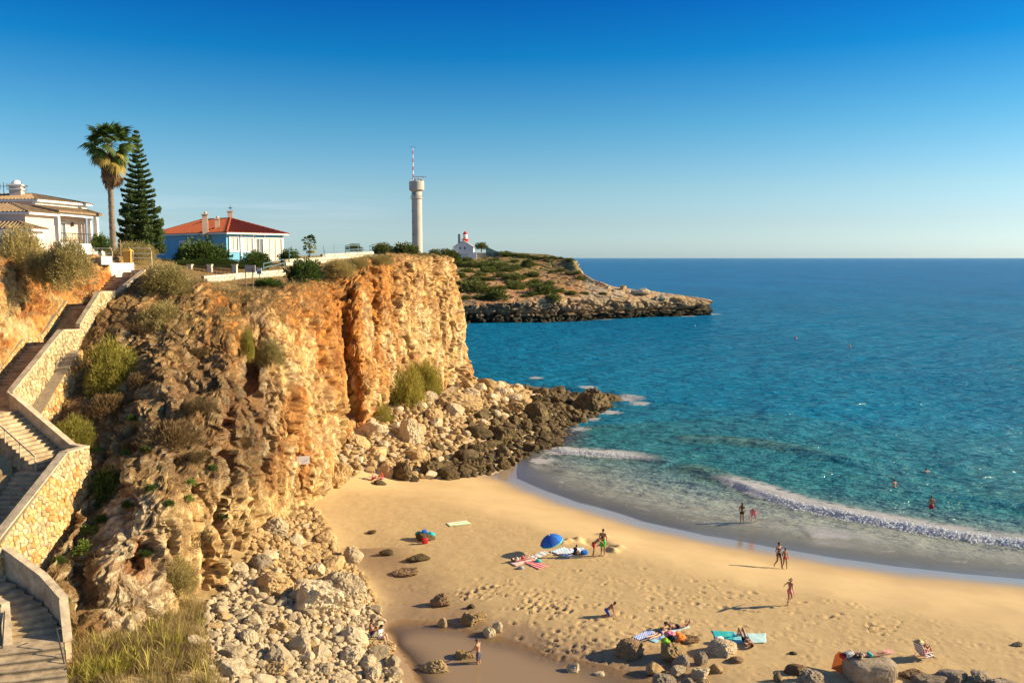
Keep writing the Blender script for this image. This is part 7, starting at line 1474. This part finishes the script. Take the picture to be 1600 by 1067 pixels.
    for s in (-1, 1): ellip(V2, F2, hc + H3 @ Vector((s * .03 * k, .084 * k, .012 * k)), (.012 * k, .006 * k, .007 * k), H3, 6, 4)
    ellip(V2, F2, hc + H3 @ Vector((0, .088 * k, -.062 * k)), (.022 * k, .007 * k, .005 * k), H3, 6, 4); joinV(V2, F2, 1); bm.to_mesh(me); bm.free()
    me.materials.append(SK[skin]); me.materials.append(EYE); link('body', me, t)
    # hair
    V, Fs = [], []; ellip(V, Fs, hc + H3 @ Vector((0, -.018 * k, .042 * k)), (.083 * k, .098 * k, .10 * k), H3); 
    if long:
        dn = -hu * (1 - .0) + Vector((0, 0, -.6)) + (M3 @ Vector((0, -1, 0))) * .15; dn.normalize(); p = hc + H3 @ Vector((0, -.07 * k, .0)); 
        if isinstance(long, Vector): dn = long.normalized(); ln = long.length
        else: ln = long
        capsule(V, Fs, p, p + dn * ln * k, .072 * k, .04 * k)
        for q in (-1, 1): capsule(V, Fs, p + H3 @ Vector((q * .045 * k, .02 * k, 0)), p + dn * ln * .85 * k + H3 @ Vector((q * .05 * k, 0, 0)), .045 * k, .025 * k)
    hm = fuse(V, Fs, 'hair', .02 * k, 2); hm.materials.append(HAIR[hair])
    bm = bmesh.new(); bm.from_mesh(hm); g_ = [v for v in bm.verts if (H3.transposed() @ (v.co - hc)).y > .045 * k and (H3.transposed() @ (v.co - hc)).z < .075 * k]; bmesh.ops.delete(bm, geom=g_, context='VERTS'); bm.to_mesh(hm); bm.free(); link('hair', hm, t)
    for kind, colr in clothes:
        V, Fs = [], []; g1 = .014 * k
        if kind in ('shorts', 'trunks', 'dress', 'briefs'):
            ellip(V, Fs, P, (.155 * k + g1, .11 * k + g1, .105 * k), M3)
            fr = {'shorts': .72, 'trunks': .45, 'briefs': .10, 'dress': .45}[kind]
            for n in 'lr': a = d['hip' + n]; b = a.lerp(d['kn' + n], fr); capsule(V, Fs, a, b, .086 * k + g1, (.086 - .033 * fr) * k + g1 * 1.4, 10, 2)
        if kind in ('top', 'dress', 'shirt'):
            ellip(V, Fs, d['chest'], (.158 * k * w + g1, .108 * k + g1, .15 * k), M3)
            if kind != 'top':
                ellip(V, Fs, d['spine'], (.125 * k + g1 * 1.5, .10 * k + g1, .14 * k), M3); capsule(V, Fs, d['shl'], d['shr'], .062 * k + g1 * .5, .062 * k + g1 * .5)
                for n in 'lr': capsule(V, Fs, d['sh' + n], d['sh' + n].lerp(d['el' + n], .45), .052 * k + g1 * .6, .048 * k + g1 * .6)
        if kind in ('bikini_top',):
            ax = (d['chest'] - P).normalized(); c = d['chest'] - ax * .015 * k; ellip(V, Fs, c, (.158 * k * w + g1 * .6, .108 * k + g1 * .6, .045 * k), M3)
            for s in (-1, 1): ellip(V, Fs, d['chest'] + M3 @ Vector((s * .07 * k, .088 * k, -.01 * k)), (.058 * k, .055 * k, .055 * k), M3); capsule(V, Fs, c + M3 @ Vector((s * .085 * k, -.1 * k, 0)), d['sh' + ('l' if s < 0 else 'r')] * .75 + d['neck'] * .25 + M3 @ Vector((0, 0, .035 * k)), .014 * k, .014 * k)
        nm = {'shorts': 'shorts', 'trunks': 'swim_trunks', 'briefs': 'bikini_bottom', 'dress': 'dress', 'top': 'swim_top', 'shirt': 'shirt', 'bikini_top': 'bikini_top'}[kind]
        cm = fuse(V, Fs, nm, .019 * k, 2); cm.materials.append(CLO[colr]); link(nm, cm, t)
    return t
def stand(step=0.0, arms=0.0):
    d = base_pose()
    if step: setp(d, knl=(-.09, .16 * step + .02, .52), anl=(-.09, .24 * step, .09), tol=(-.1, .38 * step, .05), knr=(.09, -.02, .50), anr=(.09, -.30 * step, .14), tor=(.1, -.20 * step, .03))
    if arms: setp(d, wrl=(-.20, .05 + arms * .25, .95 + .1 * arms), wrr=(.20, .05 + arms * .25, .95 + .1 * arms), ell=(-.24, -.04, 1.15), elr=(.24, -.04, 1.15))
    return d
def prone(d=None):
    d = d or base_pose(); setp(d, ell=(-.32, .06, 1.50), wrl=(-.16, .10, 1.70), elr=(.32, .06, 1.50), wrr=(.16, .10, 1.70), tol=(-.12, -.02, -.08), tor=(.12, -.02, -.08), anl=(-.1, -.03, .07), anr=(.1, -.03, .07))
    return {k: Vector((v.x, v.z - .85, .11 - v.y)) for k, v in d.items()}
def supine(d=None):
    d = d or base_pose(); return {k: Vector((-v.x, v.z - .85, .11 + v.y)) for k, v in d.items()}
def seated(knee=.45, back=-.15):
    """on the ground, knees up"""
    d = base_pose(); dz = .95 - .12
    for k in d: d[k] = d[k] - Vector((0, 0, dz))
    lean(d, back)
    for n, s in (('l', -1), ('r', 1)): setp(d, **{'hip' + n: (s * .085, .02, .11), 'kn' + n: (s * .12, .36, knee), 'an' + n: (s * .12, .52, .07), 'to' + n: (s * .13, .68, .03), 'el' + n: (s * .25, .10, .42), 'wr' + n: (s * .14, .32, knee - .02)})
    return d
TO = lambda a: R(a)
def rz_to(dx, dy): return math.atan2(dy, dx) - math.pi / 2          # turn +Y to a plan direction
# the family at the umbrella
person('man in bright green shorts standing with his back to us by the dug sand', gp(942, 868), R(-18), stand(0, .35), 'tan', 'dark', clothes=[('shorts', 'green')], h=1.80)
d = stand(); lean(d, 1.0); setp(d, ell=(-.2, .62, 1.05), wrl=(-.14, .74, .80), elr=(.2, .62, 1.05), wrr=(.14, .74, .80), knl=(-.11, .12, .50), knr=(.11, .02, .50)); person('boy in red trunks bending forward beside the man in green shorts', gp(927, 870), R(-75), d, 'tan', 'dark', clothes=[('trunks', 'red')], h=1.62)
person('child in a dark top sitting on the white towels near the umbrella', gp(897, 867), R(-60), seated(.35, .35), 'brown', 'dark', clothes=[('shirt', 'navy'), ('trunks', 'black')], h=1.35)
p = gp(818, 876); d = supine(); setp(d, knl=(.09, -.42, .26), anl=(.09, -.62, .06), tol=(.1, -.76, .05)); person('woman in red bikini bottoms lying on a striped towel beside the umbrella\'s shadow', p + Vector((0, 0, .06)), rz_to(-1, -.32), d, 'fair', 'dark', clothes=[('briefs', 'red'), ('bikini_top', 'white')], h=1.65, fem=True, long=.15, look=Vector((0, 0, 1)))
# kneeling boy
d = base_pose(); dz = .95 - .42
for k in d: d[k] = d[k] - Vector((0, 0, dz))
lean(d, 1.02); setp(d, hipl=(-.085, 0, .40), hipr=(.085, 0, .40), knl=(-.11, .20, .07), knr=(.11, .20, .07), anl=(-.11, -.20, .06), anr=(.11, -.20, .06), tol=(-.11, -.32, .04), tor=(.11, -.32, .04), ell=(-.2, .42, .35), wrl=(-.14, .55, .10), elr=(.2, .42, .35), wrr=(.14, .55, .10)); d['head'] = d['neck'] + Vector((0, .09, .09))
person('boy in blue shorts kneeling and digging alone in the trodden sand', gp(947, 963), R(-82), d, 'tan', 'dark', clothes=[('shorts', 'blue')], h=1.55, look=Vector((0, 1, -.4)))
# sunbathers between the rocks
person('sunbather lying face down on the light blue towel, nearer the navy towel', gp(1030, 994) + Vector((0, 0, .05)), rz_to(.9, .75), prone(), 'fair', 'brown', clothes=[('briefs', 'navy')], h=1.68, fem=True, look=Vector((0, .3, -1)))
d = prone(); lean(d, -.28, keys=['chest', 'neck', 'head', 'shl', 'shr']) ; d['head'].z += .06; setp(d, knl=(-.10, -.42, .10), anl=(-.10, -.62, .36), tol=(-.10, -.60, .50)); person('dark haired woman lying propped up on the pale blue towel, one foot raised', gp(1060, 982) + Vector((0, 0, .05)), rz_to(-1, -.25), d, 'tan', 'dark', clothes=[('briefs', 'black'), ('bikini_top', 'black')], h=1.68, fem=True, long=.2, look=Vector((0, 1, 0)))
d = supine(); setp(d, knl=(.1, -.40, .50), anl=(.1, -.56, .06), tol=(.1, -.72, .05), knr=(-.1, -.36, .52), anr=(-.1, -.58, .06), tor=(-.1, -.74, .05), ell=(.36, .62, .22), wrl=(.22, .76, .12)); person('woman with long dark hair lying on her back with knees up on the teal towel', gp(1163, 1002) + Vector((0, 0, .05)), rz_to(.25, -1), d, 'tan', 'dark', clothes=[('briefs', 'black'), ('bikini_top', 'black')], h=1.68, fem=True, long=.3, look=Vector((0, 0, 1)))
# the girl running
d = base_pose(); lean(d, .12); setp(d, knl=(-.09, .06, .50), anl=(-.08, -.02, .08), tol=(-.09, .12, .03), knr=(.09, .14, .52), anr=(.10, -.22, .42), tor=(.10, -.30, .30), ell=(-.36, .0, 1.22), wrl=(-.52, .1, 1.05), elr=(.34, -.12, 1.18), wrr=(.5, -.2, .98)); person('slim girl running with her arms out and her hair flying', gp(1233, 946), R(-60), d, 'tan', 'brown', clothes=[('briefs', 'pink'), ('bikini_top', 'pink')], h=1.58, fem=True, long=Vector((.2, -.35, .16)))
# pair walking on the smooth sand
person('woman in a dark bikini walking along the smooth sand beside a child', gp(1216, 887), R(-150), stand(.9, .2), 'brown', 'dark', clothes=[('briefs', 'black'), ('bikini_top', 'black')], h=1.72, fem=True, long=.05)
person('child in a dark swimsuit walking beside the woman in the dark bikini', gp(1226, 888), R(-165), stand(.6, .2), 'brown', 'dark', clothes=[('briefs', 'red')], h=1.38)
# in the shallows
p = ZP(1159, 818, -.06); person('woman with a dark ponytail standing in the shallow water with her back to us', p, R(-10), stand(0, .1), 'tan', 'dark', clothes=[('briefs', 'black'), ('bikini_top', 'black')], h=1.68, fem=True, long=.3)
d = base_pose(); setp(d, hipl=(-.1, 0, .88), hipr=(.1, 0, .88)); lean(d, .95); setp(d, knl=(-.16, .05, .48), knr=(.16, .05, .48), anl=(-.17, -.06, .08), anr=(.17, -.06, .08), tol=(-.2, .08, .03), tor=(.2, .08, .03), ell=(-.26, .44, .90), wrl=(-.2, .34, .62), elr=(.26, .44, .90), wrr=(.2, .34, .62)); person('person in pink bending over in the shallow water with hands on the knees', ZP(1177, 818, -.06), R(160), d, 'fair', 'brown', clothes=[('dress', 'pink')], h=1.66, fem=True)
d = stand(0, .6); person('bather standing waist deep in the sea, nearest the breaking wave on the left', ZP(1397, 764, 0) + Vector((0, 0, -.82)), R(10), d, 'fair', 'dark', clothes=[('trunks', 'navy')], h=1.72)
d = stand(); setp(d, ell=(-.4, .05, 1.38), wrl=(-.62, .12, 1.33), elr=(.4, .05, 1.38), wrr=(.62, .12, 1.33)); person('swimmer with arms spread, only head and shoulders above the water', ZP(1447, 740, 0) + Vector((0, 0, -1.22)), R(15), d, 'tan', 'dark', h=1.75)
person('man in red trunks wading thigh deep in the sea with his back to us', ZP(1455, 796, 0) + Vector((0, 0, -.60)), R(-5), stand(0, .6), 'tan', 'dark', clothes=[('trunks', 'red')], h=1.76)
# on the slab and in the chair
d = prone(); p = gp(1366, 1066); person('sunbather in a turquoise bikini lying on the big grey slab', Vector((p.x, p.y + .5, p.z + 1.02)), rz_to(-1, -.12), d, 'tan', 'brown', clothes=[('briefs', 'turquoise'), ('bikini_top', 'turquoise')], h=1.66, fem=True, long=.15, look=Vector((.3, .6, -.4)))
def chair_person():
    g0 = gp(1443, 1028); rz = R(-70); t = thing('beach_chair', 'low beach chair with navy and white striped fabric seen from behind', 'beach chair', g0, rz)
    st = stripes('striped_canvas', CLO['navy'], CLO['white'])
    def sheet_(name, pts, n, axis):
        V = []; 
        a, b, c, e = [Vector(q) for q in pts]
        for i in range(n + 1):
            for j in range(7): u, v = i / n, j / 6; q = a.lerp(b, v).lerp(e.lerp(c, v), u) + Vector((0, 0, 0)); V.append(q + Vector((0, -.05 * math.sin(math.pi * u), -.03 * math.sin(math.pi * u))))
        Fq = gridfaces(n + 1, 7); me = mesh_np(name, np.array([tuple(v) for v in V]), Fq, True, st); vcol(me, 'tint', np.repeat((np.arange(n + 1) % 4 < 2).astype(float), 7)); o = link(name, me, t); sl = o.modifiers.new('th', 'SOLIDIFY'); sl.thickness = .012
    sheet_('back_fabric', [(-.28, -.12, .22), (.28, -.12, .22), (.28, -.42, .88), (-.28, -.42, .88)], 24, 0); sheet_('seat_fabric', [(-.28, .32, .24), (.28, .32, .24), (.28, -.12, .20), (-.28, -.12, .20)], 12, 0)
    for s in (-1, 1):
        MB().tube([(s * .3, -.10, .18), (s * .3, -.44, .92)], .014, 6).build('back_frame', M['white'], t); MB().tube([(s * .3, .36, .25), (s * .3, -.16, .20), (s * .3, -.40, 0)], .014, 6).build('leg', M['white'], t); MB().tube([(s * .3, .30, .24), (s * .3, .12, .0)], .014, 6).build('leg', M['white'], t); MB().tube([(s * .31, -.22, .42), (s * .31, .26, .42)], .018, 6).build('arm_rest', M['white'], t)
    d = seated(.50, -.38)
    for k in d: d[k] = d[k] + Vector((0, -.12, .14))
    for n, s in (('l', -1), ('r', 1)): d['an' + n] += Vector((0, .12, -.14)); d['to' + n] += Vector((0, .12, -.14))
    person('person in a straw hat sitting in the striped beach chair', g0, rz, d, 'tan', 'dark', clothes=[('trunks', 'pink')], h=1.66)
    hp = Matrix.Rotation(rz, 3, 'Z') @ (d['head'] * (1.66 / 1.7)); h = thing('straw_hat', 'pale straw hat on the head of the person in the striped chair', 'hat', Vector(g0) + hp + Vector((0, 0, .06))); MB().lathe([(.22, 0), (.21, .015), (.11, .02), (.10, .11), (.06, .13), (.01, .135)], n=20).build('hat_brim', CLO['straw'], h, True)
def stripes(name, a, b):
    ca = a.node_tree.nodes; m, nt, bs = nodes(name); bs.inputs['Roughness'].default_value = .9
    def colr(mm):
        for n in mm.node_tree.nodes:
            if n.type == 'VALTORGB': return tuple(n.color_ramp.elements[1].color)[:3]
    at = nd(nt, 'ShaderNodeAttribute', attribute_name='tint'); nt.links.new(mixn(nt, at.outputs['Fac'], colr(a), colr(b)), bs.inputs['Base Color']); return m
chair_person()
# couple by the lagoon, man at the boulder, people by the far rubble
p = gp(592, 1008); p.z += .30
d = seated(.30, .25); setp(d, anl=(-.12, .55, -.20), anr=(.12, .55, -.20), tol=(-.12, .70, -.24), tor=(.12, .70, -.24)); person('woman in a white shirt sitting on a flat rock at the edge of the lagoon', p, rz_to(1, -.35), d, 'fair', 'dark', clothes=[('shirt', 'white'), ('trunks', 'white')], h=1.66, fem=True, long=.25)
person('bare backed person sitting close behind the woman in white', p + Vector((-.52, .42, .02)), rz_to(.9, .2), seated(.38, .1), 'brown', 'dark', clothes=[('trunks', 'navy')], h=1.72)
p = gp(748, 1044); d = stand(); lean(d, .12); setp(d, ell=(-.3, .22, 1.12), wrl=(-.3, .48, 1.02), elr=(.26, .12, 1.12), wrr=(.28, .34, .95))
for k_ in d: d[k_].z *= .98
person('man in dark patterned shorts standing in the lagoon, leaning on the squarish boulder', p + Vector((0, 0, -.06)), R(62), d, 'tan', 'brown', clothes=[('shorts', 'floral')], h=1.62)
person('person in pink sitting at the foot of the far rubble, left of two', gp(582, 750), R(-100), seated(.4, .2), 'fair', 'brown', clothes=[('shirt', 'pink'), ('trunks', 'red')], h=1.6, fem=True)
person('person in red sitting at the foot of the far rubble, right of two', gp(598, 749), R(100), seated(.4, .2), 'tan', 'dark', clothes=[('shirt', 'red'), ('trunks', 'pink')], h=1.55)
# ------------------------------------------------------------------ towels, bags, umbrella
def towel(label, pxs, a, b, n=10, lift=.02, along=0, seed=1, cat='towel', zoff=None):
    """cloth lying on the ground between four pixels; a / b: its two colours in n bands"""
    c = [gp(*q) for q in pxs]; V = []; T_ = []; r = np.random.default_rng(seed); N = 24
    for i in range(N + 1):
        for j in range(N + 1):
            u, v = i / N, j / N; q = c[0].lerp(c[1], u).lerp(c[3].lerp(c[2], u), v); V.append((q.x, q.y, (G(q.x, q.y) if zoff is None else zoff))); w = (u, v)[along] if along < 2 else (u + v * .7); T_.append(((w * n) % 1 > .5) if n else r.random())
    V = np.array(V); V[:, 2] = (GR(V) if zoff is None else zoff) + lift + .03 + .035 * fbm(V * np.array([2.2, 2.2, 0]) + seed * 5.1, 3, seed) ; V[:, :2] += .05 * np.c_[fbm(V * 2 + 9, 2, seed), fbm(V * 2 + 4, 2, seed)]
    org = V.mean(0); me = mesh_np('towel', V - org, gridfaces(N + 1, N + 1), True, stripes('towel_' + str(seed), a, b)); vcol(me, 'tint', np.array(T_, float)); o = link('towel', me); o.location = org; s = o.modifiers.new('th', 'SOLIDIFY'); s.thickness = .015; s.offset = 1; return tag(o, label, cat)
towel('pink and white striped towel under the woman lying by the umbrella', [(797, 880), (826, 870), (836, 875), (806, 885)], CLO['salmon'], CLO['white'], 7, seed=2, along=1)
towel('red and white striped towel spread in front of the woman lying down', [(818, 879), (834, 876), (857, 885), (842, 890)], CLO['red'], CLO['white'], 6, seed=3, along=1)
towel('plain pale towel between the lying woman and the umbrella', [(828, 870), (850, 861), (858, 865), (836, 874)], CLO['white'], CLO['grey'], 3, seed=4)
towel('white and blue patterned towel right of the umbrella', [(860, 862), (880, 855), (898, 862), (880, 869)], CLO['white'], CLO['sky'], 5, seed=5, along=2)
towel('red edged white towel near the sitting child', [(878, 862), (898, 868), (890, 872), (868, 866)], CLO['white'], CLO['salmon'], 4, seed=6)
towel('white towel behind the sitting child', [(888, 858), (910, 856), (916, 862), (896, 865)], CLO['white'], CLO['sky'], 2, seed=7)
towel('green and white towel lying alone on the smooth sand beyond the bags', [(697, 818), (728, 814), (736, 819), (703, 823)], CLO['white'], CLO['lime'], 2.0, seed=8, along=1)
towel('navy patterned towel crumpled left of the sunbathers', [(988, 996), (1014, 984), (1024, 990), (1000, 1002)], CLO['royal'], CLO['white'], 6, seed=9, along=2)
towel('light blue towel under the sunbather nearer the rocks', [(1012, 1000), (1036, 984), (1046, 990), (1024, 1005)], CLO['sky'], CLO['royal'], 2, seed=10)
towel('pale blue towel under the propped up woman', [(1034, 985), (1072, 977), (1078, 981), (1044, 991)], CLO['sky'], CLO['white'], 4, seed=11, along=1)
towel('plain teal towel on the sand left of the woman with raised knees', [(1112, 986), (1148, 988), (1150, 1003), (1118, 1001)], CLO['teal'], CLO['turquoise'], 1.5, seed=12)
towel('aqua and white patterned towel at the right end of the towel row', [(1168, 990), (1196, 990), (1197, 1005), (1170, 1005)], CLO['aqua'], CLO['white'], 7, seed=13, along=2)
towel('pale blue towel in the middle of the towel row, under the dark haired woman', [(1146, 990), (1169, 991), (1169, 1006), (1144, 1005)], CLO['sky'], CLO['teal'], 5, seed=14, along=1)
def bag(label, p, s, mat, name='bag', cat='bag', strap=True, rz=.3):
    t = thing(name, label, cat, p, rz); V, Fc = ICO[4]; V = np.sign(V) * np.abs(V) ** .6; V = V * (1 + .10 * fbm(V * 2 + p[0], 3, 5))[:, None] * np.array(s); V[:, 2] += s[2] * .95; link('bag_body', mesh_np('bag_body', V, Fc, True, mat), t)
    if strap: MB().tube([(-s[0] * .5, 0, s[2] * 1.8), (-s[0] * .25, 0, s[2] * 2.5), (s[0] * .25, 0, s[2] * 2.5), (s[0] * .5, 0, s[2] * 1.8)], .012, 5).build('bag_strap', mat, t)
    return t
def cloth_heap(label, p, r, mat, seed, name='cloth', cat='clothes'):
    V, Fc = ICO[4]; V = V * np.array([1, .8, .42]) * r; V += (V / (np.linalg.norm(V, axis=1, keepdims=True))) * (r * .42 * fbm(V * 2.2 / r + seed, 3, seed, ridged=True))[:, None]; o = link(name, mesh_np(name, V, Fc, True, mat)); o.location = p; return tag(o, label, cat)
q = gp(663, 842); bag('red beach bag leaning on the dark rock with the beach things', gp(664, 849), (.22, .14, .20), CLO['red']); bag('blue and black rucksack on top of the dark rock', Vector((q.x, q.y + .15, q.z + .30)), (.2, .14, .17), CLO['royal']); cloth_heap('teal cloth draped over the dark rock beside the rucksack', Vector((q.x + .42, q.y + .1, q.z + .30)), .26, CLO['teal'], 3); cloth_heap('turquoise towel bundled on the left of the dark rock', Vector((q.x - .38, q.y + .2, q.z + .36)), .2, CLO['turquoise'], 5)
bag('blue bag standing behind the sitting child', gp(913, 866), (.24, .15, .15), CLO['royal']); cloth_heap('blue and white cap left lying in front of the striped towels', gp(814, 888, .05), .16, CLO['grey'], 7, 'cap', 'cap'); cloth_heap('small teal bundle between the lying woman and the umbrella', gp(841, 878, .08), .16, CLO['teal'], 8)
bag('white plastic bag on the teal towel', gp(1124, 1004), (.22, .16, .17), CLO['white'], strap=False); bag('small dark bag beside the white plastic bag', gp(1132, 1005), (.15, .11, .10), CLO['black'])
q = gp(1052, 1030); zt = q.z + .98
cloth_heap('orange clothes drying on top of the ochre boulder', Vector((q.x + .36, q.y + .55, zt - .05)), .27, CLO['orange'], 11); cloth_heap('lime green cloth hanging on the left of the ochre boulder', Vector((q.x - .34, q.y + .25, zt - .12)), .2, CLO['lime'], 12); cloth_heap('pink and dark cloth on the ochre boulder behind the orange clothes', Vector((q.x - .08, q.y + .6, zt + .06)), .24, CLO['pink'], 13); cloth_heap('black cloth between the lime and the orange clothes', Vector((q.x + .0, q.y + .35, zt - .02)), .2, CLO['black'], 14)
p = gp(1366, 1066); top = p.z + 1.05
towel('pink cloth spread under the feet of the sunbather on the slab', [(1378, 1046), (1392, 1046), (1394, 1052), (1378, 1052)], CLO['salmon'], CLO['pink'], 2, seed=21, zoff=top - .06)
t = bag('black and white striped bag at the sunbather\'s head on the slab', Vector((p.x - 1.0, p.y + .55, top - .06)), (.24, .17, .13), stripes('striped_bag', CLO['black'], CLO['white'])); 
for c in t.children:
    if c.name.startswith('bag_body'): V = np.zeros(len(c.data.vertices) * 3, np.float32); c.data.vertices.foreach_get('co', V); vcol(c.data, 'tint', ((V.reshape(-1, 3)[:, 0] * 16) % 1 > .5).astype(float))
bag('small red bag at the left end of the slab', Vector((p.x - 1.28, p.y + .6, top - .14)), (.15, .12, .11), CLO['red'])
t = thing('body_board', 'orange and grey bodyboard leaning against the left end of the slab', 'bodyboard', gp(1312, 1047), .35); o = MB().prism([Vector((x, y, 0)) for x, y in ((-.25, -.5), (.25, -.5), (.27, .2), (.16, .5), (-.16, .5), (-.27, .2))], [Vector((x, y, .05)) for x, y in ((-.25, -.5), (.25, -.5), (.27, .2), (.16, .5), (-.16, .5), (-.27, .2))]).build('board', CLO['orange'], t); o.rotation_euler = (.6, .15, -.9); o.location = (.1, .15, .35)
# the umbrella
def umbrella():
    g0 = gp(861, 866); t = thing('beach_umbrella', 'blue beach umbrella with a pale green edge tilted beside the white towels', 'umbrella', g0); top = Vector((-.12, .05, 1.28)); ax = Vector((-.34, -.10, 1)).normalized(); M3 = frame_of(ax, (0, 1, 0))
    MB().tube([(.06, 0, -.3), top + ax * .04], .018, 8).build('pole', M['white'], t)
    n = 8; Rr = .80
    for i in range(n):
        a0, a1 = 2 * math.pi * i / n, 2 * math.pi * (i + 1) / n; V, Fq = [], []; K, J = 7, 6
        for k in range(K + 1):
            f = k / K; r = Rr * math.sin(f * 1.12) / math.sin(1.12); z = -.46 * (1 - math.cos(f * 1.12)) / (1 - math.cos(1.12))
            for j in range(J + 1): u = j / J; a = a0 + (a1 - a0) * u; s = 1 - .035 * f * math.sin(math.pi * u); V.append(tuple(top + M3 @ Vector((r * s * math.cos(a), r * s * math.sin(a), z))))
        me = mesh_np('canopy_panel', np.array(V), gridfaces(K + 1, J + 1), True, CLO['royal'] if i % 2 else CLO['blue']); link('canopy_panel', me, t)
        rim = MB(); q = [V[K * (J + 1) + j] for j in range(J + 1)]; 
        for j in range(J): a, b = Vector(q[j]), Vector(q[j + 1]); dn = M3 @ Vector((0, 0, -.07)); rim.add([a, b, b + dn, a + dn], [(0, 1, 2, 3)])
        rim.build('valance', CLO['aqua'], t)
        MB().tube([top - ax * .02, top + M3 @ Vector((Rr * .5 * math.cos(a0), Rr * .5 * math.sin(a0), -.15)), Vector(V[K * (J + 1)])], .008, 4).build('rib', M['metal'], t)
    MB().tube([top, top + ax * .12], [.03, .008], 6).build('finial', M['white'], t)
umbrella()
# buoys
for (px, py, c, lab) in [(1243, 529, 'red', 'small red buoy floating far out, left of two'), (1328, 543, 'orange', 'small orange buoy floating far out, right of two'), (1086, 511, 'white', 'small pale buoy floating in front of the headland spit')]:
    p = ZP(px, py, .1); t = thing('buoy', lab, 'buoy', p); MB().lathe([(.1, -.3), (.32, -.1), (.35, .1), (.2, .3), (.06, .5), (.03, .7)], n=12).build('float', CLO[c], t, True); MB().lathe([(.36, -.02), (.375, .04), (.36, .1)], n=12).build('band', M['white'], t)
